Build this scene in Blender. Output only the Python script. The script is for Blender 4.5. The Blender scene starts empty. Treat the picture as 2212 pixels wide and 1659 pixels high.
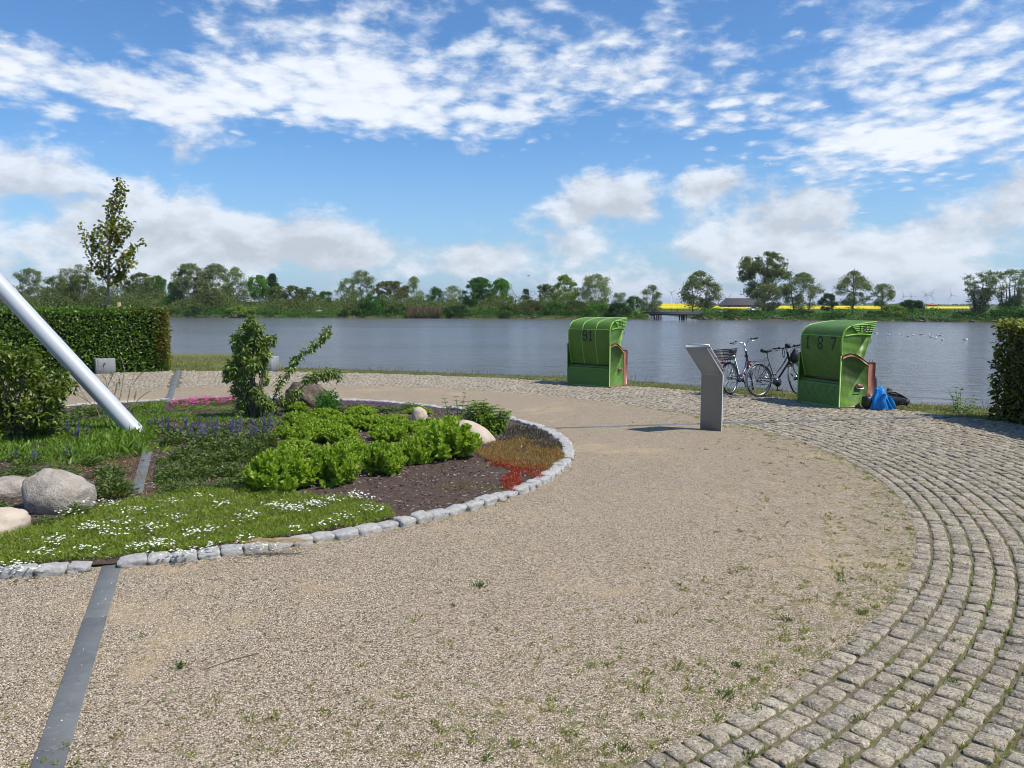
import bpy, math, random
import numpy as np
from mathutils import Matrix, Vector, noise as mnoise

# ---------------------------------------------------------------- camera, sky, sun, exposure
SC = bpy.context.scene
H = 1.95                                   # eye height above the square
FP, CX, CY, HZ = 1662.0, 1106.0, 829.5, 658.0
PITCH = math.atan((CY - HZ) / FP)
cam_d = bpy.data.cameras.new("camera"); cam = bpy.data.objects.new("camera", cam_d)
SC.collection.objects.link(cam); SC.camera = cam
cam_d.sensor_width = 36.0; cam_d.lens = FP / 2212.0 * 36.0
cam_d.clip_start = 0.05; cam_d.clip_end = 30000.0
cam.location = (0, 0, H); cam.rotation_euler = (math.pi / 2 - PITCH, 0, 0)

SUN_EL = math.radians(56.0)
SUN_H = np.array([0.93, -0.37]); SUN_H = SUN_H / np.linalg.norm(SUN_H)
SUN_DIR = Vector((SUN_H[0] * math.cos(SUN_EL), SUN_H[1] * math.cos(SUN_EL), math.sin(SUN_EL)))
sun_d = bpy.data.lights.new("sun", 'SUN'); sun = bpy.data.objects.new("sun", sun_d)
SC.collection.objects.link(sun)
sun_d.energy = 4.7; sun_d.angle = math.radians(0.53); sun_d.color = (1.0, 0.935, 0.83)
sun.rotation_euler = SUN_DIR.to_track_quat('Z', 'Y').to_euler(); sun.location = (30, -20, 60)

SC.view_settings.view_transform = 'Standard'; SC.view_settings.look = 'None'
SC.view_settings.exposure = 0.25; SC.view_settings.gamma = 1.0
SC.view_settings.use_curve_mapping = False
SC.render.engine = 'CYCLES'
SC.cycles.max_bounces = 6; SC.cycles.diffuse_bounces = 2; SC.cycles.glossy_bounces = 2
SC.cycles.transmission_bounces = 4; SC.cycles.transparent_max_bounces = 6
SC.cycles.use_denoising = True; SC.cycles.filter_width = 1.0
SC.cycles.sample_clamp_indirect = 6.0

def pix_dir(px, py):
    u = (px - CX) / FP; v = -(py - CY) / FP
    return np.array([u, math.cos(PITCH) + v * math.sin(PITCH), -math.sin(PITCH) + v * math.cos(PITCH)])

def at(px, py, z=0.0):
    """ground point seen along a direction of view, on the level z"""
    d = pix_dir(px, py); t = (z - H) / d[2]
    return np.array([d[0] * t, d[1] * t, z])

def at_d(px, py, dist):
    """point at forward distance dist along a direction of view"""
    d = pix_dir(px, py); t = dist / d[1]
    return np.array([d[0] * t, dist, H + d[2] * t])

# ---- world
W = bpy.data.worlds.new("World"); SC.world = W; W.use_nodes = True
NT = W.node_tree; NT.nodes.clear()

class NB:
    """tiny node builder"""
    def __init__(s, nt): s.nt = nt
    def n(s, t, **kw):
        nd = s.nt.nodes.new(t)
        for k, v in kw.items(): setattr(nd, k, v)
        return nd
    def put(s, sock, v):
        if isinstance(v, bpy.types.NodeSocket): s.nt.links.new(v, sock)
        elif v is not None: sock.default_value = v
    def m(s, op, a, b=None, c=None, clamp=False):
        nd = s.n('ShaderNodeMath', operation=op); nd.use_clamp = clamp
        for i, v in enumerate((a, b, c)): 
            if v is not None: s.put(nd.inputs[i], v)
        return nd.outputs[0]
    def vm(s, op, a, b=None):
        nd = s.n('ShaderNodeVectorMath', operation=op)
        s.put(nd.inputs[0], a)
        if b is not None: s.put(nd.inputs[1], b)
        return nd.outputs['Value'] if op in ('LENGTH', 'DOT_PRODUCT', 'DISTANCE') else nd.outputs[0]
    def comb(s, x, y, z):
        nd = s.n('ShaderNodeCombineXYZ')
        for i, v in enumerate((x, y, z)): s.put(nd.inputs[i], v)
        return nd.outputs[0]
    def sep(s, v):
        nd = s.n('ShaderNodeSeparateXYZ'); s.put(nd.inputs[0], v); return nd.outputs
    def noise(s, vec, scale, detail=4, rough=0.55, lac=2.0, dist=0.0, dim='3D', out='Fac'):
        nd = s.n('ShaderNodeTexNoise', noise_dimensions=dim)
        if vec is not None: s.put(nd.inputs['Vector'], vec)
        s.put(nd.inputs['Scale'], scale); s.put(nd.inputs['Detail'], detail); s.put(nd.inputs['Roughness'], rough)
        s.put(nd.inputs['Lacunarity'], lac); s.put(nd.inputs['Distortion'], dist)
        return nd.outputs[out]
    def vor(s, vec, scale, feature='F1', out='Distance', rnd=1.0, dim='3D'):
        nd = s.n('ShaderNodeTexVoronoi', feature=feature, voronoi_dimensions=dim)
        if vec is not None: s.put(nd.inputs['Vector'], vec)
        s.put(nd.inputs['Scale'], scale); s.put(nd.inputs['Randomness'], rnd)
        return nd.outputs[out]
    def ramp(s, fac, stops, interp='LINEAR'):
        nd = s.n('ShaderNodeValToRGB'); cr = nd.color_ramp; cr.interpolation = interp
        while len(cr.elements) < len(stops): cr.elements.new(0.5)
        for e, (p, c) in zip(cr.elements, stops):
            e.position = p; e.color = tuple(c) + ((1,) if len(c) == 3 else ())
        s.put(nd.inputs[0], fac); return nd.outputs[0]
    def mr(s, v, a, b, c=0.0, d=1.0, smooth=False):
        nd = s.n('ShaderNodeMapRange'); nd.interpolation_type = 'SMOOTHSTEP' if smooth else 'LINEAR'
        s.put(nd.inputs[0], v)
        for i, x in enumerate((a, b, c, d)): s.put(nd.inputs[i + 1], x)
        return nd.outputs[0]
    def mix(s, f, a, b, mode='MIX'):
        nd = s.n('ShaderNodeMix', data_type='RGBA', blend_type=mode)
        s.put(nd.inputs[0], f)
        for sock, v in ((nd.inputs[6], a), (nd.inputs[7], b)):
            if isinstance(v, (tuple, list)) and len(v) == 3: v = tuple(v) + (1,)
            s.put(sock, v)
        return nd.outputs[2]
    def mapv(s, vec, scale=(1, 1, 1), loc=(0, 0, 0), rot=(0, 0, 0)):
        nd = s.n('ShaderNodeMapping'); s.put(nd.inputs[0], vec)
        nd.inputs[1].default_value = loc; nd.inputs[2].default_value = rot; nd.inputs[3].default_value = scale
        return nd.outputs[0]

def build_world():
    b = NB(NT)
    STR = 0.095
    tc = b.n('ShaderNodeTexCoord').outputs['Generated']
    sky = b.n('ShaderNodeTexSky', sky_type='NISHITA'); sky.sun_disc = False
    sky.sun_elevation = SUN_EL; sky.sun_rotation = math.atan2(SUN_H[0], SUN_H[1])
    sky.altitude = 0; sky.air_density = 1.0; sky.dust_density = 0.6; sky.ozone_density = 2.2
    x, y, z = b.sep(b.vm('NORMALIZE', tc))
    az = b.m('ARCTAN2', x, y); el = b.m('ARCSINE', z)
    zz = b.m('MAXIMUM', z, 0.0)
    den = b.m('ADD', zz, 0.13)
    plane = b.comb(b.m('DIVIDE', x, den), b.m('DIVIDE', y, den), 0.0)
    sph = b.comb(az, b.m('MULTIPLY', el, 1.7), 0.3)

    def blobs(lst):
        tot = None
        for (px, py, rx, ry, k) in lst:
            d = pix_dir(px, py); d = d / np.linalg.norm(d)
            a0 = math.atan2(d[0], d[1]); e0 = math.asin(d[2])
            u = b.m('MULTIPLY_ADD', az, FP / rx, -a0 * FP / rx)
            v = b.m('MULTIPLY_ADD', el, FP / ry, -e0 * FP / ry)
            r2 = b.m('MULTIPLY_ADD', u, u, b.m('MULTIPLY', v, v))
            g = b.m('MULTIPLY', b.m('EXPONENT', b.m('MULTIPLY', r2, -1.0)), k)
            tot = g if tot is None else b.m('ADD', tot, g)
        return tot
    # layer 1: broken altocumulus, seen as puffs shrinking towards the horizon
    hi = blobs([(640, 60, 300, 110, .42), (450, 215, 150, 40, .30), (660, 200, 300, 70, .40), (830, 262, 150, 45, .42), (1040, 190, 300, 85, .33),
                (1080, 262, 130, 40, .3), (1400, 130, 170, 60, .34), (1250, 20, 330, 60, .34), (370, 238, 90, 30, .42),
                (2000, 110, 330, 120, .42), (1560, 235, 130, 45, .34), (1870, 315, 200, 60, .42), (2100, 300, 200, 80, .34), (1480, 275, 80, 20, .28),
                (70, 160, 170, 42, .44), (60, 232, 110, 22, .36), (20, 110, 60, 60, .3), (1070, 332, 70, 14, .3), (1420, 372, 90, 14, .3),
                (780, 440, 520, 90, -.4), (150, 40, 200, 60, -.3), (1620, 40, 170, 60, -.1), (900, 380, 300, 60, -.3)])
    n1 = b.noise(plane, 8.5, 7, 0.63, dist=0.2)
    puffs = b.m('SUBTRACT', 1.0, b.vor(b.vm('ADD', b.vm('MULTIPLY', plane, (1.0, 0.75, 1.0)), b.vm('MULTIPLY', b.noise(plane, 14.0, 4, .6, out='Color'), (.08, .08, 0))), 14.0, 'SMOOTH_F1'))
    n1b = b.noise(plane, 1.1, 2, 0.5)
    d1 = b.m('ADD', b.m('ADD', b.m('MULTIPLY_ADD', n1, 2.3, -1.15), b.m('MULTIPLY_ADD', puffs, 1.5, -.90)), b.m('MULTIPLY_ADD', n1b, 1.2, -.6))
    c1 = b.m('ADD', b.m('ADD', d1, b.m('MULTIPLY', hi, 2.0)), -0.50)
    dens1 = b.mr(c1, -0.25, 0.85, smooth=True)
    dens1 = b.m('MULTIPLY', dens1, 0.90)
    # layer 2: low stratocumulus and cumulus
    lo = blobs([(110, 400, 300, 90, .55), (420, 520, 330, 50, .45), (700, 545, 260, 40, .40),
                (1305, 450, 125, 50, .66), (1280, 395, 55, 36, .34), (1530, 398, 80, 30, .62), (1640, 465, 120, 50, .58), (1780, 440, 60, 30, .3), (1250, 530, 110, 34, .42), (1620, 540, 120, 30, .35),
                (1850, 530, 180, 50, .4), (2110, 470, 120, 60, .5), (2180, 400, 60, 30, .3), (1080, 560, 90, 26, .35), (1440, 420, 30, 60, -.3), 
                (820, 400, 330, 90, -.3), (1000, 480, 120, 50, -.22)])
    n2 = b.noise(sph, 9.0, 9, 0.60, dist=0.1)
    sph_up = b.vm('ADD', sph, (0.012, 0.03, 0.0))
    n2u = b.noise(sph_up, 9.0, 6, 0.60, dist=0.1)
    band = b.m('MULTIPLY', b.mr(el, 0.15, 0.03, smooth=True), 0.46)
    c2 = b.m('ADD', b.m('ADD', b.m('MULTIPLY_ADD', n2, 3.3, -1.62), b.m('MULTIPLY', lo, 1.35)), band)
    dens2 = b.mr(c2, 0.18, 0.80, smooth=True)
    dens2 = b.m('MULTIPLY', dens2, 0.88)
    relief = b.mr(b.m('SUBTRACT', n2, n2u), -0.10, 0.10, 0.0, 1.0)
    thick = b.mr(c2, 0.7, 1.6)
    lum2 = b.m('SUBTRACT', b.m('MULTIPLY_ADD', relief, 0.24, 0.56), b.m('MULTIPLY', thick, 0.05))
    # colours are scene radiance, so they are divided by the background strength
    def rad(c, k=1.0): return tuple(v * k / STR for v in c)
    base = b.mix(1.0, sky.outputs[0], (0.66, 1.02, 1.36), 'MULTIPLY')
    horizon_veil = b.mr(el, 0.20, -0.02, smooth=False)
    base = b.mix(b.m('MULTIPLY', horizon_veil, 0.50), base, rad((0.42, 0.56, 0.72)))
    col1 = b.mix(b.mr(c1, 0.1, 1.1), rad((0.58, 0.66, 0.78)), rad((0.84, 0.87, 0.91)))
    s = b.mix(dens1, base, col1)
    l2 = b.m('MULTIPLY', lum2, 1.0 / STR)
    col2 = b.mix(1.0, b.comb(l2, l2, l2), (0.95, 1.0, 1.08), 'MULTIPLY')
    s = b.mix(dens2, s, col2)
    bg = b.n('ShaderNodeBackground'); b.put(bg.inputs[0], s); bg.inputs[1].default_value = STR
    out = b.n('ShaderNodeOutputWorld'); NT.links.new(bg.outputs[0], out.inputs[0])
build_world()
W.cycles.sampling_method = 'MANUAL'; W.cycles.sample_map_resolution = 512

# ---------------------------------------------------------------- helpers
COL = SC.collection
RNG = np.random.default_rng(7)
random.seed(7)

def lin(r, g, b):
    f = lambda c: (c / 255.0) / 12.92 if c / 255.0 <= 0.04045 else ((c / 255.0 + 0.055) / 1.055) ** 2.4
    return (f(r), f(g), f(b))

class MB:
    """collects geometry as numpy chunks; build() links it as ONE object"""
    def __init__(s): s.V = []; s.Q = []; s.T = []; s.n = 0; s.UV = []
    def add(s, v, q=None, t=None):
        v = np.asarray(v, dtype=np.float64).reshape(-1, 3)
        if q is not None and len(q): s.Q.append(np.asarray(q, dtype=np.int64).reshape(-1, 4) + s.n)
        if t is not None and len(t): s.T.append(np.asarray(t, dtype=np.int64).reshape(-1, 3) + s.n)
        s.V.append(v); s.n += len(v); return s
    def box(s, c, size, R=None):
        hx, hy, hz = (np.array(size) / 2.0)
        v = np.array([[-hx, -hy, -hz], [hx, -hy, -hz], [hx, hy, -hz], [-hx, hy, -hz], [-hx, -hy, hz], [hx, -hy, hz], [hx, hy, hz], [-hx, hy, hz]])
        if R is not None: v = v @ np.array(R).T
        return s.add(v + np.array(c), [[0, 3, 2, 1], [4, 5, 6, 7], [0, 1, 5, 4], [1, 2, 6, 5], [2, 3, 7, 6], [3, 0, 4, 7]])
    def tube(s, path, rad, n=6, cap=True):
        P = np.asarray(path, dtype=float); k = len(P)
        R = np.full(k, rad) if np.isscalar(rad) else np.asarray(rad, dtype=float)
        T = np.gradient(P, axis=0); T /= np.maximum(np.linalg.norm(T, axis=1, keepdims=True), 1e-9)
        ref = np.array([0, 0, 1.0]) if abs(T[0][2]) < 0.9 else np.array([1.0, 0, 0])
        V = []
        a = np.arange(n) * 2 * math.pi / n
        for i in range(k):
            u = np.cross(T[i], ref); u /= max(np.linalg.norm(u), 1e-9); w = np.cross(u, T[i]); ref = w
            V.append(P[i] + R[i] * (np.cos(a)[:, None] * u + np.sin(a)[:, None] * w))
        V = np.concatenate(V); q = []
        for i in range(k - 1):
            for j in range(n):
                q.append([i * n + j, i * n + (j + 1) % n, (i + 1) * n + (j + 1) % n, (i + 1) * n + j])
        base = s.n; s.add(V, q)
        if cap:
            for i, flip in ((0, True), (k - 1, False)):
                s.V.append(P[i][None]); c = s.n; s.n += 1
                ring = [base + i * n + j for j in range(n)]
                tt = [[ring[j], ring[(j + 1) % n], c] for j in range(n)]
                s.T.append(np.array(tt, dtype=np.int64))
        return s
    def prism(s, outline, y0, y1, axis='y'):
        """outline of (a,b) pairs extruded; axis x: (y,z), axis y: (x,z), axis z: (x,y)"""
        o = np.asarray(outline, dtype=float); n = len(o)
        def pt(t):
            c = np.full((n, 1), t)
            if axis == 'x': return np.hstack([c, o])
            if axis == 'y': return np.hstack([o[:, :1], c, o[:, 1:]])
            return np.hstack([o, c])
        ctr = o.mean(0)
        A = pt(y0); B = pt(y1); base = s.n
        s.add(np.vstack([A, B]), [[i, (i + 1) % n, n + (i + 1) % n, n + i] for i in range(n)])
        s.ngons = getattr(s, 'ngons', []) + [[base + i for i in range(n)], [base + n + i for i in range(n)][::-1]]
        return s
    def grid(s, P, closed_u=False):
        P = np.asarray(P); a, c = P.shape[:2]; q = []
        for i in range(a - 1 + (1 if closed_u else 0)):
            for j in range(c - 1):
                i2 = (i + 1) % a
                q.append([i * c + j, i2 * c + j, i2 * c + j + 1, i * c + j + 1])
        return s.add(P.reshape(-1, 3), q)
    def leaves(s, P, D, L, Wd, fold=0.25, rng=RNG):
        """diamond leaves: base P, direction D, length L, width Wd"""
        n = len(P)
        if n == 0: return s
        D = D / np.maximum(np.linalg.norm(D, axis=1, keepdims=True), 1e-9)
        r = rng.normal(size=(n, 3)); S = np.cross(D, r); S /= np.maximum(np.linalg.norm(S, axis=1, keepdims=True), 1e-9)
        N = np.cross(S, D)
        L = np.broadcast_to(np.asarray(L, dtype=float), (n,))[:, None]; Wd = np.broadcast_to(np.asarray(Wd, dtype=float), (n,))[:, None]
        mid = P + D * L * 0.45
        V = np.stack([P, mid + S * Wd * .5 + N * Wd * fold, P + D * L, mid - S * Wd * .5 + N * Wd * fold], axis=1).reshape(-1, 3)
        i = np.arange(n)[:, None] * 4
        T = np.concatenate([i + np.array([0, 1, 2]), i + np.array([0, 2, 3])], axis=0)
        return s.add(V, None, T)
    def leaves_up(s, P, D, L, Wd, up=None, fold=0.2, rng=RNG, curl=0.0):
        """leaves whose flat side faces mostly upward (or outward)"""
        n = len(P)
        if n == 0: return s
        D = D / np.maximum(np.linalg.norm(D, axis=1, keepdims=True), 1e-9)
        U = np.tile(np.array([0, 0, 1.0]), (n, 1)) if up is None else up
        U = U + rng.normal(0, .35, (n, 3))
        S = np.cross(D, U); S /= np.maximum(np.linalg.norm(S, axis=1, keepdims=True), 1e-9)
        N = np.cross(S, D)
        L = np.broadcast_to(np.asarray(L, dtype=float), (n,))[:, None]; Wd = np.broadcast_to(np.asarray(Wd, dtype=float), (n,))[:, None]
        m1 = P + D * L * 0.35; m2 = P + D * L * 0.72 - N * L * curl * .3
        V = np.stack([P, m1 + S * Wd * .5 + N * Wd * fold, m2 + S * Wd * .38 + N * Wd * fold, P + D * L - N * L * curl, m2 - S * Wd * .38 + N * Wd * fold, m1 - S * Wd * .5 + N * Wd * fold, m1, m2], axis=1).reshape(-1, 3)
        i = np.arange(n)[:, None] * 8
        T = np.concatenate([i + np.array(t) for t in ([0, 1, 6], [0, 6, 5], [2, 3, 7], [3, 4, 7])], axis=0)
        Q = np.concatenate([i + np.array(t) for t in ([1, 2, 7, 6], [6, 7, 4, 5])], axis=0)
        return s.add(V, Q, T)
    def mesh(s, name, mat, smooth=False):
        me = bpy.data.meshes.new(name)
        V = np.concatenate(s.V) if s.V else np.zeros((0, 3))
        Q = np.concatenate(s.Q) if s.Q else np.zeros((0, 4), dtype=np.int64)
        T = np.concatenate(s.T) if s.T else np.zeros((0, 3), dtype=np.int64)
        ng = getattr(s, 'ngons', [])
        nl = Q.size + T.size + sum(len(g) for g in ng)
        me.vertices.add(len(V)); me.vertices.foreach_set('co', V.astype(np.float32).ravel())
        me.loops.add(nl); me.polygons.add(len(Q) + len(T) + len(ng))
        loops = np.concatenate([Q.ravel(), T.ravel()] + [np.array(g) for g in ng]).astype(np.int32)
        me.loops.foreach_set('vertex_index', loops)
        tot = np.concatenate([np.full(len(Q), 4), np.full(len(T), 3), np.array([len(g) for g in ng], dtype=np.int64)]).astype(np.int32)
        st = np.concatenate([[0], np.cumsum(tot)[:-1]]).astype(np.int32)
        me.polygons.foreach_set('loop_start', st)
        if smooth: me.polygons.foreach_set('use_smooth', np.ones(len(tot), dtype=bool))
        me.update(calc_edges=True); me.validate()
        if mat is not None: me.materials.append(mat)
        return me
    def build(s, name, mat, parent=None, loc=None, rot=None, smooth=False):
        return link(name, s.mesh(name, mat, smooth), parent, loc, rot)

def link(name, me, parent=None, loc=None, rot=None):
    o = bpy.data.objects.new(name, me); COL.objects.link(o)
    if parent is not None: o.parent = parent
    if loc is not None: o.location = tuple(loc)
    if rot is not None: o.rotation_euler = rot
    return o

def tag(o, label=None, cat=None, group=None, kind=None):
    if label: o['label'] = label
    if cat: o['category'] = cat
    if group: o['group'] = group
    if kind: o['kind'] = kind
    return o

def empty(name, loc=(0, 0, 0), rz=0.0, label=None, cat=None, group=None, rx=0.0):
    o = bpy.data.objects.new(name, None); COL.objects.link(o)
    o.empty_display_size = 0.2; o.location = tuple(loc); o.rotation_euler = (rx, 0, rz)
    return tag(o, label, cat, group)

def copy_tree(o, parent=None):
    c = o.copy(); COL.objects.link(c)
    if parent is not None: c.parent = parent
    for ch in list(o.children): copy_tree(ch, c)
    return c

def uv_from(ob, fn):
    """planar uv map in metres from local coordinates"""
    me = ob.data; uv = me.uv_layers.new(name="UVMap")
    co = np.zeros(len(me.vertices) * 3, dtype=np.float32); me.vertices.foreach_get('co', co); co = co.reshape(-1, 3)
    vi = np.zeros(len(me.loops), dtype=np.int32); me.loops.foreach_get('vertex_index', vi)
    uv.data.foreach_set('uv', np.asarray(fn(co[vi]), dtype=np.float32).ravel())

def icos(sub=2):
    import bmesh
    bm = bmesh.new(); bmesh.ops.create_icosphere(bm, subdivisions=sub, radius=1.0)
    bm.verts.ensure_lookup_table()
    V = np.array([v.co[:] for v in bm.verts]); T = np.array([[l.index for l in f.verts] for f in bm.faces]); bm.free()
    return V, T
ICO1, ICO2, ICO3, ICO4 = icos(1), icos(2), icos(3), icos(4)

def vnoise(P, s, seed=0.0, octv=3):
    out = np.zeros(len(P)); 
    for i, p in enumerate(P):
        out[i] = mnoise.fractal(Vector((p[0] * s + seed, p[1] * s - seed, p[2] * s + seed * .5)), 1.0, 2.0, octv)
    return out

# ---- materials
MATS = {}
def newmat(name):
    m = bpy.data.materials.new(name); m.use_nodes = True; nt = m.node_tree; nt.nodes.clear()
    b = NB(nt); out = b.n('ShaderNodeOutputMaterial'); return m, b, out

def principled(b, out, col, rough=0.7, metal=0.0, spec=0.5, bump=None, bstr=0.3, bdist=0.01, **kw):
    p = b.n('ShaderNodeBsdfPrincipled')
    if isinstance(col, (tuple, list)): col = tuple(col[:3]) + (1,)
    b.put(p.inputs['Base Color'], col); b.put(p.inputs['Roughness'], rough); p.inputs['Metallic'].default_value = metal
    p.inputs['Specular IOR Level'].default_value = spec
    for k, v in kw.items(): b.put(p.inputs[k.replace('_', ' ')], v)
    if bump is not None:
        bn = b.n('ShaderNodeBump'); bn.inputs['Strength'].default_value = bstr; bn.inputs['Distance'].default_value = bdist
        b.put(bn.inputs['Height'], bump); b.nt.links.new(bn.outputs[0], p.inputs['Normal'])
    b.nt.links.new(p.outputs[0], out.inputs[0]); return p

def simple(name, col, rough=0.6, metal=0.0, spec=0.5, var=0.12, nscale=6.0, bump=0.0):
    if name in MATS: return MATS[name]
    m, b, out = newmat(name)
    tc = b.n('ShaderNodeTexCoord').outputs['Object']
    n = b.noise(tc, nscale, 5, 0.6)
    c = b.mix(b.mr(n, 0.3, 0.7), tuple(v * (1 - var) for v in col), tuple(min(1, v * (1 + var)) for v in col))
    rr = b.mr(n, 0.3, 0.7, rough * 0.9, min(1, rough * 1.12))
    principled(b, out, c, rr, metal, spec, bump=(b.noise(tc, nscale * 8, 4) if bump else None), bstr=bump, bdist=0.004)
    MATS[name] = m; return m

def leafmat(name, stops, trans=0.35, rough=0.5, spec=0.35, clump=0.0):
    """leaf colour varies leaf by leaf; light passes through"""
    if name in MATS: return MATS[name]
    m, b, out = newmat(name)
    rnd = b.n('ShaderNodeNewGeometry').outputs['Random Per Island']
    fac = rnd
    if clump:
        tc = b.n('ShaderNodeTexCoord').outputs['Object']
        fac = b.m('ADD', b.m('MULTIPLY', rnd, 1 - clump), b.m('MULTIPLY', b.mr(b.noise(tc, 1.3 if clump < .5 else .6, 3), .32, .68), clump))
    k = len(stops)
    col = b.ramp(fac, [(i / max(1, k - 1), c) for i, c in enumerate(stops)])
    p = b.n('ShaderNodeBsdfPrincipled'); b.put(p.inputs['Base Color'], col)
    p.inputs['Roughness'].default_value = rough; p.inputs['Specular IOR Level'].default_value = spec
    t = b.n('ShaderNodeBsdfTranslucent'); b.put(t.inputs[0], b.mix(1.0, col, (1.15, 1.2, 0.55), 'MULTIPLY'))
    mx = b.n('ShaderNodeMixShader'); mx.inputs[0].default_value = trans
    b.nt.links.new(p.outputs[0], mx.inputs[1]); b.nt.links.new(t.outputs[0], mx.inputs[2]); b.nt.links.new(mx.outputs[0], out.inputs[0])
    MATS[name] = m; return m

def stone_mat(name, c1, c2, c3, scale=8.0, bump=0.5, rough=0.85, speck=None, island=0.0, bdist=0.01):
    if name in MATS: return MATS[name]
    m, b, out = newmat(name)
    tc = b.n('ShaderNodeTexCoord').outputs['Object']
    geo = b.n('ShaderNodeNewGeometry'); oi = b.n('ShaderNodeObjectInfo')
    pos = geo.outputs['Position']
    n1 = b.noise(pos, scale, 6, 0.65); n2 = b.noise(pos, scale * 5, 4, 0.7)
    c = b.ramp(n1, [(0.25, c1), (0.5, c2), (0.75, c3)])
    c = b.mix(b.mr(n2, 0.45, 0.75), c, tuple(v * 0.55 for v in c1), 'MIX') if speck is None else b.mix(b.mr(n2, 0.56, 0.72), c, speck)
    if island:
        r = b.m('FRACT', b.m('ADD', geo.outputs['Random Per Island'], oi.outputs['Random']))
        hue = b.ramp(r, [(0.0, (0.74, 0.74, 0.78)), (0.35, (0.98, 0.95, 0.90)), (0.6, (1.12, 1.02, 0.90)), (0.8, (0.9, 0.92, 0.96)), (1.0, (1.18, 1.14, 1.06))])
        c = b.mix(island, c, hue, 'MULTIPLY')
    principled(b, out, c, rough, spec=0.3, bump=b.m('ADD', n1, b.m('MULTIPLY', n2, 0.6)), bstr=bump, bdist=bdist)
    MATS[name] = m; return m
# ---------------------------------------------------------------- plan of the square (metres)
CEN = np.array([-4.50, 10.15])            # the round square's centre, near the foot of the pole
def polar_fit(pix):
    P = np.array([at(*p)[:2] for p in pix]) - CEN
    th = np.arctan2(P[:, 1], P[:, 0]); r = np.hypot(P[:, 0], P[:, 1])
    basis = lambda t: np.stack([np.ones_like(t), np.cos(t), np.sin(t), np.cos(2 * t), np.sin(2 * t), np.cos(3 * t), np.sin(3 * t)], -1)
    A = basis(th); wgt = np.clip(6.0 / P[:, 1].__add__(CEN[1]), .3, 2.2); lam = np.diag([0, 0, 0, .05, .05, .25, .25])
    k = np.linalg.solve(A.T @ (A * wgt[:, None]) + lam, A.T @ (r * wgt))
    return lambda t: basis(np.asarray(t, dtype=float)) @ k
R_IN = polar_fit([(1340,1659),(1560,1560),(1640,1500),(1760,1430),(1860,1370),(1930,1290),(1965,1200),(1955,1120),(1905,1050),(1860,1010),(1800,980),(1700,945),(1600,920),(1400,880),(1200,858),(900,838),(700,830),(390,838)])
R_BED = polar_fit([(0,1250),(60,1247),(190,1230),(300,1218),(450,1200),(600,1185),(750,1165),(860,1140),(980,1110),(1070,1085),(1150,1055),(1210,1025),(1235,985),(1225,960),(1190,940),(1150,920),(1110,908),(900,878),(760,868),(300,870)])
def pol(r, t): return np.stack([CEN[0] + r * np.cos(t), CEN[1] + r * np.sin(t)], -1)
OUT_C = np.array([-9.409, 0.595]) * (H / 1.8); OUT_R = 20.43 * (H / 1.8)      # outer edge of the paving
def inside_out(P, extra=0.0):
    return np.hypot(P[..., 0] - OUT_C[0], P[..., 1] - OUT_C[1]) < OUT_R + extra
def in_bed(P, m=0.0):
    Q = P[..., :2] - CEN; return np.hypot(Q[..., 0], Q[..., 1]) < R_BED(np.arctan2(Q[..., 1], Q[..., 0])) - m

GREEN_MOSS = (0.075, 0.095, 0.02)
def mat_gravel():
    m, b, out = newmat('gravel')
    pos = b.n('ShaderNodeNewGeometry').outputs['Position']
    v1 = b.n('ShaderNodeTexVoronoi'); b.put(v1.inputs['Vector'], pos); v1.inputs['Scale'].default_value = 125
    r = b.sep(v1.outputs['Color'])[0]
    c = b.ramp(r, [(0.0, (.05, .038, .022)), (0.2, (.14, .105, .062)), (0.42, (.33, .258, .168)), (0.66, (.47, .382, .268)), (0.86, (.66, .57, .45)), (1.0, (.24, .205, .175))])
    v2 = b.n('ShaderNodeTexVoronoi'); b.put(v2.inputs['Vector'], pos); v2.inputs['Scale'].default_value = 42
    r2 = b.sep(v2.outputs['Color'])[1]
    c = b.mix(b.m('MULTIPLY', b.mr(r2, .55, .8), 0.35), c, b.ramp(r2, [(0.5, (.13, .10, .08)), (0.75, (.55, .47, .36)), (1, (.33, .26, .19))]))
    gap = b.mr(v1.outputs['Distance'], 0.48, 0.85)
    c = b.mix(b.m('MULTIPLY', gap, 0.6), c, (.10, .075, .055))
    # sandy worn patches, and moss creeping in from the paving
    big = b.noise(pos, 0.55, 5, 0.6); mid = b.noise(pos, 2.6, 5, 0.65)
    sand = b.mr(b.m('ADD', b.m('MULTIPLY', big, .6), b.m('MULTIPLY', mid, .4)), .53, .63)
    c = b.mix(b.m('MULTIPLY', sand, .58), c, (.50, .385, .225))
    c = b.mix(b.m('MULTIPLY', b.mr(mid, .35, .65), .30), c, b.mix(0.5, c, (.60, .56, .50), 'MULTIPLY'))
    moss = b.noise(pos, 9, 5, 0.7)
    x, y, z = b.sep(pos)
    rr = b.vm('LENGTH', b.vm('SUBTRACT', b.comb(x, y, 0.0), (CEN[0], CEN[1], 0.0)))
    near = b.mr(rr, 6.3, 8.6)
    mf = b.m('MULTIPLY', b.mr(b.m('ADD', moss, b.m('MULTIPLY', near, .13)), .62, .74), b.m('MULTIPLY_ADD', near, .5, .25))
    c = b.mix(mf, c, (.15, .15, .05))
    h = b.m('SUBTRACT', b.m('MULTIPLY', r, .5), v1.outputs['Distance'])
    p = principled(b, out, c, 0.9, spec=0.2, bump=b.m('ADD', h, b.m('MULTIPLY', mid, 1.2)), bstr=0.9, bdist=0.008)
    return m
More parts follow.
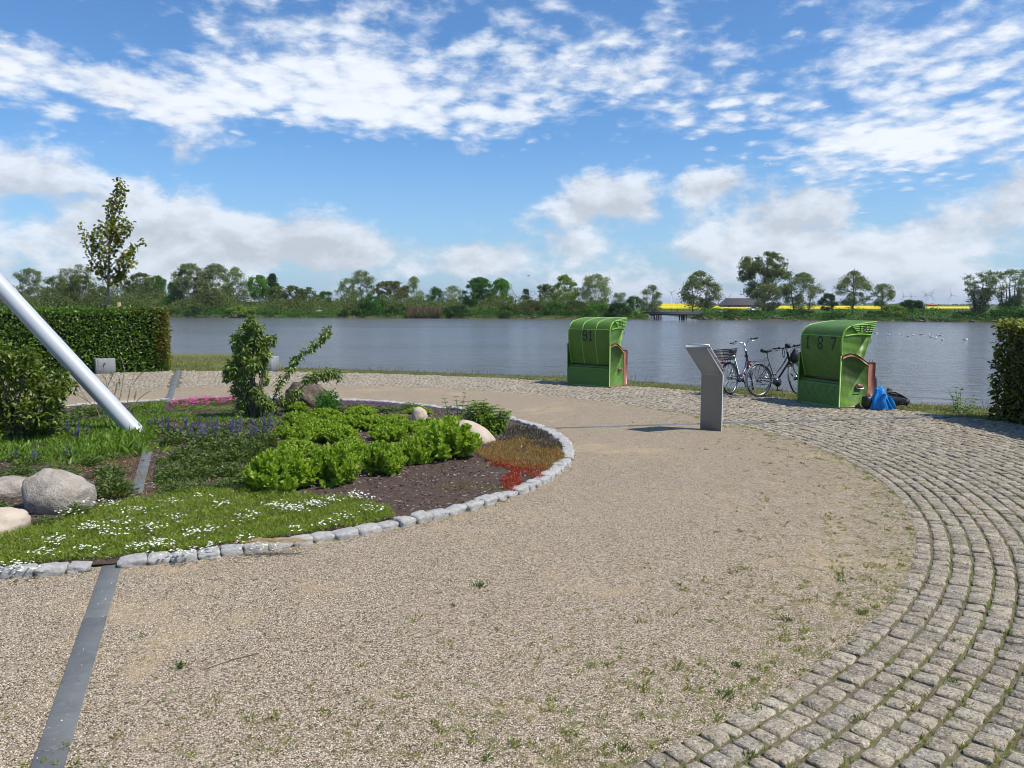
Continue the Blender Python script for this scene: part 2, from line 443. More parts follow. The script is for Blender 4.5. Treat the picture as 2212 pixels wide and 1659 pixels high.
def mat_joint():
    m, b, out = newmat('paving_joint')
    pos = b.n('ShaderNodeNewGeometry').outputs['Position']
    n = b.noise(pos, 3.0, 5, .65); n2 = b.noise(pos, 60, 3, .6)
    c = b.ramp(n, [(.3, (.085, .07, .045)), (.5, (.11, .10, .05)), (.62, (.10, .12, .035)), (.8, (.15, .135, .08))])
    c = b.mix(b.mr(n2, .4, .7), c, (.17, .145, .11))
    principled(b, out, c, .95, spec=.15, bump=n2, bstr=.8, bdist=.006); return m
def mat_grass(name='grass_ground', dry=.35, mud=None):
    m, b, out = newmat(name)
    pos = b.n('ShaderNodeNewGeometry').outputs['Position']
    n = b.noise(pos, .35 if mud else 2.0, 6, .65); n2 = b.noise(pos, 14 if not mud else 2.0, 4, .7)
    c = b.ramp(b.m('MULTIPLY_ADD', n2, .35, b.m('MULTIPLY', n, .65)), [(.3, (.06, .075, .025)), (.48, (.12, .135, .045)), (.6, (.18, .18, .07)), (.75, (.27, .235, .12))] if not mud else [(.3, (.025, .045, .012)), (.48, (.05, .085, .02)), (.6, (.08, .12, .03)), (.75, (.11, .13, .045))])
    if mud:
        z = b.sep(pos)[2]
        f = b.mr(b.m('MULTIPLY_ADD', n2, .25, z), mud[0], mud[1])
        c = b.mix(f, (.115, .082, .055), c)
    principled(b, out, c, .95, spec=.12, bump=n2, bstr=.8, bdist=.05 if not mud else .3); return m
M_GRAVEL, M_JOINT, M_GRASS = mat_gravel(), mat_joint(), mat_grass()
M_FAR = mat_grass('far_bank_grass', mud=(-1.05, -.78))

def ring_sheet(name, r0, r1, z, mat, n=240, rows=8, kind='structure', clip=False):
    t = np.linspace(0, 2 * math.pi, n + 1); P = []
    for k in range(rows + 1):
        f = k / rows
        a = r0(t) if callable(r0) else np.full(len(t), r0); bb = r1(t) if callable(r1) else np.full(len(t), r1)
        P.append(np.c_[pol(a + (bb - a) * f, t), np.full(len(t), z)])
    o = MB().grid(np.array(P)).build(name, mat); tag(o, kind=kind); return o

# ground: one sheet from behind the camera to the water, with the bank falling into it
def bank_height(P):
    d = np.hypot(P[:, 0] - OUT_C[0], P[:, 1] - OUT_C[1]) - OUT_R     # distance beyond the paving edge
    side = P[:, 0] < -9.6
    verge = np.where(side, 9.0, 1.0 + 0.12 * np.sin(P[:, 0] * .7) + np.where(P[:, 0] > 5.5, .5, 0))
    u = np.clip((d - verge) / 2.6, 0, 1); u = u * u * (3 - 2 * u)
    return -0.03 - u * 1.7
gx = np.concatenate([np.linspace(-400, -30, 12), np.linspace(-28, 24, 150), np.linspace(26, 400, 12)])
gy = np.concatenate([np.linspace(-300, -8, 10), np.linspace(-6, 26, 110), np.linspace(27, 34, 8)])
G = np.stack(np.meshgrid(gx, gy, indexing='ij'), -1); flat = G.reshape(-1, 2)
gz = bank_height(flat)
gz = np.where(np.hypot(flat[:, 0] - CEN[0], flat[:, 1] - CEN[1]) < 12.0, np.minimum(gz, -0.07), gz)
tag(MB().grid(np.c_[flat, gz].reshape(len(gx), len(gy), 3)).build('ground', M_GRASS, smooth=True), kind='structure')

ring_sheet('gravel_path', lambda t: R_BED(t) - .25, lambda t: R_IN(t) + .02, 0.0, M_GRAVEL, rows=4)

# paving bed (joint filling) as a sheet clipped by the outer edge
def outer_r(t):
    """distance from CEN to the outer circle along angle t, limited"""
    D = np.stack([np.cos(t), np.sin(t)], -1); o = CEN - OUT_C
    bq = (D * o).sum(-1); cq = (o * o).sum() - OUT_R ** 2
    r = -bq + np.sqrt(np.maximum(bq * bq - cq, 0))
    return np.clip(r, R_IN(t) + .3, 21.0)
ring_sheet('paving_bed', lambda t: R_IN(t) - .12, outer_r, -0.010, M_JOINT, n=360, rows=10)

# ---- setts
def mat_sett():
    m, b, out = newmat('sett_granite')
    geo = b.n('ShaderNodeNewGeometry'); pos = geo.outputs['Position']; oi = b.n('ShaderNodeObjectInfo').outputs['Random']
    r = b.m('FRACT', b.m('ADD', geo.outputs['Random Per Island'], oi))
    base = b.ramp(r, [(0, (.27, .230, .175)), (.3, (.36, .305, .225)), (.6, (.41, .35, .255)), (.8, (.33, .29, .235)), (1, (.48, .415, .31))])
    n1 = b.noise(pos, 22, 5, .7); n2 = b.noise(pos, 85, 3, .6); n3 = b.noise(pos, 5, 4, .6)
    c = b.mix(b.mr(n1, .42, .66), base, b.mix(1.0, base, (.50, .49, .48), 'MULTIPLY'))
    c = b.mix(b.mr(n2, .56, .66), c, (.085, .08, .075)); c = b.mix(b.mr(n2, .42, .33), c, (.55, .52, .46))
    c = b.mix(b.m('MULTIPLY', b.mr(n3, .55, .75), .35), c, (.13, .13, .06))
    principled(b, out, c, .85, spec=.25, bump=b.m('ADD', n1, b.m('MULTIPLY', n2, .4)), bstr=1.0, bdist=.02); return m
M_SETT = mat_sett()
def sett_piece(rng):
    """unit sett: 16 x 16 footprint of size 1 by 1, height 1; rounded and uneven"""
    j = lambda s: rng.normal(0, s)
    tz = rng.normal(0, .12, 2)
    def ring(sx, sy, z, k, cut=.16):
        pts = []
        for (cx, cy) in ((-1, -1), (1, -1), (1, 1), (-1, 1)):
            a = (cx * sx, cy * sy * (1 - cut)); c = (cx * sx * (1 - cut), cy * sy)
            pr = (a, c) if cx * cy > 0 else (c, a)
            for p in pr: pts.append((p[0] + j(k), p[1] + j(k), z + j(.06) + (tz[0] * p[0] + tz[1] * p[1] if z > .4 else 0)))
        return pts
    a = ring(.5, .5, -.6, 0.0, .1); bq = ring(.495, .495, .50, .030, .16); c = ring(.455, .455, .88, .030, .18); d = ring(.30, .30, 1.0, .05, .22)
    V = np.array(a + bq + c + d + [(0, 0, 1.02 + j(.03))])
    Q = [[r * 8 + i, r * 8 + (i + 1) % 8, (r + 1) * 8 + (i + 1) % 8, (r + 1) * 8 + i] for r in range(3) for i in range(8)]
    T = [[24 + i, 24 + (i + 1) % 8, 32] for i in range(8)]
    return V, np.array(Q), np.array(T)
prng = np.random.default_rng(3)
SETTS = [sett_piece(prng) for _ in range(10)]
def strip_dist(P, A, B):
    A = np.array(A[:2]); B = np.array(B[:2]); d = (B - A) / np.linalg.norm(B - A)
    q = P - A; return np.abs(q[..., 0] * d[1] - q[..., 1] * d[0]), (q * d).sum(-1)
STRIP1 = (at(106, 1659), at(385, 800)); STRIP2 = (at(1200, 925), at(2050, 900))
setts = []                                  # (x, y, z, rot, across, along, height)
row_w = 0.136
for k in range(104):
    r_mid = k * row_w + row_w / 2
    t = -2.4
    while t < 3.6:
        rr = R_IN(t) + r_mid
        ln = prng.normal(.120, .017)
        ln = float(np.clip(ln, .085, .175)); dt = ln / rr
        tm = t + dt / 2; t += dt
        x, y = pol(rr, tm)
        if y < 1.2 or x < -17 or abs(x) > y * .85 + 2.2 and y < 9: continue
        if not inside_out(np.array([x, y]), -.08): continue
        if x > 13.5: continue
        d1, u1 = strip_dist(np.array([x, y]), *STRIP1); d2, u2 = strip_dist(np.array([x, y]), *STRIP2)
        if d1 < .14 and u1 > 14 or d2 < .09 and x > 3: continue
        setts.append((x, y, prng.normal(0, .0035), tm + prng.normal(0, .03), row_w * prng.uniform(.80, .92), ln * prng.uniform(.84, .93), .034))
setts = np.array(setts)
pav = empty('paving', (0, 0, 0)); tag(pav, kind='structure')
# how large each shows in view: the nearest inside the frame become single pieces
depth = setts[:, 1]; inframe = (np.abs(setts[:, 0]) / depth < .68) & (setts[:, 1] > 2.95)
order = np.argsort(np.where(inframe, depth, 1e6))
single = set(order[:290].tolist())
sett_me = []
for V, Q, T in SETTS:
    sett_me.append(MB().add(V, Q, T).mesh('sett', M_SETT, smooth=False))
for i in order[:290]:
    x, y, z, r, a, l, h = setts[i]
    o = link('sett', sett_me[i % 10], pav, (x, y, z - .034 + .006), (prng.normal(0, .02), prng.normal(0, .02), r))
    o.scale = (a, l, h)
mb = MB(); groups = {}
for i in range(len(setts)):
    if i not in single: groups.setdefault(i % 10, []).append(i)
for g, idx in groups.items():
    V, Q, T = SETTS[g]; S = setts[idx]; n = len(S)
    L = V[None] * np.stack([S[:, 4], S[:, 5], S[:, 6]], -1)[:, None, :]
    tx = prng.normal(0, .02, n)[:, None]; ty = prng.normal(0, .02, n)[:, None]
    zz = L[..., 2] + L[..., 0] * tx + L[..., 1] * ty + (S[:, 2] - .028)[:, None]
    c = np.cos(S[:, 3])[:, None]; s_ = np.sin(S[:, 3])[:, None]
    X = L[..., 0] * c - L[..., 1] * s_ + S[:, 0:1]; Y = L[..., 0] * s_ + L[..., 1] * c + S[:, 1:2]
    off = (np.arange(n) * len(V))[:, None, None]
    mb.add(np.stack([X, Y, zz], -1).reshape(-1, 3), (Q[None] + off).reshape(-1, 4), (T[None] + off).reshape(-1, 3))
tag(mb.build('far_setts', M_SETT, pav), kind='stuff')

# ---- kerb of split granite round the flower bed
M_KERB = stone_mat('kerb_granite', (.27, .27, .26), (.42, .415, .40), (.56, .55, .53), scale=26, bump=.9, speck=(.26, .27, .29), island=.25, bdist=.02)
kerb = empty('kerb', (0, 0, 0)); tag(kerb, kind='structure')
KZ = .014
def rough_block(rng, sub=3, jit=.05):
    n = sub; P = []
    V, T = ICO3
    U = V / np.abs(V).max(1, keepdims=True) ** .94
    U = U / np.abs(U).max(0)
    nz = np.array([mnoise.noise(Vector((v[0] * 1.6 + rng_off[0], v[1] * 1.6 + rng_off[1], v[2] * 1.6))) for v in V for rng_off in [rng]])
    return U * .5 * (1 + jit * 1.5 * nz[:, None]) + np.random.default_rng(int(rng[0] * 10)).normal(0, .012, U.shape), T
kerb_me = []
for k in range(9):
    V, T = rough_block((k * 3.1, k * 1.7), jit=.11)
    V = V.copy(); V[:, 2] = np.clip(V[:, 2], -.5, .40 + .03 * np.sin(k + V[:, 0] * 5))
    kerb_me.append(MB().add(V, None, T).mesh('kerb_stone', M_KERB, smooth=False))
t = -2.6; i = 0
gap1 = math.atan2(*(at(232, 1232)[:2] - CEN)[::-1])
while t < 3.65:
    ln = prng.normal(.185, .022); ln = float(np.clip(ln, .14, .23)); rr = float(R_BED(t)); dt = ln / rr
    tm = t + dt / 2; t += dt
    if abs(tm - gap1) < .020: continue
    x, y = pol(rr - .04 + prng.normal(0, .008), tm)
    o = link('kerb_stone', kerb_me[i % 9], kerb, (x, y, KZ + prng.normal(0, .006)), (prng.normal(0, .05), prng.normal(0, .05), tm + prng.normal(0, .05) + (math.pi if i % 2 else 0)))
    o.scale = (.148 * prng.uniform(.92, 1.1), ln * .97, .112 * prng.uniform(.85, 1.15)); i += 1

# ---- dark slate strips (hour lines)
M_SLATE = stone_mat('slate', (.095, .10, .10), (.125, .132, .132), (.155, .16, .158), scale=5, bump=.12, rough=.6, speck=(.17, .18, .18), bdist=.003)
def slate_strip(A, B, width, name_root, slab=1.0, z=0.006, skip=None, zf=None):
    root = empty(name_root, (0, 0, 0)); tag(root, kind='structure')
    A = np.array(A[:2]); B = np.array(B[:2]); L = np.linalg.norm(B - A); d = (B - A) / L; ang = math.atan2(d[1], d[0])
    u = 0.0
    while u < L - .05:
        l = min(slab, L - u); m = A + d * (u + l / 2)
        if skip is None or not skip(m):
            mb = MB(); hl = (l - .008) / 2; w = width / 2; c = .006; t_ = .03
            mb.add([[-hl, -w, -t_], [hl, -w, -t_], [hl, w, -t_], [-hl, w, -t_], [-hl, -w, t_ - c], [hl, -w, t_ - c], [hl, w, t_ - c], [-hl, w, t_ - c],
                    [-hl + c, -w + c, t_], [hl - c, -w + c, t_], [hl - c, w - c, t_], [-hl + c, w - c, t_]],
                   [[0, 1, 5, 4], [1, 2, 6, 5], [2, 3, 7, 6], [3, 0, 4, 7], [4, 5, 9, 8], [5, 6, 10, 9], [6, 7, 11, 10], [7, 4, 8, 11], [8, 9, 10, 11]])
            zz = z if zf is None else zf(m)
            mb.build('slab', M_SLATE, root, (m[0], m[1], zz - .03 + prng.normal(0, .0008)), (0, 0, ang + prng.normal(0, .002)))
        u += l
    return root
d1 = (STRIP1[1] - STRIP1[0]); d1 /= np.linalg.norm(d1)
A1 = STRIP1[0] - d1 * 1.4
end1 = at(249, 1199); st1 = at(296, 1085); en1 = at(320, 988); st2 = at(350, 912)
slate_strip(A1, end1, .135, 'slate_line', slab=1.55)
slate_strip(st1, en1, .115, 'slate_line', slab=.42, zf=lambda m: .115)
slate_strip(st2, STRIP1[1], .135, 'slate_line', slab=1.1, zf=lambda m: .060 if in_bed(np.array(m)) else .009)
slate_strip(STRIP2[0], STRIP2[1], .085, 'slate_line', slab=1.2, zf=lambda m: .009)

# ---- water
def mat_water():
    m, b, out = newmat('lake_water')
    pos = b.n('ShaderNodeNewGeometry').outputs['Position']
    p1 = b.mapv(pos, scale=(.75, 1.15, 1), rot=(0, 0, .25))
    h = b.m('ADD', b.m('MULTIPLY', b.noise(p1, 1.05, 5, .58, dist=.3), 1.0), b.m('MULTIPLY', b.noise(p1, .16, 3, .5), 1.0))
    big = b.noise(b.mapv(pos, scale=(.012, .05, 1)), 1.0, 4, .55)
    n = principled(b, out, (.10, .098, .10), b.mr(big, .35, .65, 0.11, .22), spec=.5, bump=h, bstr=1.0, bdist=.42)
    n.inputs['IOR'].default_value = 1.333
    # wind streaks ruffle the surface more or less
    bump = [x for x in m.node_tree.nodes if x.type == 'BUMP'][0]
    b.put(bump.inputs['Strength'], b.mr(big, .36, .64, .62, 1.0))
    return m
WZ = -1.2
M_WATER = mat_water()
wx = np.linspace(-700, 700, 40); wy = np.linspace(12, 420, 20)
Wg = np.stack(np.meshgrid(wx, wy, indexing='ij'), -1)
tag(MB().grid(np.concatenate([Wg, np.full(Wg.shape[:2] + (1,), WZ)], -1)).build('water', M_WATER), kind='structure')

# ---- far bank
SHP = [(-400, 686), (0, 686), (375, 686.3), (700, 687.0), (1100, 688.5), (1400, 690), (1560, 691), (1800, 693.0), (2000, 695.0), (2212, 698), (2600, 702)]
SH = np.array([at(px, py, WZ)[:2] for px, py in SHP])
SH = np.vstack([[-700, SH[0, 1] + 8], SH, [SH[-1, 0] + 400, SH[-1, 1] - 30]])
def shore_y(x): return np.interp(x, SH[:, 0], SH[:, 1])
inl_w = (at(1418, 690, WZ)[0], at(1496, 690, WZ)[0]); inl_c = sum(inl_w) / 2; inl_h = (inl_w[1] - inl_w[0]) / 2
def far_z(P):
    x, y = P[:, 0], P[:, 1]
    s = y - shore_y(x) + 1.2 * np.sin(x * .21) * np.sin(x * .057 + 1) + .5 * np.sin(x * 1.1)
    ic = inl_c + (y - 165) * .10
    q = np.abs(x - ic) - inl_h
    s = np.where(y < 320, np.minimum(s, q), s)
    z = -1.75 + 1.25 * np.clip(s / 2.2, 0, 1) + .22 * np.clip(s / 20, 0, 1)
    z = np.where(s < 0, -1.75 + s * .2, z)
    dike = 3.3 * np.exp(-((y - 275) / 9.0) ** 4) * np.clip((-x - 18) / 30, 0, 1)
    return z + dike * 1.0
fx = np.concatenate([np.linspace(-700, -262, 30), np.linspace(-260, 200, 420), np.linspace(202, 560, 30)])
fy = np.concatenate([np.linspace(105, 200, 100), np.linspace(202, 300, 40), np.linspace(310, 420, 6)])
Fg = np.stack(np.meshgrid(fx, fy, indexing='ij'), -1); Ff = Fg.reshape(-1, 2)
fz = far_z(Ff) + RNG.normal(0, .03, len(Ff))
tag(MB().grid(np.c_[Ff, fz].reshape(len(fx), len(fy), 3)).build('far_bank', M_FAR, smooth=True), kind='structure')
M_PLAIN = mat_grass('plain_grass', mud=(-9, -8))
tag(MB().add([[-9000, 405, -.42], [9000, 405, -.42], [16000, 16000, -.42], [-16000, 16000, -.42]], [[0, 1, 2, 3]]).build('farmland', M_PLAIN), kind='structure')
tag(MB().add([[-9000, 34.0, -1.9], [9000, 34.0, -1.9], [9000, 420, -1.9], [-9000, 420, -1.9]], [[0, 1, 2, 3]]).build('lake_bed', M_PLAIN), kind='structure')
# ---------------------------------------------------------------- pole (gnomon of the sundial)
M_POLE = simple('pole_paint', (.42, .445, .48), rough=.48, spec=.5, var=.03, nscale=3)
M_POLE.node_tree.nodes  # painted steel
foot = at(318, 946); foot[2] = -.1
root = empty('slanting_pole', foot, 0, 'long pale grey steel pole leaning out of the flower bed towards the upper left', 'pole')
depth = foot[1]
top = at_d(0 - 318, 604 - 331, depth + .25) - foot
bot = np.array([0.06, 0, -.02])
mb = MB(); dirp = top / np.linalg.norm(top)
path = np.array([bot * 0 + dirp * u for u in np.linspace(-.2, np.linalg.norm(top), 14)])
mb.tube(path, .120, 40).build('shaft', M_POLE, root, smooth=True)
mb = MB(); mb.tube(np.array([[0, 0, -.1], [0, 0, .10], [0, 0, .13]]), [.25, .25, .2], 28).build('foot_plate', simple('dark_steel', (.12, .125, .13), rough=.5, metal=.6), root)

# ---------------------------------------------------------------- stone cubes with cut hour figures
M_CUBE = stone_mat('cube_concrete', (.20, .21, .225), (.235, .245, .26), (.27, .28, .29), scale=3, bump=.1, rough=.8, speck=(.18, .19, .20), bdist=.003)
M_DARK = simple('dark_inset', (.03, .032, .035), rough=.6)
GLYPH = {'1': ["..1..", ".11..", "..1..", "..1..", "..1..", "..1..", ".111."], '9': [".111.", "1...1", "1...1", ".1111", "....1", "1...1", ".111."],
         '8': [".111.", "1...1", "1...1", ".111.", "1...1", "1...1", ".111."], '7': ["11111", "....1", "...1.", "...1.", "..1..", "..1..", ".1..."],
         '3': ["11111", "...1.", "..1..", "...1.", "....1", "1...1", ".111."], '5': ["11111", "1....", "1111.", "....1", "....1", "1...1", ".111."]}
def bevel_box(mb, sx, sy, sz, b=.012):
    """box on z=0 with chamfered edges"""
    hx, hy = sx / 2, sy / 2; lv = [(0, b), (b, 0), (sz - b, 0), (sz, b)]; V = []
    for z, i in lv:
        for (cx, cy) in ((-1, -1), (1, -1), (1, 1), (-1, 1)):
            V.append((cx * (hx - i), cy * (hy - b - (i if i else 0) * 0), z)); V.append((cx * (hx - b), cy * (hy - i), z))
        seq = V[-8:]; V[-8:] = [seq[0], seq[1], seq[3], seq[2], seq[4], seq[5], seq[7], seq[6]]
    Q = [[r * 8 + i, r * 8 + (i + 1) % 8, (r + 1) * 8 + (i + 1) % 8, (r + 1) * 8 + i] for r in range(3) for i in range(8)]
    base = mb.n; mb.add(V, Q); mb.ngons = getattr(mb, 'ngons', []) + [[base + 24 + i for i in range(8)], [base + 7 - i for i in range(8)]]
    return mb
def cube_block(px, py, rz, size, hgt, text, label, cells):
    p = at(px, py); r = empty('stone_block', p, rz, label, 'stone block', 'stone hour blocks round the square')
    bevel_box(MB(), size, size, hgt).build('block', M_CUBE, r)
    for ci, ch in enumerate(text):
        mb = MB(); g = GLYPH[ch]; cw = cells
        for a, row in enumerate(g):
            for c_, v in enumerate(row):
                if v == '1': mb.box((-(len(text) * 3 - .5) * cw + (ci * 6 + c_) * cw + cw / 2 + .02, (3 - a) * cw * 1.1 - size * .12, hgt + .002), (cw * 1.02, cw * 1.12, .004))
        mb.build('carved_figure', M_DARK, r)
    return r
cube_block(227, 806, .60, .50, .43, '18', 'grey stone block with dark cut figures in front of the clipped left hedge', .026)
cube_block(580, 801, -.20, .47, .43, '', 'grey stone block half hidden behind the upright leafy shrub', .03)

# ---------------------------------------------------------------- bent steel information lectern
M_STEEL = simple('lectern_steel', (.27, .28, .285), rough=.5, metal=.0, var=.04, nscale=2.0)
M_PANEL = simple('lectern_plate', (.62, .63, .64), rough=.25, metal=.5, var=.04)
M_BOLT = simple('bolt', (.10, .10, .11), rough=.4, metal=.8)
bl = at(1515, 926); br = at(1557, 932); w = .36; ang = math.radians(-42)
root = empty('information_lectern', (bl + br) / 2, ang, 'grey bent steel information lectern standing on the gravel in front of the bicycles', 'information sign')
# local x across, local -y towards camera; head leans to -y
t_ = .028; z1 = .885; lean = .50; rise = .405; ww = w / 2
prof = [(0, -.05), (0, z1)]
ang_h = math.atan2(rise, lean)
mb = MB()
def bent(x0, x1):
    o = []; n = 6
    back = [(-t_ / 2, -.05), (-t_ / 2, z1 - .03)]; front = [(t_ / 2, -.05), (t_ / 2, z1 - .01)]
    for i in range(n + 1):
        a = i / n * (math.pi / 2 - ang_h); back.append((-t_ / 2 - .05 * (1 - math.cos(a)), z1 - .03 + .05 * math.sin(a)))
        front.append((t_ / 2 - (.05 + t_) * (1 - math.cos(a)), z1 - .01 + (.05 + t_) * math.sin(a)))
    back.append((back[-1][0] - lean, back[-1][1] + rise)); front.append((front[-1][0] - lean, front[-1][1] + rise))
    return back + front[::-1]
mb.prism(bent(0, 0), -ww, ww, 'x'); mb.build('plate', M_STEEL, root)
hd = np.array([0, -math.cos(ang_h), math.sin(ang_h)]); nn = np.array([0, math.sin(ang_h), math.cos(ang_h)])
R = np.array([[1, 0, 0], -hd * 0, hd]).T
Rm = np.stack([[1, 0, 0], hd, nn], axis=1)
hc = np.array([0, 0, z1 + .04]) + hd * (math.hypot(lean, rise) * .52) + nn * (t_ * .5 + .022)
mb = MB().box(hc, (w * .985, math.hypot(lean, rise) * .97, .018), Rm); panel = mb.build('reading_panel', M_PANEL, root)
mb = MB().box(hc + nn * .010, (w * .90, math.hypot(lean, rise) * .88, .003), Rm); mb.build('printed_sheet', simple('printed_sheet', (.55, .56, .50), rough=.3, nscale=18, var=.4), panel)
for sx in (-1, 1):
    for u in (.06, .5, .94):
        c = np.array([sx * (ww + .002), 0, z1 + .04]) + hd * (math.hypot(lean, rise) * u) + nn * (t_ * .5 + .006)
        MB().tube(np.array([c - [sx * .004, 0, 0], c + [sx * .008, 0, 0]]), .012, 8).build('bolt', M_BOLT, root)

# ---------------------------------------------------------------- roofed wicker beach chairs
def mat_weave(name, ca, cb, cgap, su=.034, sv=.011, mort=.0022):
    m, b, out = newmat(name)
    uv = b.n('ShaderNodeTexCoord').outputs['UV']
    br = b.n('ShaderNodeTexBrick'); b.put(br.inputs['Vector'], uv)
    br.inputs['Color1'].default_value = ca + (1,); br.inputs['Color2'].default_value = cb + (1,); br.inputs['Mortar'].default_value = cgap + (1,)
    br.inputs['Scale'].default_value = 1.0; br.inputs['Mortar Size'].default_value = mort; br.inputs['Mortar Smooth'].default_value = .6
    br.inputs['Brick Width'].default_value = su; br.inputs['Row Height'].default_value = sv; br.offset = .5
    n = b.noise(uv, 3.0, 4, .6)
    c = b.mix(b.mr(n, .3, .7), br.outputs['Color'], b.mix(1.0, br.outputs['Color'], (.72, .80, .62), 'MULTIPLY'))
    x, y, z = b.sep(uv)
    wv = b.m('SINE', b.m('MULTIPLY', x, 2 * math.pi / su)); rows = b.m('SINE', b.m('MULTIPLY', y, 2 * math.pi / sv))
    h = b.m('ADD', b.m('MULTIPLY', b.m('SUBTRACT', 1.0, br.outputs['Fac']), 1.0), b.m('MULTIPLY', rows, .3))
    principled(b, out, c, .38, spec=.5, bump=h, bstr=.8, bdist=.006); return m
M_WEAVE = mat_weave('green_wicker', (.125, .25, .022), (.165, .315, .032), (.018, .05, .010), su=.05, sv=.018, mort=.0035)
M_WEAVE2 = mat_weave('green_wicker_side', (.15, .31, .032), (.20, .385, .048), (.010, .035, .008), su=.058, sv=.021, mort=.0042)
M_TRIM = simple('green_trim', (.18, .37, .055), rough=.4, var=.1)
M_TEAK = simple('brown_wood', (.23, .085, .05), rough=.45, var=.25, nscale=9, bump=.1)
M_TEAKD = simple('dark_brown_wood', (.10, .045, .03), rough=.5, var=.25, nscale=9)
M_TEAL = simple('teal_lining', (.02, .12, .10), rough=.7)
M_FAB = simple('striped_cushion', (.10, .22, .30), rough=.9, var=.3, nscale=12)
M_BLACK = simple('black_plastic', (.012, .012, .014), rough=.45)
M_CHROME = simple('chrome', (.62, .63, .65), rough=.22, metal=1.0, var=.05)

def beach_chair(L, R, rdepth, label, text, ribs, k=1.0, bag=0):
    Wd = float(np.linalg.norm((R - L)[:2])); ang = math.atan2(R[1] - L[1], R[0] - L[0])
    root = empty('beach_chair', (L[0], L[1], 0), ang, label, 'beach chair', 'green roofed wicker beach chairs on the paving')
    D = rdepth
    zf = .83 * k; zb = 1.04 * k
    arch = [(.0, .985), (.05, 1.02), (.14, 1.045), (.24, 1.035), (.34, .985), (.44, .905), (.50, .865), (.53, .855)]
    fpost = D - .17
    scale = fpost / .53
    for sx in (0, 1):
        x0 = 0.0 if sx == 0 else Wd - .03
        out = [(.0, .035), (fpost, .035), (fpost, .85 * k)] + [(a * scale, z * k) for a, z in arch[::-1]]
        mb = MB(); mb.prism(out, x0, x0 + .03, 'x'); o = mb.build('side_panel', M_WEAVE2, root); uv_from(o, lambda c: np.stack([c[:, 1] * (1 if True else 0) + c[:, 0], c[:, 2]], -1))
        ar = MB(); pts = [(a * scale, z * k) for a, z in arch] 
        lo = [(a, z - .055) for a, z in pts]
        ar.prism(pts + lo[::-1], x0 - (.018 if sx == 0 else .012), x0 + (.042 if sx == 0 else .048), 'x'); ar.build('armrest', M_TEAK, root)
        fp = MB(); fp.prism([(fpost, 0.03), (D, 0.03), (D, .845 * k), (D - .02, .86 * k), (fpost - .05, .86 * k), (fpost - .05, .80 * k), (fpost, .80 * k)], x0 - .008, x0 + .038, 'x'); fp.build('front_post', M_TEAK, root)
        bb = MB().box((x0 + .015, D / 2 - .01, .018), (.055, D - .02, .035)); bb.build('base_board', M_TEAK, root)
        ed = MB().tube(np.array([[x0 + .015, -.008, .03], [x0 + .015, -.008, .99 * k]]), .014, 6); ed.build('corner_trim', M_TRIM, root)
        hk = x0 + .015; 
        for hh in (D - .13, D - .05):
            MB().tube(np.array([[hk, hh, .855 * k], [hk, hh, .915 * k]]), .007, 6).build('locking_pin', M_BLACK, root)
        # carrying handle on the side
        s = -1 if sx == 0 else 1; hx = x0 + (.0 if sx == 0 else .03)
        MB().box((hx + s * .02, D * .52, .42 * k), (.035, .12, .07)).build('carrying_handle', M_TEAK, root)
        MB().tube(np.array([[hx + s * .01, D * .52 - .08, .44], [hx + s * .05, D * .52 - .075, .375], [hx + s * .05, D * .52 + .075, .375], [hx + s * .01, D * .52 + .08, .44]]) * [1, 1, k], .006, 6).build('handle_bar', M_CHROME, root)
    # lower back
    prof = np.array([(.0, .02), (-.012, .15), (-.015, .3), (-.002, .42), (.05, .49), (.10, .50)]) * [1, k]
    xs = np.linspace(.03, Wd - .03, 14); P = np.array([[[x, a, z] for x in xs] for a, z in prof])
    g = MB().grid(P[:, ::-1]); o = g.build('lower_back', M_WEAVE, root, smooth=True); uv_from(o, lambda c: np.stack([c[:, 0], c[:, 2] - c[:, 1]], -1))
    MB().box((Wd / 2, .02, .015), (Wd - .06, .05, .03)).build('base_board', M_TRIM, root)
    MB().box((Wd / 2, .155, .518 * k), (Wd - .10, .05, .055)).build('hood_batten', M_TEAKD, root)
    MB().box((Wd / 2, .30, .35 * k), (Wd - .062, .40, .03)).build('seat_base', M_TEAL, root)
    MB().box((Wd / 2, .36, .42 * k), (Wd - .075, .46, .10)).build('seat_cushion', M_FAB, root)
    MB().box((Wd / 2, D - .10, .19 * k), (Wd - .10, .10, .33)).build('footrest', M_TEAK, root)
    # hood: back, roof and side cheeks
    pf = np.array([(.135, .53), (.10, .66), (.062, .80), (.03, .95), (.012, 1.10), (.006, 1.24), (.015, 1.34), (.042, 1.425), (.09, 1.49), (.16, 1.535), (.27, 1.562), (.42, 1.588), (.58, 1.608), (.76, 1.625)]) * [D / .74, k]
    seg = np.concatenate([[0], np.cumsum(np.hypot(*np.diff(pf, axis=0).T))])
    s = np.linspace(0, seg[-1], 44); pr = np.c_[np.interp(s, seg, pf[:, 0]), np.interp(s, seg, pf[:, 1])]
    x0, x1 = .045, Wd - .045
    xs = np.linspace(x0, x1, 34)
    tn = np.gradient(pr, axis=0); tn /= np.linalg.norm(tn, axis=1, keepdims=True); nm = np.c_[-tn[:, 1], tn[:, 0]]
    nrib = ribs
    def bulge(x):
        u = (x - x0) / (x1 - x0) * 3; e = np.minimum(np.abs(u % 1), 1 - np.abs(u % 1)); return .012 * (np.clip(e / .18, 0, 1) ** .5)
    P = np.array([[[x, pr[i, 0] + nm[i, 0] * bulge(x), pr[i, 1] + nm[i, 1] * bulge(x)] for x in xs] for i in range(len(pr))])
    Pin = np.array([[[x, pr[i, 0] - nm[i, 0] * .02, pr[i, 1] - nm[i, 1] * .02] for x in xs] for i in range(len(pr))])
    g = MB().grid(P); 
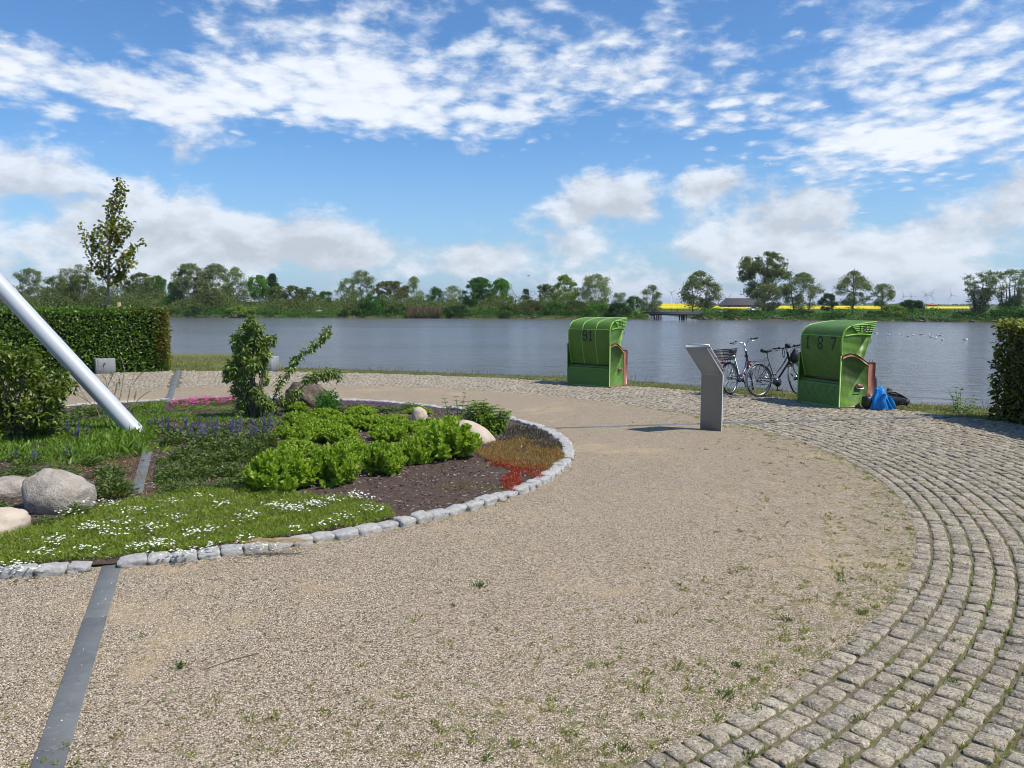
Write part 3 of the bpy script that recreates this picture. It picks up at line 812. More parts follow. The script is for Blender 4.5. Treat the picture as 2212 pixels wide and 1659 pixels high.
    me_uv = np.array([[[x, s[i]] for x in xs] for i in range(len(pr))]).reshape(-1, 2)
    o = g.build('hood_shell', M_WEAVE, root, smooth=True)
    uvl = o.data.uv_layers.new(name='UVMap'); vi = np.zeros(len(o.data.loops), dtype=np.int32); o.data.loops.foreach_get('vertex_index', vi); uvl.data.foreach_set('uv', me_uv[vi].astype(np.float32).ravel())
    MB().grid(Pin[:, ::-1]).build('hood_lining', M_FAB, o, smooth=True)
    fr = [(.74 * D / .74, 1.60 * k), (.69 * D / .74, 1.50 * k), (.655 * D / .74, 1.40 * k), (.60 * D / .74, 1.22 * k), (.53 * D / .74, 1.02 * k), (.47 * D / .74, .84 * k), (.40 * D / .74, .60 * k)]
    for sx in (0, 1):
        xx = x0 if sx == 0 else x1; sgn = -1 if sx == 0 else 1
        outl = [tuple(p) for p in pr[::2]] + fr
        mb = MB(); mb.prism(outl, xx - .012, xx + .012, 'x'); c = mb.build('hood_cheek', M_WEAVE2, root); uv_from(c, lambda q: np.stack([q[:, 1], q[:, 2]], -1))
        MB().tube(np.c_[np.full(len(pr), xx + sgn * .008), pr], .016, 6).build('edge_trim', M_TRIM, root)
        MB().tube(np.array([(xx, a, z) for a, z in fr]), .014, 6).build('front_trim', M_TRIM, root)
        # frilled band under the roof edge
        rows = []
        for i in range(5):
            z0 = 1.585 - .034 * i; a0 = .19 + .035 * i; a1 = .735 - .012 * i
            q = np.array([(xx + sgn * (.020 + .004 * (i % 2)), a, (z0 - .022 * (1 - (a / .74)) * 1.6) * k) for a in np.linspace(a0, a1, 8)]) * [1, D / .74, 1]
            MB().tube(q, .0125, 6).build('awning_cord', M_TRIM, root)
        q = np.array([(xx + sgn * .016, a, (1.375 + .03 * (a - .1) - .012 * math.cos(a * 9)) * k) for a in np.linspace(.07, .64, 12)]) * [1, D / .74, 1]
        MB().tube(q, .016, 6).build('frill', M_TRIM, root)
        # figures on the band
        for ci, ch in enumerate(text):
            mb = MB(); gph = GLYPH[ch]; cw = .0145
            a0 = (.44 if sx else .44) + ci * .098 - len(text) * .028
            for a, row in enumerate(gph):
                for c_, v in enumerate(row):
                    if v == '1': mb.box((xx + sgn * .036, (a0 + (c_ if sx else 4 - c_) * cw) * D / .74, (1.560 - a * cw * 1.15) * k), (.006, cw, cw * 1.15))
            mb.build('side_figure', M_BLACK, root)
        ringp = [(xx + sgn * .004, (.62 + .035 * math.sin(a)) * D / .74, (1.27 - .05 * math.cos(a)) * k) for a in np.linspace(0, math.pi, 9)]
        MB().tube(np.array(ringp), .006, 6).build('hood_handle', M_BLACK, root)
    MB().tube(np.array([(x, pr[-1][0], pr[-1][1]) for x in (x0, x1)]), .018, 6).build('roof_edge', M_TRIM, root)
    sb = [(x, pr[int(np.argmin(abs(pr[:25, 1] - 1.36 * k)))][0] - .012, 1.36 * k) for x in np.linspace(x0, x1, 8)]
    MB().tube(np.array(sb), .009, 6).build('back_seam', M_TRIM, root)
    if nrib:
        for f in (0.0, 1 / 3., 2 / 3., 1.0):
            xr = x0 + (x1 - x0) * f; q = np.c_[np.full(len(pr), xr), pr + nm * .004]
            MB().tube(q, .013, 6).build('rib', M_TRIM, root)
    # figures on the back
    cw = .027
    if len(text) == 2: starts = [x0 + (x1 - x0) * (1 / 3.) + .015, x0 + (x1 - x0) * (1 / 3.) + .185]
    else: starts = [x0 + (x1 - x0) * f - .058 for f in (.17, .49, .81)]
    for ci, ch in enumerate(text):
        mb = MB(); gph = GLYPH[ch]
        for a, row in enumerate(gph):
            z = (1.325 - a * cw * 1.35) * k
            yy = float(np.interp(z, pr[:24, 1], pr[:24, 0])) - .0165
            for c_, v in enumerate(row):
                if v == '1': mb.box((starts[ci] + (c_ + .5) * cw, yy, z), (cw * .95, .004, cw * 1.28))
        mb.build('back_figure', M_BLACK, root)
    return root, Wd, ang
L91 = at(1224.9, 830.4); R91 = at(1323.9, 838.5)
dd = (R91 - L91); R91 = L91 + dd / np.linalg.norm(dd) * 1.25
ch91 = beach_chair(L91, R91, .74, 'green wicker beach chair numbered 91 with light ribs on its hood', '91', 4)
L187 = at(1722.5, 867.5); R187 = L187 + np.array([.39, -1.10, 0]) / math.hypot(.39, 1.10) * 1.17
ch187 = beach_chair(L187, R187, .80, 'green wicker beach chair numbered 187, blue jacket at its foot', '187', 0)

# ---------------------------------------------------------------- bicycles
M_TYRE = simple('tyre_rubber', (.018, .018, .019), rough=.8)
M_RIM = simple('wheel_rim', (.38, .39, .41), rough=.3, metal=.9, var=.05)
M_NAVY = simple('navy_frame', (.025, .035, .075), rough=.25, spec=.6, metal=.2)
M_SILV = simple('grey_blue_frame', (.07, .09, .14), rough=.28, metal=.4)
M_PLUM = simple('dark_grey_frame', (.04, .042, .062), rough=.25, metal=.3)
M_RED = simple('red_lens', (.45, .02, .015), rough=.3)
M_MESHW = None
def ringp(c, r, axis_y=True, n=40):
    a = np.linspace(0, 2 * math.pi, n + 1); return np.c_[c[0] + r * np.cos(a), np.full(n + 1, c[1]), c[2] + r * np.sin(a)]
def bicycle(loc, heading, lean, steer, frame_mat, label, city, name='bicycle'):
    root = empty(name, loc, heading, label, 'bicycle', 'bicycles parked beside the beach chairs', rx=lean)
    RW, FW = np.array([0, 0, .35]), np.array([1.09, 0, .35])
    ht, hb = np.array([.80, 0, .93]), np.array([.86, 0, .70])
    ax = (ht - hb) / np.linalg.norm(ht - hb)
    RS = np.array(Matrix.Rotation(steer, 3, Vector(ax)))
    def st(P): P = np.asarray(P, dtype=float); return (P - hb) @ RS.T + hb
    def wheel(c, f):
        w = MB().tube(f(ringp(c, .330)), .0185, 8, cap=False).build('wheel', M_TYRE, root, smooth=True)
        MB().tube(f(ringp(c, .306)), .0125, 6, cap=False).build('rim', M_RIM, w, smooth=True)
        sp = MB(); rg = np.random.default_rng(4)
        for i in range(28):
            a = i * 2 * math.pi / 28; s = .03 if i % 2 else -.03; a2 = a + (.5 if i % 4 < 2 else -.5)
            sp.tube(f(np.array([[c[0] + .02 * math.cos(a2), s, c[2] + .02 * math.sin(a2)], [c[0] + .305 * math.cos(a), 0, c[2] + .305 * math.sin(a)]])), .0016, 3, cap=False)
        sp.build('spokes', M_CHROME, w)
        MB().tube(f(np.array([[c[0], -.045, c[2]], [c[0], .045, c[2]]])), [.028, .028] if city else [.034, .034], 12).build('hub', M_CHROME if city else M_BLACK, w)
    idf = lambda P: np.asarray(P, dtype=float)
    wheel(RW, idf); wheel(FW, st)
    bb = np.array([.47, 0, .29]); st_top = np.array([.30, 0, .72]); 
    fr = MB()
    if city:
        fr.tube([ht - ax * .02, hb], .019, 10); 
        a = np.linspace(0, 1, 8)[:, None]; P = (1 - a) ** 2 * hb + 2 * a * (1 - a) * np.array([.62, 0, .30]) + a ** 2 * np.array([.36, 0, .42]); fr.tube(P, .024, 10)
        P = (1 - a) ** 2 * (hb + ax * .06) + 2 * a * (1 - a) * np.array([.66, 0, .34]) + a ** 2 * bb; fr.tube(P, .020, 10)
    else:
        fr.tube([ht, hb], .021, 10); fr.tube([hb + ax * .03, bb], .021, 10)
        a = np.linspace(0, 1, 10)[:, None]; P = (1 - a) ** 2 * (hb + ax * .15) + 2 * a * (1 - a) * np.array([.52, 0, .46]) + a ** 2 * np.array([.405, 0, .46]); fr.tube(P, .015, 10)
    fr.tube([bb, st_top], .016, 10)
    for s in (-1, 1):
        fr.tube([bb + [0, s * .025, 0], [.10, s * .05, .345], [0, s * .065, .35]], .010, 6)
        fr.tube([st_top - [0, 0, .03], [.08, s * .05, .42], [0, s * .065, .35]], .008, 6)
    fr.build('frame', frame_mat, root, smooth=True)
    fk = MB(); fk.tube(st([hb + ax * .02, hb - ax * .05]), .02, 8)
    for s in (-1, 1):
        if city: fk.tube(st([hb - ax * .04 + [0, s * .04, 0], hb - ax * .25 + [.03, s * .05, 0], FW + [0, s * .055, 0]]), [.013, .011, .008], 8)
        else: fk.tube(st([hb - ax * .03 + [0, s * .055, 0], hb - ax * .20 + [.01, s * .06, 0], FW + [-.02, s * .06, .06]]), [.015, .019, .019], 8)
    if not city: fk.tube(st([hb - ax * .03 + [0, -.06, 0], hb - ax * .03 + [0, .06, 0]]), .02, 8)
    fk.build('fork', M_RIM if not city else frame_mat, root, smooth=True)
    if not city:
        for s in (-1, 1): MB().tube(st([hb - ax * .03 + [0, s * .055, .01], hb - ax * .16 + [.008, s * .06, 0]]), .0135, 8).build('fork_stanchion', M_CHROME, root)
    # handlebar
    top_ = ht + ax * (.17 if city else .09); hb_m = M_CHROME if city else M_BLACK
    MB().tube(st([ht - ax * .02, top_]), .014, 8).build('stem', hb_m, root)
    yy = np.linspace(-1, 1, 15)
    if city: P = np.array([[top_[0] + .05 * (1 - abs(y)) - .17 * abs(y) ** 1.6 + .02, y * .30, top_[2] + .045 * min(1, abs(y) * 2)] for y in yy])
    else: P = np.array([[top_[0] + .06 - .05 * abs(y), y * .31, top_[2] + .02 * abs(y)] for y in yy])
    bar = MB().tube(st(P), .0115, 8).build('handlebar', hb_m, root, smooth=True)
    if not city: MB().tube(st([top_, [P[7][0], 0, P[7][2]]]), .016, 8).build('stem', M_BLACK, root)
    for s, sl in ((-1, slice(0, 3)), (1, slice(12, 15))):
        MB().tube(st(P[sl]), .017, 10).build('grip', M_BLACK, bar)
        q = P[3 if s < 0 else 11]; e = P[0 if s < 0 else 14]
        MB().tube(st([q + [.02, 0, -.02], q + [.06, s * .02, -.03], e + [.07, -s * .02, -.045]]), .006, 6).build('brake_lever', M_CHROME if city else M_BLACK, bar)
        MB().tube(st([q + [.03, 0, -.01], q + [.10, -s * .06, .02], top_ + [.12, s * .02, -.10], hb + [.03, 0, .02]]), .0035, 5, cap=False).build('cable', M_BLACK, bar)
        MB().box(st([q + [.0, 0, .02]])[0], (.045, .03, .035)).build('shifter', M_BLACK, bar)
    if not city:
        MB().box(st([[P[7][0] + .02, 0, P[7][2] + .05]])[0], (.07, .09, .09)).build('phone_mount', M_BLACK, bar)
        lp = [st([[P[7][0] - .0 + .05 * math.cos(a), .10, P[7][2] - .10 + .10 * math.sin(a)]])[0] for a in np.linspace(0, 2 * math.pi, 16)]
        MB().tube(np.array(lp), .008, 6, cap=False).build('cable_lock', M_BLACK, bar)
    # seat post, saddle
    sz = .97 if not city else .93
    MB().tube([st_top, [.235, 0, sz - .03]], .013, 8).build('seat_post', M_BLACK if not city else M_CHROME, root)
    a = np.linspace(0, 1, 12); sd = []
    for u in a:
        wv = .085 * (1 - u) ** .8 + .016 if u > .12 else .085 * (.55 + u * 3.4)
        ring = [(.10 + .27 * u, wv * math.cos(q), sz + .012 - .02 * math.sin(math.pi * u) + (.026 if math.sin(q) > 0 else .045) * math.sin(q) * (1 - .3 * u)) for q in np.linspace(0, 2 * math.pi, 13)[:-1]]
        sd.append(ring)
    mb = MB(); S_ = np.array(sd); mb.grid(np.concatenate([S_, S_[:, :1]], 1)); base = 0
    mb.ngons = [list(range(0, 12))[::-1], [11 * 13 + i for i in range(12)]]
    mb.build('saddle', M_BLACK, root, smooth=True)
    # drivetrain
    cr = MB().tube([bb + [0, -.05, 0], bb + [0, -.062, 0]], .095 if not city else .06, 24).build('chainring', M_BLACK if city else M_PLUM, root)
    for s, a in ((-1, -1.9 if not city else -1.2), (1, 1.24 if not city else 1.9)):
        e = bb + np.array([.17 * math.cos(a), s * .085, .17 * math.sin(a)])
        MB().tube([bb + [0, s * .075, 0], e], [.013, .010], 6).build('crank', M_BLACK, cr)
        MB().box(e + [0, s * .05, 0], (.09, .09, .025)).build('pedal', M_BLACK, cr)
    MB().tube([bb + [0, 0, -.0], bb + [0, .05, 0]], .055, 14).build('motor_casing' if city else 'bottom_bracket', M_BLACK, root)
    ch = MB(); ch.box((.235, -.052, .385), (.50, .012, .028), Matrix.Rotation(math.radians(5), 3, 'Y')); ch.box((.235, -.052, .27), (.48, .012, .012), Matrix.Rotation(math.radians(-4), 3, 'Y'))
    ch.build('chain_guard' if city else 'chain', M_BLACK, root)
    if not city: MB().tube([[0, -.05, .35], [0, -.062, .35]], .055, 16).build('cassette', M_STEEL, root)
    # mudguards
    for c, f, a0, a1 in ((RW, idf, .15, math.pi + .45), (FW, st, .5, math.pi + .15)):
        aa = np.linspace(a0, a1, 16); G_ = []
        for q in aa: G_.append([(c[0] + (.362 + dz) * math.cos(q), y, c[2] + (.362 + dz) * math.sin(q)) for y, dz in ((-.028, -.012), (-.012, 0), (.012, 0), (.028, -.012))])
        G_ = np.array(G_); G2 = f(G_.reshape(-1, 3)).reshape(G_.shape); mb = MB().grid(G2)
        mb.build('mudguard', M_SILV if city else M_STEEL, root, smooth=True)
    # rack, light, stand
    rk = MB()
    for s in (-1, 1):
        rk.tube([[.20, s * .055, .755], [-.22, s * .06, .755], [-.24, s * .03, .755]], .006, 6)
        rk.tube([[0, s * .075, .36], [-.03, s * .06, .755]], .005, 6); rk.tube([[0, s * .075, .36], [-.16, s * .06, .755]], .005, 6)
        rk.tube([[.01, s * .075, .37], [.14, s * .058, .755]], .005, 6)
    for x in (-.22, -.08, .06, .19): rk.tube([[x, -.058, .756], [x, .058, .756]], .005, 6)
    if not city: rk.tube([[.19, -.05, .756], [.22, -.04, .80], [.22, .04, .80], [.19, .05, .756]], .005, 6)
    rk.build('rack', M_BLACK, root)
    MB().box((-.25, 0, .70), (.035, .10, .05)).build('rear_light', M_RED, root)
    MB().box((-.365, 0, .50), (.02, .05, .06)).build('reflector', M_RED, root)
    MB().tube([[.36 if not city else .05, .05, .30], [.30 if not city else -.0, .20, .02 if not city else .03]], .009, 6).build('kickstand', M_BLACK, root)
    MB().box(st([hb + [.09, 0, .10]])[0], (.06, .06, .06)).build('headlight', M_BLACK, root)
    if city:
        mm, bq, out = newmat('basket_mesh')
        tc = bq.n('ShaderNodeTexCoord').outputs['Object']; x, y, z = bq.sep(tc)
        gr = bq.m('MAXIMUM', bq.m('MAXIMUM', bq.m('SINE', bq.m('MULTIPLY', x, 420)), bq.m('SINE', bq.m('MULTIPLY', y, 420))), bq.m('SINE', bq.m('MULTIPLY', z, 420)))
        p = bq.n('ShaderNodeBsdfPrincipled'); p.inputs['Base Color'].default_value = (.07, .075, .08, 1); p.inputs['Metallic'].default_value = .4; p.inputs['Roughness'].default_value = .5
        tr = bq.n('ShaderNodeBsdfTransparent'); mx = bq.n('ShaderNodeMixShader'); bq.put(mx.inputs[0], bq.mr(gr, .62, .78))
        mm.node_tree.links.new(tr.outputs[0], mx.inputs[1]); mm.node_tree.links.new(p.outputs[0], mx.inputs[2]); mm.node_tree.links.new(mx.outputs[0], out.inputs[0])
        b0, b1 = .765, .985; V = []
        for z, kx, ky in ((b0, .155, .125), (b1, .205, .175)):
            for cx, cy in ((-1, -1), (1, -1), (1, 1), (-1, 1)): V.append((-.10 + cx * kx, cy * ky, z))
        mb = MB().add(V, [[0, 1, 5, 4], [1, 2, 6, 5], [2, 3, 7, 6], [3, 0, 4, 7], [0, 3, 2, 1]]); bk = mb.build('basket', mm, root)
        V = np.array(V); rm = MB()
        for z0 in (0, 4):
            rm.tube(V[[z0, z0 + 1, z0 + 2, z0 + 3, z0]], .008 if z0 else .006, 6, cap=False)
        for i in range(4): rm.tube(V[[i, i + 4]], .005, 6)
        mid = (V[:4] + V[4:]) / 2; rm.tube(mid[[0, 1, 2, 3, 0]], .003, 5, cap=False); rm.build('wire_rim', M_BLACK, bk)
        MB().tube([[-.10, -.14, .86], [-.10, -.145, .80], [-.10, -.135, .77]], .01, 6).build('clasp', M_CHROME, bk)
    return root
D = math.radians
b2p = at(1641, 859); bike2 = bicycle((b2p[0], b2p[1] + .03, .012), D(24), D(-5), D(22), M_PLUM, 'dark sports bicycle with black straight handlebar, leaning close to the beach chair numbered 187', False)
b1p = at(1578.5, 853.5); bike1 = bicycle((b1p[0], b1p[1], .012), D(46), D(-6), D(30), M_SILV, 'silver and blue city bicycle with a grey wire basket on its rear rack', True)

# pouch hanging from the sports bicycle's handlebar
pp = at_d(1718, 752, 16.55)
pr_ = empty('handlebar_pouch', (pp[0], pp[1], pp[2] - .17), 0, 'dark rounded pouch hanging from the sports bicycle handlebar beside the green chair', 'pouch')
V, T = ICO3; V = V.copy(); s_ = 1 - .28 * np.clip(V[:, 2], -1, 1); V = V * np.c_[.10 * s_, .08 * s_, np.full(len(V), .165)]
MB().add(V * (1 + .05 * np.sin(V[:, 2:3] * 50)), None, T).build('pouch_body', M_BLACK, pr_, smooth=True)
MB().tube([[0, 0, .11], [.02, 0, .18], [-.02, 0, .20], [0, 0, .12]], .006, 5, cap=False).build('strap', M_STEEL, pr_)

# ---------------------------------------------------------------- jacket and rucksack on the ground
M_BLUE = simple('blue_nylon', (.008, .20, .58), rough=.42, spec=.4, var=.10, nscale=10)
M_PACK = simple('black_nylon', (.022, .022, .027), rough=.6, var=.4, nscale=10)
jc = at(1903, 884)
def drape(n=44, m=96, rx=.235, ry=.18, hgt=.44, seed=0, peak=(-.07, 0.0), sharp=1.0):
    P = np.zeros((n, m + 1, 3))
    for i in range(n):
        u = i / (n - 1)
        for j in range(m + 1):
            a = 2 * math.pi * (j % m) / m
            fold = .5 + .5 * math.sin(a * 7 + 2.2 * math.sin(a * 2 + seed)) 
            fold2 = math.sin(a * 17 + seed + u * 3)
            r = u ** .75 * (1 + (.13 * (fold - .5) + .03 * fold2) * u)
            skew = 1 - .35 * max(0, math.cos(a))
            x = peak[0] * (1 - u) + rx * r * math.cos(a) + .02 * math.sin(u * 9 + a)
            y = peak[1] * (1 - u) + ry * r * math.sin(a)
            prof_ = (1 - u ** 2.1) ** (.9 * sharp)
            z = hgt * prof_ * (1 - .30 * u * max(0, math.cos(a))) + .012 * math.sin(a * 5 + u * 7 + seed) * (1 - u) + (fold - .5) * .03 * u * (1 - u) * 4
            P[i, j] = (x, y, max(z, .004 + .01 * fold))
    return P
r = empty('jacket', jc, .15, 'bright blue jacket slumped over luggage at the foot of the right beach chair', 'jacket'); r.scale = (.9, .9, .9)
MB().grid(drape()).build('jacket_cloth', M_BLUE, r, smooth=True)
V, T = ICO3; V = V * [.085, .06, .05]; V[:, 2] += .02 * np.sin(V[:, 0] * 40)
MB().add(V + [-.06, 0, .425], None, T).build('hood', M_BLUE, r, smooth=True)
sl = MB()
sl.tube([[-.05, -.15, .33], [-.10, -.19, .20], [-.09, -.20, .06]], [.035, .045, .035], 10)
sl.tube([[.06, -.15, .28], [.12, -.19, .15], [.20, -.16, .05]], [.035, .045, .035], 10)
sl.build('sleeve', M_BLUE, r, smooth=True)
pc = at(1925, 882)
r = empty('rucksack', (pc[0] + .07, pc[1] + .10, 0), -.1, 'black rucksack lying on its side behind the blue jacket', 'rucksack'); r.scale = (.86, .9, .9)
V, T = ICO4; V = V / np.abs(V).max(1, keepdims=True) ** .55
nz = vnoise(V, 1.8, 3.0)
V = V * (1 + .10 * nz[:, None]) * [.27, .15, .155]; V[:, 2] *= np.clip(1.0 - (V[:, 0] + .05) * 1.3, .45, 1.25); V[:, 2] -= V[:, 2].min()
MB().add(V, None, T).build('bag', M_PACK, r, smooth=True)
V, T = ICO3; nz = vnoise(V, 2.2, 9.0); V2 = V * (1 + .12 * nz[:, None]) * [.085, .10, .085]; 
MB().add(V2 + [.25, -.02, .13], None, T).build('lid_pocket', M_PACK, r, smooth=True)
for y in (-.10, .05):
    MB().tube([[-.15, y, .33], [-.0, y - .03, .345], [.14, y - .03, .27], [.27, y, .20]], [.018, .02, .017, .01], 6).build('shoulder_strap', M_BLACK, r, smooth=True)
MB().tube([[.30, -.03, .20], [.35, -.03, .17], [.345, -.03, .09], [.30, -.03, .06]], .005, 6).build('carry_loop', M_BLACK, r)
MB().tube([[.28, -.06, .05], [.33, -.10, .02], [.36, -.12, .005]], [.011, .011, .009], 6).build('loose_strap', M_BLACK, r)
MB().box((-.06, .06, .36), (.10, .02, .09), Matrix.Rotation(.4, 3, 'Y')).build('document_pocket', M_PACK, r)
r = empty('shoulder_bag', (jc[0] - .24, jc[1] + .06, 0), .1, 'black bag in the shade between the beach chair and the blue jacket', 'bag')
V, T = ICO3; V = V / np.abs(V).max(1, keepdims=True) ** .4; V = V * [.08, .11, .125] * (1 + .08 * vnoise(V, 2.5, 4.0)[:, None]); V[:, 2] -= V[:, 2].min()
MB().add(V, None, T).build('bag_body', M_BLACK, r, smooth=True)
MB().tube([[-.06, 0, .235], [0, 0, .30], [.06, 0, .235]], .008, 6).build('handle', M_BLACK, r)

# ---------------------------------------------------------------- seated person, mostly hidden by the chair (a knee shows)
M_JEANS = simple('blue_jeans', (.045, .075, .13), rough=.9, var=.25, nscale=20)
M_SKIN = simple('skin', (.50, .29, .21), rough=.5, var=.05)
M_SHIRT = simple('grey_shirt', (.16, .17, .20), rough=.9)
M_HAIR = simple('brown_hair', (.06, .035, .02), rough=.6)
M_SHOE = simple('dark_shoe', (.03, .03, .035), rough=.6)
def skin_body(name, verts, edges, radii, mat, parent, sub=2, root_i=0):
    me = bpy.data.meshes.new(name); me.from_pydata(verts, edges, []); o = bpy.data.objects.new(name, me); COL.objects.link(o)
    md = o.modifiers.new('skin', 'SKIN'); me.skin_vertices[0].data[root_i].use_root = True
    for i, rr in enumerate(radii):
        rr = (rr, rr) if np.isscalar(rr) else rr; me.skin_vertices[0].data[i].radius = rr
    sb = o.modifiers.new('sub', 'SUBSURF'); sb.levels = sub; sb.render_levels = sub
    dg = bpy.context.evaluated_depsgraph_get(); m2 = bpy.data.meshes.new_from_object(o.evaluated_get(dg))
    o.modifiers.clear(); o.data = m2; m2.materials.clear(); m2.materials.append(mat)
    for p in m2.polygons: p.use_smooth = True
    o.parent = parent; return o
cr_, Wc, ac = ch187
loc = cr_.location
fwd = np.array([-math.sin(ac), math.cos(ac)]); rgt = np.array([math.cos(ac), math.sin(ac)])
pos = np.array(loc[:2]) + rgt * (Wc * .76) + fwd * .13
per = empty('person', (pos[0], pos[1], 0), ac, 'person in blue jeans sitting hidden in beach chair 187, only a knee showing', 'person')
# local x right of the chair back, y forward
vs = [(0, .30, .56), (0, .27, .70), (0, .25, .88), (0, .255, 1.03), (0, .27, 1.11), (0, .28, 1.20), (0, .29, 1.28)]
ed = [(0, 1), (1, 2), (2, 3), (3, 4), (4, 5), (5, 6)]; rd = [(.15, .12), (.14, .11), (.16, .11), (.14, .09), (.055, .055), (.085, .095), (.075, .085)]
for s in (-1, 1):
    i = len(vs); vs += [(s * .10, .32, .54), (s * .13, .62, .58), (s * .13, .80, .56), (s * .13, .82, .34), (s * .13, .82, .10), (s * .13, .88, .06), (s * .14, .98, .045)]
    ed += [(0, i), (i, i + 1), (i + 1, i + 2), (i + 2, i + 3), (i + 3, i + 4), (i + 4, i + 5), (i + 5, i + 6)]; rd += [.095, .075, .065, .055, .04, .045, .035]
    i = len(vs); vs += [(s * .17, .25, 1.00), (s * .22, .30, .76), (s * .18, .50, .68), (s * .16, .57, .675)]
    ed += [(3, i), (i, i + 1), (i + 1, i + 2), (i + 2, i + 3)]; rd += [.06, .045, .034, .036]
    h = len(vs) - 1
    for k_ in range(4):
        a = len(vs); dx = (k_ - 1.5) * .020; ln = (.075, .082, .078, .062)[k_]
        vs += [(s * .16 + dx, .60, .678), (s * .16 + dx * 1.1, .60 + ln * .55, .672), (s * .16 + dx * 1.1, .60 + ln, .655)]; ed += [(h, a), (a, a + 1), (a + 1, a + 2)]; rd += [.010, .0095, .008]
    a = len(vs); vs += [(s * (.16 - .035), .585, .668), (s * (.16 - .055), .615, .66)]; ed += [(h, a), (a, a + 1)]; rd += [.012, .009]
body = skin_body('body', vs, ed, rd, M_SKIN, per)
bm_ = body.data
for mt in (M_JEANS, M_SHIRT, M_SHOE): bm_.materials.append(mt)
for p in bm_.polygons:
    c = p.center
    if c.z < .09 and c.y > .7: p.material_index = 3
    elif c.y > .40 and c.z < .645 or c.z < .62: p.material_index = 1
    elif .62 <= c.z < 1.10 and not (c.y > .44): p.material_index = 2
V, T = ICO3; V = V * [.098, .108, .11]; keep = V[:, 1] < .045
hv = V + np.array([0, .278, 1.275]); T2 = np.array([t for t in T if keep[t].all()])
MB().add(hv, None, T2).build('hair', M_HAIR, per, smooth=True)
fe = MB(); fe.add(ICO1[0] * .012 + [0, .385, 1.235], None, ICO1[1]); fe.build('nose', M_SKIN, per)
for s in (-1, 1):
    MB().add(ICO1[0] * .010 + [s * .032, .366, 1.262], None, ICO1[1]).build('eye', M_BLACK, per)
    MB().add(ICO1[0] * [.012, .018, .028] + [s * .087, .29, 1.24], None, ICO1[1]).build('ear', M_SKIN, per)
MB().box((0, .372, 1.20), (.045, .01, .008)).build('mouth', M_RED, per)
# ---------------------------------------------------------------- flower bed soil and growing things near the camera
def bedz(P):
    Q = P[..., :2] - CEN; th = np.arctan2(Q[..., 1], Q[..., 0]); e = R_BED(th) - np.hypot(Q[..., 0], Q[..., 1])
    return .015 + .075 * np.clip(e / 1.2, 0, 1) ** .7
M_SOIL = stone_mat('bed_soil', (.045, .029, .023), (.075, .050, .040), (.12, .083, .066), scale=20, bump=1.0, rough=.98, speck=(.15, .11, .09), bdist=.02)
t = np.linspace(0, 2 * math.pi, 200); P = []
for k in range(24):
    q = pol((R_BED(t) - .06) * k / 23, t); P.append(np.c_[q, bedz(q) + .012 * np.sin(q[:, 0] * 9) * np.sin(q[:, 1] * 8)])
tag(MB().grid(np.array(P)).build('bed_soil', M_SOIL, smooth=True), kind='structure')

def in_poly(P, poly):
    x, y = P[:, 0], P[:, 1]; ins = np.zeros(len(P), bool); n = len(poly); j = n - 1
    for i in range(n):
        xi, yi = poly[i]; xj, yj = poly[j]
        c = ((yi > y) != (yj > y)) & (x < (xj - xi) * (y - yi) / (yj - yi + 1e-12) + xi); ins ^= c; j = i
    return ins
def scatter(pix, dens, rng=RNG, z=0.05):
    poly = np.array([at(*p, z)[:2] for p in pix]); lo, hi = poly.min(0), poly.max(0)
    n = int((hi - lo).prod() * dens); P = rng.uniform(lo, hi, (n, 2)); return P[in_poly(P, poly)]
def up_dirs(n, tilt, rng=RNG):
    d = np.c_[rng.normal(0, tilt, (n, 2)), np.ones(n)]; return d
def patchy(P, s, thr, seed=0.0, soft=.12):
    """keep probability from smooth noise"""
    v = np.array([mnoise.noise(Vector((p[0] * s + seed, p[1] * s - seed, seed))) for p in P])
    return np.random.default_rng(int(seed * 10) + 5).uniform(size=len(P)) < np.clip((v - thr) / soft + .5, 0, 1)

# colours
L_PHLOX = leafmat('moss_green_leaf', [(.14, .20, .02), (.20, .29, .03), (.26, .35, .045), (.32, .36, .08)], trans=.45, rough=.6)
L_SEDUM = leafmat('fresh_green_leaf', [(.17, .26, .02), (.24, .36, .03), (.31, .44, .05), (.38, .50, .085)], trans=.5, rough=.45)
L_DARKP = leafmat('deep_green_leaf', [(.05, .085, .018), (.08, .13, .028), (.12, .18, .04), (.16, .20, .055)], trans=.35, rough=.5)
L_LANCE = leafmat('bright_lance_leaf', [(.10, .18, .022), (.15, .25, .03), (.21, .31, .05)], trans=.4, rough=.4)
L_SHRUB = leafmat('glossy_shrub_leaf', [(.05, .085, .012), (.09, .14, .016), (.14, .20, .025), (.19, .24, .035)], trans=.35, rough=.35, spec=.5)
L_APPLE = leafmat('fruit_tree_leaf', [(.075, .13, .018), (.12, .19, .028), (.17, .25, .04), (.24, .30, .07)], trans=.3, rough=.4, spec=.5)
L_BEECH = leafmat('hornbeam_leaf', [(.035, .085, .010), (.07, .15, .015), (.12, .22, .02), (.19, .27, .03)], trans=.35, rough=.36, spec=.5)
L_BEECHB = leafmat('beech_leaf', [(.05, .075, .012), (.10, .13, .018), (.20, .22, .03), (.17, .10, .03)], trans=.4, rough=.4, spec=.5)
L_BRONZE = leafmat('bronze_leaf', [(.13, .06, .02), (.19, .12, .03), (.16, .17, .03)], trans=.35)
L_RED = leafmat('red_stonecrop_leaf', [(.36, .03, .022), (.48, .06, .04), (.30, .06, .025), (.52, .12, .07)], trans=.3)
L_ORANGE = leafmat('rusty_grass_leaf', [(.28, .09, .035), (.36, .19, .065), (.27, .23, .07), (.42, .31, .12)], trans=.35)
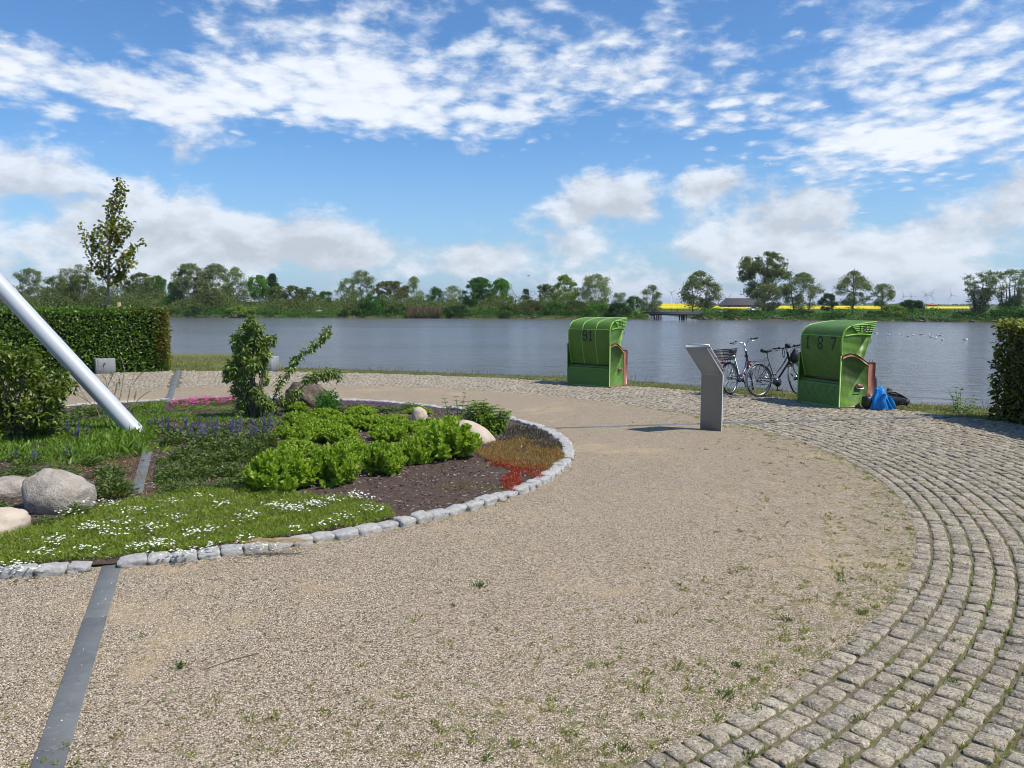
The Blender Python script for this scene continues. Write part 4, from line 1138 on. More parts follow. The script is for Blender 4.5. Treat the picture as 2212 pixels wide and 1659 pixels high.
L_GREYV = leafmat('heather_leaf', [(.085, .065, .06), (.11, .10, .06), (.10, .06, .08), (.09, .12, .05)], trans=.15)
L_WHITE = leafmat('white_petal', [(.82, .82, .80), (.90, .90, .88)], trans=.3)
L_PINK = leafmat('pink_petal', [(.62, .06, .35), (.75, .10, .45), (.80, .20, .55)], trans=.3)
L_VIOLET = leafmat('violet_petal', [(.12, .10, .34), (.18, .15, .42), (.25, .21, .48)], trans=.25)
L_THYME = leafmat('thyme_petal', [(.20, .08, .20), (.26, .13, .26), (.12, .10, .08)], trans=.2)
L_GRASS = leafmat('meadow_grass', [(.10, .125, .03), (.16, .18, .05), (.22, .22, .08), (.34, .29, .16)], trans=.35)
L_WEED = leafmat('weed_leaf', [(.10, .15, .018), (.17, .22, .03), (.26, .27, .05), (.34, .30, .11)], trans=.4)
L_STRAW = leafmat('dry_straw', [(.42, .30, .15), (.55, .42, .24)], trans=.2)
M_STEMG = simple('green_stem', (.08, .13, .03), rough=.7)
M_BARK = simple('bark', (.085, .065, .05), rough=.9, var=.3, nscale=20)
M_BARKL = simple('pale_bark', (.20, .17, .14), rough=.9, var=.3, nscale=20)

# bark mulch
def stuff(mb, name, mat, label, cat):
    return tag(mb.build(name, mat), label, cat, kind='stuff')
M_CHIP = leafmat('bark_chip', [(.035, .021, .016), (.07, .042, .032), (.14, .09, .068), (.32, .24, .19)], trans=0.0, rough=.9)
mb = MB(); th = RNG.uniform(-2.6, 3.7, 34000); rr = np.sqrt(RNG.uniform(0, 1, 34000)); P = pol((R_BED(th) - .10) * rr, th)
P = P[P[:, 1] < 13.2]; n = len(P)
mb.leaves(np.c_[P, bedz(P) + RNG.uniform(.0, .018, n)], np.c_[RNG.normal(0, 1, (n, 2)), RNG.normal(0, .22, n)], RNG.uniform(.012, .05, n), RNG.uniform(.006, .018, n), .1)
stuff(mb, 'bark_mulch', M_CHIP, 'dark brown bark mulch covering the bare soil of the flower bed', 'mulch')
M_CHIPL = leafmat('pale_chip', [(.38, .32, .27), (.50, .44, .38)], trans=0)
mb = MB(); P = P[RNG.choice(n, 9500)]; n = len(P)
mb.leaves(np.c_[P, bedz(P) + RNG.uniform(.012, .03, n)], np.c_[RNG.normal(0, 1, (n, 2)), RNG.normal(0, .15, n)], RNG.uniform(.01, .055, n), RNG.uniform(.004, .009, n), .1)
stuff(mb, 'wood_splinters', M_CHIPL, 'pale wood splinters lying on the dark bark mulch', 'wood chips')

# loose gravel grains standing proud of the gravel sheet
M_GRAIN = leafmat('gravel_grain', [(.12, .09, .07), (.26, .20, .14), (.42, .34, .25), (.55, .47, .37), (.66, .60, .52), (.30, .28, .27)], trans=0.0, rough=.9, spec=.2)
N = 60000; yy = 2.4 + 5.5 * RNG.uniform(0, 1, N) ** 1.35; xx = RNG.uniform(-1, 1, N) * (yy * .70 + .3); P = np.c_[xx, yy]
Q = P - CEN; th = np.arctan2(Q[:, 1], Q[:, 0]); r_ = np.hypot(Q[:, 0], Q[:, 1]); ds1, _ = strip_dist(P, A1, end1)
P = P[(r_ > R_BED(th) + .05) & (r_ < R_IN(th) - .01) & (ds1 > .075)]; n = len(P)
s_ = RNG.uniform(.0022, .0052, n)[:, None]; a = RNG.uniform(0, 2 * math.pi, n)
ring4 = np.stack([np.stack([np.cos(a + k * math.pi / 2) * RNG.uniform(.6, 1.3, n), np.sin(a + k * math.pi / 2) * RNG.uniform(.6, 1.3, n), np.full(n, -.3)], -1) for k in range(4)] + [np.stack([RNG.normal(0, .3, n), RNG.normal(0, .3, n), RNG.uniform(.6, 1.2, n)], -1)], 1)
V = ring4 * s_[:, None] + np.c_[P, np.full(n, .001)][:, None]
i = np.arange(n)[:, None] * 5
tag(MB().add(V.reshape(-1, 3), None, np.concatenate([i + np.array([k, (k + 1) % 4, 4]) for k in range(4)])).build('gravel_grains', M_GRAIN), 'loose beige gravel grains scattered over the round path', 'gravel', kind='stuff')
# grains kicked onto the slate line
P = np.array([A1[:2] + (end1 - A1)[:2] * u for u in RNG.uniform(.2, 1, 40)]) + RNG.normal(0, .035, (40, 2)); n = len(P)
V = ring4[:n] * s_[:n, None] * 1.1 + np.c_[P, np.full(n, .009)][:, None]; i = i[:n]
tag(MB().add(V.reshape(-1, 3), None, np.concatenate([i + np.array([k, (k + 1) % 4, 4]) for k in range(4)])).build('grains_on_slate', M_GRAIN), 'few gravel grains lying on the dark slate line', 'gravel', kind='stuff')

# weeds in gravel and in the joints
mb = MB(); mbd = MB()
def tufts(P, nb, size, mbx, z=0.0, tilt=.9):
    n = len(P); sz = size * RNG.lognormal(0, .35, n)
    Pb = np.repeat(P, nb, 0) + RNG.normal(0, 1, (n * nb, 2)) * np.repeat(sz, nb)[:, None] * .45
    mbx.leaves(np.c_[Pb, np.full(len(Pb), z)], up_dirs(n * nb, tilt), np.repeat(sz, nb) * RNG.uniform(.5, 1.1, n * nb), np.repeat(sz, nb) * RNG.uniform(.10, .2, n * nb), .15)
N = 16000; y = 2.6 + 11 * RNG.uniform(0, 1, N) ** 1.2; x = RNG.uniform(-1, 1, N) * y * .7; P = np.c_[x, y]; Q = P - CEN; th = np.arctan2(Q[:, 1], Q[:, 0]); r_ = np.hypot(Q[:, 0], Q[:, 1])
e = R_IN(th) - r_; pr_ = np.clip(1 - e / 2.3, 0.02, 1) ** 1.6 * .8
ok = (e > 0.0) & (r_ > R_BED(th) + .1) & (RNG.uniform(size=N) < pr_); P1 = P[ok]; P1 = P1[patchy(P1, 2.2, -.12, 3.0, .4)]
tufts(P1, 15, .022, mb)
P2 = P[(e < -.1) & (RNG.uniform(size=N) < .5)]
def to_joint(P):
    """nearest ring joint between the rows of setts"""
    Q = P - CEN; th = np.arctan2(Q[:, 1], Q[:, 0]); r = np.hypot(Q[:, 0], Q[:, 1]); k = np.round((r - R_IN(th)) / row_w); return pol(R_IN(th) + k * row_w + RNG.normal(0, .006, len(P)), th)
P2 = to_joint(P2); P2 = P2[(P2[:, 1] < 15) & inside_out(P2, -.1)]; P2 = P2[patchy(P2, 1.1, .0, 7.0)]
tufts(P2, 10, .022, mb, -.008)
th = RNG.uniform(-1.5, .6, 420); tufts(pol(R_IN(th) + RNG.normal(-.02, .05, 420), th), 12, .02, mb)
th = RNG.uniform(-1.9, .5, 120); tufts(pol(R_BED(th) + RNG.normal(.05, .03, 120), th), 12, .018, mb)
stuff(mb, 'small_weeds', L_WEED, 'small green weeds and moss sprouting in the gravel and the paving joints', 'weeds')
mb = MB()
big = [(1035, 1268), (980, 1310), (1570, 1505), (1590, 1440), (1815, 1255), (1865, 1325), (1350, 1620), (1465, 1265), (1700, 1340), (2060, 1475), (2060, 1385), (1855, 1555), (1620, 1635), (1885, 1255), (390, 1440), (190, 1235), (1050, 1640)]
P = np.array([at(*p)[:2] for p in big]); tufts(P, 34, .040, mb, 0, .7)
stuff(mb, 'broad_weeds', L_DARKP, 'larger dark green weed rosettes growing in gravel and paving', 'weeds')

# verge grass beyond the paving
def verge_pts(n, ymax, w):
    a = RNG.uniform(0.15, 2.0, n); r = OUT_R + RNG.uniform(-.06, w, n); P = np.c_[OUT_C[0] + r * np.cos(a), OUT_C[1] + r * np.sin(a)]; return P[(P[:, 1] > 8) & (np.abs(P[:, 0]) < P[:, 1] * .72 + 1)]
mb = MB(); P = verge_pts(90000, 30, 2.0); P = P[patchy(P, 1.0, -.15, 2.0, .5)]
n = len(P); mb.leaves(np.c_[P, bank_height(P)], up_dirs(n, .5), RNG.uniform(.025, .075, n), RNG.uniform(.005, .010, n), .1)
P = verge_pts(5200, 30, .25); n = len(P); mb.leaves(np.c_[P, bank_height(P)], up_dirs(n, .5), RNG.uniform(.03, .09, n), RNG.uniform(.006, .012, n), .1)
P = verge_pts(9000, 30, 3.2); d = np.hypot(P[:, 0] - OUT_C[0], P[:, 1] - OUT_C[1]) - OUT_R; P = P[(d > .9) & (d < 2.2)]; P = P[patchy(P, .8, .0, 4.0, .3)]; n = len(P)
mb.leaves(np.c_[P, bank_height(P)], up_dirs(n, .35), RNG.uniform(.10, .30, n), RNG.uniform(.006, .012, n), .1)
lw = RNG.uniform([-20, 21], [-6, 29], (26000, 2)); lw = lw[~inside_out(lw, .0)]; n = len(lw); mb.leaves(np.c_[lw, bank_height(lw)], up_dirs(n, .45), RNG.uniform(.04, .14, n), RNG.uniform(.006, .014, n), .1)
stuff(mb, 'verge_grass', L_GRASS, 'strip of short and long grass between the paving and the water', 'grass')

# ---- clipped hedges
def hedge(A, B, deep, hgt, name, label, mat, leafL, dens, core, tips=None, tipmat=None):
    A = np.array(A[:2]); B = np.array(B[:2]); L = np.linalg.norm(B - A); ang = math.atan2(*(B - A)[::-1])
    root = empty(name, (A[0], A[1], 0), ang, label, 'hedge')
    def disp(P): return np.array([mnoise.noise(Vector(p * 1.4)) * .05 + mnoise.noise(Vector(p * 5)) * .035 for p in P])
    MB().box((L / 2, deep / 2, hgt / 2 - .03), (L - .26, deep - .26, hgt - .16)).build('inner_twigs', core, root)
    faces = [((0, 0, 0), (L, 0, 0), (0, 0, hgt), (0, -1, 0), 1.0), ((0, 0, hgt), (L, 0, 0), (0, deep, 0), (0, 0, 1), 1.15),
             ((0, 0, 0), (0, deep, 0), (0, 0, hgt), (-1, 0, 0), 1.0), ((L, 0, 0), (0, deep, 0), (0, 0, hgt), (1, 0, 0), 1.0), ((0, deep, 0), (L, 0, 0), (0, 0, hgt), (0, 1, 0), .4)]
    mb = MB()
    for o, u, v, nrm, k in faces:
        o, u, v, nrm = map(lambda a: np.array(a, dtype=float), (o, u, v, nrm)); area = np.linalg.norm(u) * np.linalg.norm(v); n = int(area * dens * k)
        P = o + RNG.uniform(0, 1, (n, 1)) * u + RNG.uniform(0.0, 1, (n, 1)) * v
        P = P + nrm * (disp(P) - RNG.exponential(.05, n) + .015)[:, None]
        e = (RNG.uniform(size=n) < .04); P[e] += nrm * RNG.uniform(.02, .09, (e.sum(), 1))
        Dr = nrm * .45 + RNG.normal(0, .55, (n, 3)) + [0, 0, -.15 if nrm[2] == 0 else .25]
        mb.leaves_up(P, Dr, RNG.uniform(.75, 1.2, n) * leafL, RNG.uniform(.5, .72, n) * leafL, up=np.tile(nrm * .7 + [0, 0, .7], (n, 1)), fold=.12)
    mb.build('foliage', mat, root)
    if tips:
        mb = MB(); 
        for (x0, x1, y0, y1, z0, z1, n) in tips:
            P = RNG.uniform((x0, y0, z0), (x1, y1, z1), (n, 3)); mb.leaves_up(P, RNG.normal(0, 1, (n, 3)) + [0, -.3, .3], RNG.uniform(.8, 1.2, n) * leafL, leafL * .6, fold=.12)
        mb.build('young_shoots', tipmat, root)
    return root
M_CORE = simple('hedge_twigs', (.020, .022, .010), rough=.95, var=.5, nscale=14)
hb_ = at(362, 802); ha_ = at(108, 809.5); dv = (ha_ - hb_); dv /= np.linalg.norm(dv); ha_ = hb_ + dv * 8.5
Lh = 8.5; hh = 1.80
hedge(ha_, hb_, 1.35, hh, 'hedge', 'long clipped green hedge behind the slanting pole, bronze leaves at its right end', L_BEECH, .070, 1050, M_CORE,
      tips=[(Lh - .10, Lh + .07, 0, 1.3, .1, hh, 1500), (Lh - .9, Lh + .03, -.06, 1.3, hh - .10, hh + .05, 700), (Lh - .32, Lh + .02, -.06, .05, .2, hh, 800)], tipmat=L_BRONZE)
hr_ = at(2138, 903); hs_ = at(2212, 919); dv = hs_ - hr_; dv /= np.linalg.norm(dv)
hedge(hr_, hr_ + dv * 5.0, 1.3, 1.60, 'hedge', 'clipped beech hedge cut off by the right picture edge with yellow green leaves on top', L_BEECHB, .078, 900, M_CORE,
      tips=[(-.08, 1.6, -.05, 1.2, 1.52, 1.70, 420), (-.22, .0, -.0, 1.0, .45, .75, 60)], tipmat=leafmat('yellow_green_tip', [(.22, .28, .025), (.32, .36, .05), (.20, .14, .04)], trans=.45))

# ---- rocks
M_ROCK = stone_mat('grey_boulder', (.15, .13, .11), (.33, .29, .245), (.46, .41, .35), scale=7, bump=1.0, speck=(.17, .15, .13), bdist=.03)
M_ROCKP = stone_mat('pale_boulder', (.36, .29, .22), (.46, .38, .30), (.52, .44, .36), scale=4, bump=.5, speck=(.30, .25, .20), bdist=.02)
M_ROCKB = stone_mat('brown_rough_boulder', (.09, .07, .055), (.16, .125, .10), (.30, .24, .20), scale=12, bump=1.0, speck=(.07, .055, .045), bdist=.05)
def boulder(px, py, w, d, h, label, mat, seed, shape=lambda V: V, rz=0., freq=1.3, amp=.16, sink=.25):
    p = at(px, py, .04); root_z = .04
    V, T = ICO4; V = V.copy(); V = V + V * (vnoise(V, freq, seed)[:, None] * amp) + V * (vnoise(V, freq * 4, seed + 3)[:, None] * amp * .22)
    V = np.sign(V) * np.abs(V) ** .9
    V = shape(V) * [w / 2, d / 2, h * .5 * (1 + sink)]; V[:, 2] += h - V[:, 2].max()
    kk = 1 + d * .42 / np.hypot(p[0], p[1]); o = MB().add(V, None, T).build('boulder', mat, None, (p[0] * kk, p[1] * kk, root_z), (0, 0, rz), smooth=True)
    return tag(o, label, 'boulder', 'boulders in the flower bed')
def sh_big(V):
    V = V.copy(); V[:, 2] *= 1 - .28 * np.clip(V[:, 0], 0, 1) ** 1.5; V[:, 0] += np.where(V[:, 2] > 0, -.18 * V[:, 2] * (V[:, 0] < .6), 0); return V
boulder(131, 1120, .60, .50, .42, 'big rounded grey boulder behind the white flowers, largest of the boulders', M_ROCK, 1.2, sh_big)
boulder(18, 1085, .50, .40, .22, 'low pinkish boulder half hidden by the big grey boulder', M_ROCK, 5.1, rz=.2)
boulder(8, 1163, .40, .40, .22, 'pale flat-topped boulder cut off by the left picture edge', M_ROCKP, 8.3)
def sh_slab(V):
    V = V.copy(); V[:, 2] += -.55 * V[:, 0]; return V
boulder(1030, 965, .62, .40, .34, 'smooth pale brown boulder sloping down beside the stonecrop clump', M_ROCKP, 2.2, sh_slab, freq=.8, amp=.1, sink=.6)
boulder(907, 926, .25, .22, .33, 'small light stone peeping out of the bright green plants', M_ROCKP, 4.4)
boulder(662, 886, .74, .60, .52, 'rough dark brown boulder under the leaning leafy branches', M_ROCKB, 6.7, freq=1.6, amp=.28)

# ---- stonecrop domes
def stonecrop_mesh(seed, rad, hgt, nst, leafL):
    rg = np.random.default_rng(seed); mb = MB(); stems = MB()
    u = rg.uniform(0, 1, nst) ** .5; a = rg.uniform(0, 2 * math.pi, nst)
    r = rad * (u * .93 + .07 * rg.normal(size=nst)); top = np.c_[r * np.cos(a), r * np.sin(a), hgt * np.sqrt(np.clip(1.02 - (r / rad) ** 2 * .86, .06, 1)) * rg.uniform(.86, 1.08, nst)]
    base = top * [.35, .35, 0]
    for k in range(9):
        f = 1 - k * .085; P = base + (top - base) * f; outw = (top - base); outw = outw / np.linalg.norm(outw, axis=1, keepdims=True)
        for j in range(2 if k else 3):
            b_ = a * 3 + k * 2.4 + j * math.pi + rg.normal(0, .3, nst)
            side = np.c_[np.cos(b_), np.sin(b_), np.zeros(nst)]
            D_ = side * (.55 + .07 * k) + outw * (.95 - .09 * k)
            mb.leaves_up(P, D_, leafL * rg.uniform(.8, 1.15, nst) * (.62 + .06 * min(k, 6)), leafL * .62 * (.65 + .05 * min(k, 6)), up=outw, fold=.22, rng=rg, curl=.12)
    for i in range(0, nst, 3): stems.tube([base[i], top[i]], .004, 3, cap=False)
    return mb.mesh('foliage', L_SEDUM), stems.mesh('stems', M_STEMG)
SC_ME = [stonecrop_mesh(k, .36, .36, 105, .086) for k in range(4)]
def clump(px, py, k, w, h, label, group, rz=0.):
    p = at(px, py, .06); kk = 1 + w * .35 / np.hypot(p[0], p[1]); r = empty('stonecrop_plant', (p[0] * kk, p[1] * kk, .05), rz, label, 'plant', group)
    r.scale = (w / .72, w / .72, h / .36)
    link('foliage', SC_ME[k % 4][0], r); link('stems', SC_ME[k % 4][1], r)
G1 = 'bright green stonecrop domes at the mulch edge'; G2 = 'bright green stonecrop mass in the middle of the bed'
clump(612, 1076, 0, .74, .42, 'bright green stonecrop dome at the left end of the mulch, directly behind white flowers', G1)
clump(728, 1058, 1, .60, .40, 'second bright green stonecrop dome from the left along the mulch', G1, 1.0)
clump(828, 1038, 2, .54, .36, 'low bright green stonecrop dome in the middle of the mulch edge', G1, 2.0)
clump(893, 1013, 3, .46, .34, 'small bright green stonecrop dome just left of the largest right dome', G1, .5)
clump(966, 1003, 0, .82, .46, 'large bright green stonecrop dome next to the pale sloping boulder', G1, 2.6)
for k, (px, py, w, h) in enumerate([(640, 985, .66, .34), (700, 955, .7, .36), (760, 985, .6, .36), (770, 935, .7, .32), (840, 960, .7, .32), (700, 915, .7, .3), (640, 925, .6, .32), (850, 925, .6, .27), (780, 905, .7, .26), (920, 970, .55, .3), (640, 895, .55, .28), (905, 900, .6, .2), (600, 1010, .45, .34), (860, 992, .5, .34), (980, 940, .6, .34), (680, 995, .5, .3), (665, 965, .6, .36), (805, 990, .5, .3), (735, 965, .7, .36), (810, 935, .7, .32), (735, 935, .7, .32), (880, 945, .6, .3), (670, 935, .6, .3), (620, 955, .5, .3), (925, 935, .6, .26)]):
    clump(px, py, k + 1, w * .86, h * (.5 if py > 978 else .70), 'bright green stonecrop in the dense mass between leafy shrub and small light stone', G2, k * .7)

# ---- white-flowering carpet
mat_px = [(-60, 1262), (60, 1240), (200, 1222), (330, 1208), (480, 1190), (640, 1168), (780, 1152), (858, 1122), (840, 1100), (760, 1083), (650, 1080), (560, 1072), (440, 1068), (350, 1082), (280, 1092), (215, 1108), (120, 1135), (60, 1150), (-60, 1185)]
P = scatter(mat_px, 15000); P = P[in_bed(P, .135)]; n = len(P)
lump = np.array([mnoise.noise(Vector((p[0] * 5, p[1] * 5, 1))) for p in P])
mb = MB(); zt = bedz(P) + .035 + .035 * lump
mb.leaves(np.c_[P, zt * RNG.uniform(.5, 1.0, n)], up_dirs(n, 1.1), RNG.uniform(.022, .050, n), RNG.uniform(.0035, .0075, n), .1)
stuff(mb, 'phlox_carpet', L_PHLOX, 'low moss-green carpet plant with white flowers along the front kerb', 'ground cover')
def flower_heads(P, z, size, mb, petals=5):
    n = len(P); a0 = RNG.uniform(0, 6.28, n); tl = RNG.normal(0, .25, (n, 2))
    for k in range(petals):
        a = a0 + k * 2 * math.pi / petals; D_ = np.c_[np.cos(a), np.sin(a), .25 + tl[:, 0] * np.cos(a) + tl[:, 1] * np.sin(a)]
        mb.leaves_up(np.c_[P, z], D_, size * RNG.uniform(.85, 1.1, n), size * .75, fold=.02)
heads = [(30, 1222, 22), (60, 1228, 14), (200, 1105, 9), (240, 1105, 14), (290, 1118, 16), (150, 1125, 10), (200, 1150, 26), (240, 1160, 20), (120, 1175, 26), (190, 1190, 16), (330, 1150, 22), (300, 1185, 22), (350, 1178, 34), (420, 1160, 20), (395, 1195, 28), (465, 1150, 14), (530, 1130, 12), (560, 1180, 20),
         (600, 1105, 30), (640, 1110, 34), (680, 1100, 34), (720, 1090, 20), (775, 1082, 34), (800, 1105, 16), (700, 1135, 14), (480, 1105, 12), (430, 1090, 10), (370, 1100, 10), (390, 1130, 12), (560, 1120, 8), (520, 1165, 10), (450, 1180, 14), (270, 1140, 12), (90, 1200, 16), (740, 1120, 12), (640, 1145, 8)]
mb = MB(); Pf = []
for px, py, c in heads:
    p = at(px, py, .09)[:2]; Pf.append(p + RNG.normal(0, 1, (int(c * 1.35), 2)) * [.060, .042])
Pf = np.concatenate(Pf); flower_heads(Pf, bedz(Pf) + RNG.uniform(.065, .10, len(Pf)), .0125, mb)
stuff(mb, 'white_phlox_flowers', L_WHITE, 'small white five-petalled flowers dotted over the moss-green carpet', 'flowers')

# ---- low perennials: mounds of small dark leaves
def mound_mesh(seed, n, L, Wd, mat, spread=1.0, hollow=.45):
    rg = np.random.default_rng(seed); u = rg.uniform(hollow, 1.04, n); a = rg.uniform(0, 2 * math.pi, n); c = rg.uniform(0.02, 1, n)
    s = np.sqrt(1 - c * c); V = np.c_[s * np.cos(a), s * np.sin(a), c]; lump = 1 + .22 * np.array([mnoise.noise(Vector(v * 2.6 + Vector((seed, 0, 0)) if False else (v[0] * 2.6 + seed, v[1] * 2.6, v[2] * 2.6))) for v in V])
    P = V * (u * lump)[:, None] * [.5, .5, 1]; mb = MB()
    mb.leaves_up(P - V * L * .4, V + rg.normal(0, .5, (n, 3)) + [0, 0, .25], L * rg.uniform(.7, 1.2, n), Wd * rg.uniform(.7, 1.2, n), up=V, fold=.15, rng=rg)
    return mb.mesh('foliage', mat)
MOUND = [mound_mesh(k, 900, .13, .055, L_DARKP) for k in range(4)]
MOUNDG = [mound_mesh(k + 9, 420, .13, .05, L_LANCE) for k in range(3)]
def plant(me_list, k, px, py, w, h, label, name='perennial_plant', group=None, cat='plant', z=.05):
    p = at(px, py, z); kk = 1 + w * .3 / np.hypot(p[0], p[1]); r = empty(name, (p[0] * kk, p[1] * kk, z), k * 1.3, label, cat, group); r.scale = (w, w, h)
    link('foliage', me_list[k % len(me_list)], r); return r
GD = 'dark green perennials between the boulders and the stonecrop'
plant(MOUND, 0, 243, 1088, .44, .28, 'dark green leafy perennial between the big grey boulder and the slate strip', group=GD)
plant(MOUND, 1, 235, 1040, .42, .17, 'dark green perennial just left of the top of the slate strip', group=GD)
plant(MOUND, 2, 120, 1045, .55, .17, 'dark green perennial rising behind the big grey boulder', group=GD)
for k, (px, py, w, h) in enumerate([(375, 1048, .40, .16), (440, 1045, .42, .18), (400, 1005, .45, .22), (455, 1018, .36, .2), (505, 1012, .42, .24), (545, 1000, .4, .26), (362, 1075, .26, .10), (380, 1075, .34, .12), (530, 1060, .40, .16), (480, 1065, .35, .12), (560, 1070, .38, .17), (40, 1040, .40, .15), (352, 1012, .22, .12), (470, 985, .4, .2), (370, 970, .4, .22), (0, 1120, .3, .14), (165, 1128, .26, .15), (100, 1145, .24, .10), (420, 1075, .4, .12), (610, 1050, .35, .2), (580, 1035, .4, .2), (420, 1025, .4, .2), (372, 1035, .34, .16), (345, 1050, .18, .08), (500, 1040, .4, .18), (200, 1015, .4, .14), (60, 1015, .4, .12), (440, 975, .4, .2), (520, 980, .4, .22), (575, 975, .4, .24), (0, 1055, .4, .15), (245, 1000, .3, .1)]):
    plant(MOUND, k + 3, px, py, w, h, 'low dark green perennial in the patchy planting around the slate strip', group=GD)
# lance-leaved plants at the pole's foot
def lance_mesh(seed, n=70):
    rg = np.random.default_rng(seed); a = rg.uniform(0, 6.28, n); r = .22 * np.sqrt(rg.uniform(0, 1, n)); P = np.c_[r * np.cos(a), r * np.sin(a), np.zeros(n)]
    D_ = np.c_[np.cos(a) * .6 + rg.normal(0, .5, n), np.sin(a) * .6 + rg.normal(0, .5, n), np.full(n, .9)]
    mb = MB(); mb.leaves_up(P, D_, rg.uniform(.08, .19, n), rg.uniform(.02, .042, n), up=np.c_[np.cos(a), np.sin(a), np.full(n, .3)], fold=.2, rng=rg, curl=.15); return mb.mesh('foliage', L_LANCE)
LANCE = [lance_mesh(k) for k in range(4)]
GL = 'lance-leaved plants around the foot of the pole'
i = 0
for py, x0, x1, st in ((985, 20, 330, 36), (962, 0, 335, 34), (942, 150, 330, 34), (1003, 90, 230, 40)):
    for px in range(x0, x1, st):
        p = at(px + RNG.normal(0, 6), py + RNG.normal(0, 4), .06); r = empty('lance_leaf_plant', (p[0], p[1], .05), i * 1.1, 'bright lance-leaved plant in the swathe from left shrub to pole foot', 'plant', GL)
        s = RNG.uniform(.85, 1.2); r.scale = (s, s, s * (.8 if py > 990 else 1)); link('foliage', LANCE[i % 4], r); i += 1
# green low leaves behind the pole and at the far side
for k, (px, py, w, h, lab) in enumerate([(190, 905, .8, .20, 'a'), (140, 925, .8, .2, 'a'), (255, 915, .6, .18, 'a'), (300, 895, .6, .14, 'a'), (340, 905, .55, .14, 'a'), (400, 893, .6, .11, 'b'), (450, 893, .6, .11, 'b'), (495, 895, .55, .12, 'b'),
                                          (770, 893, .7, .14, 'c'), (830, 897, .7, .14, 'c'), (885, 890, .6, .12, 'c'), (740, 897, .5, .13, 'c')]):
    plant(MOUND if lab != 'b' else MOUNDG, k, px, py, w, h, {'a': 'low green leafy plant behind the slanting pole', 'b': 'green cushion leaves in front of the pink flowers', 'c': 'low dark green plant between the round bush and the nettle-like plant'}[lab], group={'a': 'low plants behind the pole', 'b': 'cushions by the pink flowers', 'c': 'low plants at the back of the bed'}[lab])

# salvia with violet spikes
def salvia_mesh(seed, nsp=6):
    rg = np.random.default_rng(seed); fo = MB(); sps = []; st = MB()
    n = 150; a = rg.uniform(0, 6.28, n); r = .15 * np.sqrt(rg.uniform(0, 1, n)); fo.leaves_up(np.c_[r * np.cos(a), r * np.sin(a), rg.uniform(0, .17, n)], np.c_[np.cos(a), np.sin(a), rg.uniform(.2, 1.2, n)], rg.uniform(.04, .075, n), rg.uniform(.015, .03, n), rng=rg)
    for i in range(nsp):
        a = rg.uniform(0, 6.28); b_ = np.array([math.cos(a) * .07, math.sin(a) * .07, .05]); tp = np.array([math.cos(a) * rg.uniform(.05, .20), math.sin(a) * rg.uniform(.05, .20), rg.uniform(.16, .33)])
        st.tube([b_, tp], .0025, 3, cap=False); m = 80; sp = MB(); sps.append(sp); u = rg.uniform(.42, 1.03, m)[:, None]; aa = rg.uniform(0, 6.28, m)
        sp.leaves(b_ + (tp - b_) * u, np.c_[np.cos(aa), np.sin(aa), rg.uniform(0, .8, m)], .017 * (1.35 - u[:, 0] * .7), .012, rng=rg)
    return [('foliage', fo.mesh('foliage', L_DARKP)), ('stems', st.mesh('stems', M_STEMG))] + [('flower_spike', q.mesh('flower_spike', L_VIOLET)) for q in sps]
SAL = [salvia_mesh(k) for k in range(4)]
for i, (px, py) in enumerate([(365, 945), (395, 958), (425, 962), (455, 966), (410, 940), (440, 945), (470, 950), (500, 958), (530, 962), (515, 940), (550, 950), (580, 955), (485, 938), (565, 935), (345, 930), (590, 940), (128, 950), (175, 955)]):
    p = at(px, py, .06); r = empty('salvia_plant', (p[0], p[1], .05), i * .9, 'violet-flowering sage in the blue band in front of the upright leafy shrub' if i < 16 else 'single violet-flowering sage among the lance-leaved plants under the left shrub', 'flowering plant', 'violet sage' if i < 16 else 'sage by the left shrub')
    for nm, me in SAL[i % 4]: link(nm, me, r)
for i, (px, py, lab) in enumerate([(38, 1003, 'violet sage spike standing alone near the left picture edge above the low pink boulder'), (78, 1005, 'lone violet sage above the big grey boulder, middle of three'), (148, 998, 'lone leaning violet sage above the right shoulder of the big grey boulder'), (5, 960, 'violet sage under the left shrub at the very picture edge')]):
    p = at(px, py, .06); r = empty('salvia_plant', (p[0], p[1], .05), i * 2.9, lab, 'flowering plant'); r.scale = (.5, .5, .8)
    for nm, me in SAL[i % 4]: link(nm, me, r)

# pink cushion flowers, purple thyme, heather, rusty and red stonecrop
def patch(pix, dens, name, mat, label, cat, L, Wd, tilt=.6, hz=.03, thr=None, seed=1.0, s=4.0, z0=0.0):
    P = scatter(pix, dens)
    if thr is not None: P = P[patchy(P, s, thr, seed)]
    n = len(P); mb = MB(); mb.leaves(np.c_[P, bedz(P) + z0 + RNG.uniform(0, hz, n)], up_dirs(n, tilt), RNG.uniform(.5, 1.15, n) * L, RNG.uniform(.7, 1.2, n) * Wd, .1)
    stuff(mb, name, mat, label, cat)
pinkp = [(365, 876), (395, 866), (440, 862), (505, 860), (515, 876), (470, 883), (420, 888), (375, 890)]
patch(pinkp, 3500, 'pink_phlox_leaves', L_DARKP, 'green leaves under the pink cushion flowers', 'ground cover', .04, .008)
P = scatter(pinkp, 1000); P = P[patchy(P, 5.0, -.02, 6.0)]; mb = MB(); flower_heads(P, bedz(P) + RNG.uniform(.05, .08, len(P)), .014, mb, 5)
stuff(mb, 'pink_phlox_flowers', L_PINK, 'bright pink cushion flowers beside the far slate line', 'flowers')
patch([(740, 870), (800, 868), (870, 876), (960, 888), (955, 897), (860, 890), (745, 888)], 2500, 'creeping_thyme', L_THYME, 'dusky purple creeping thyme along the far kerb', 'ground cover', .03, .010, thr=-.1)
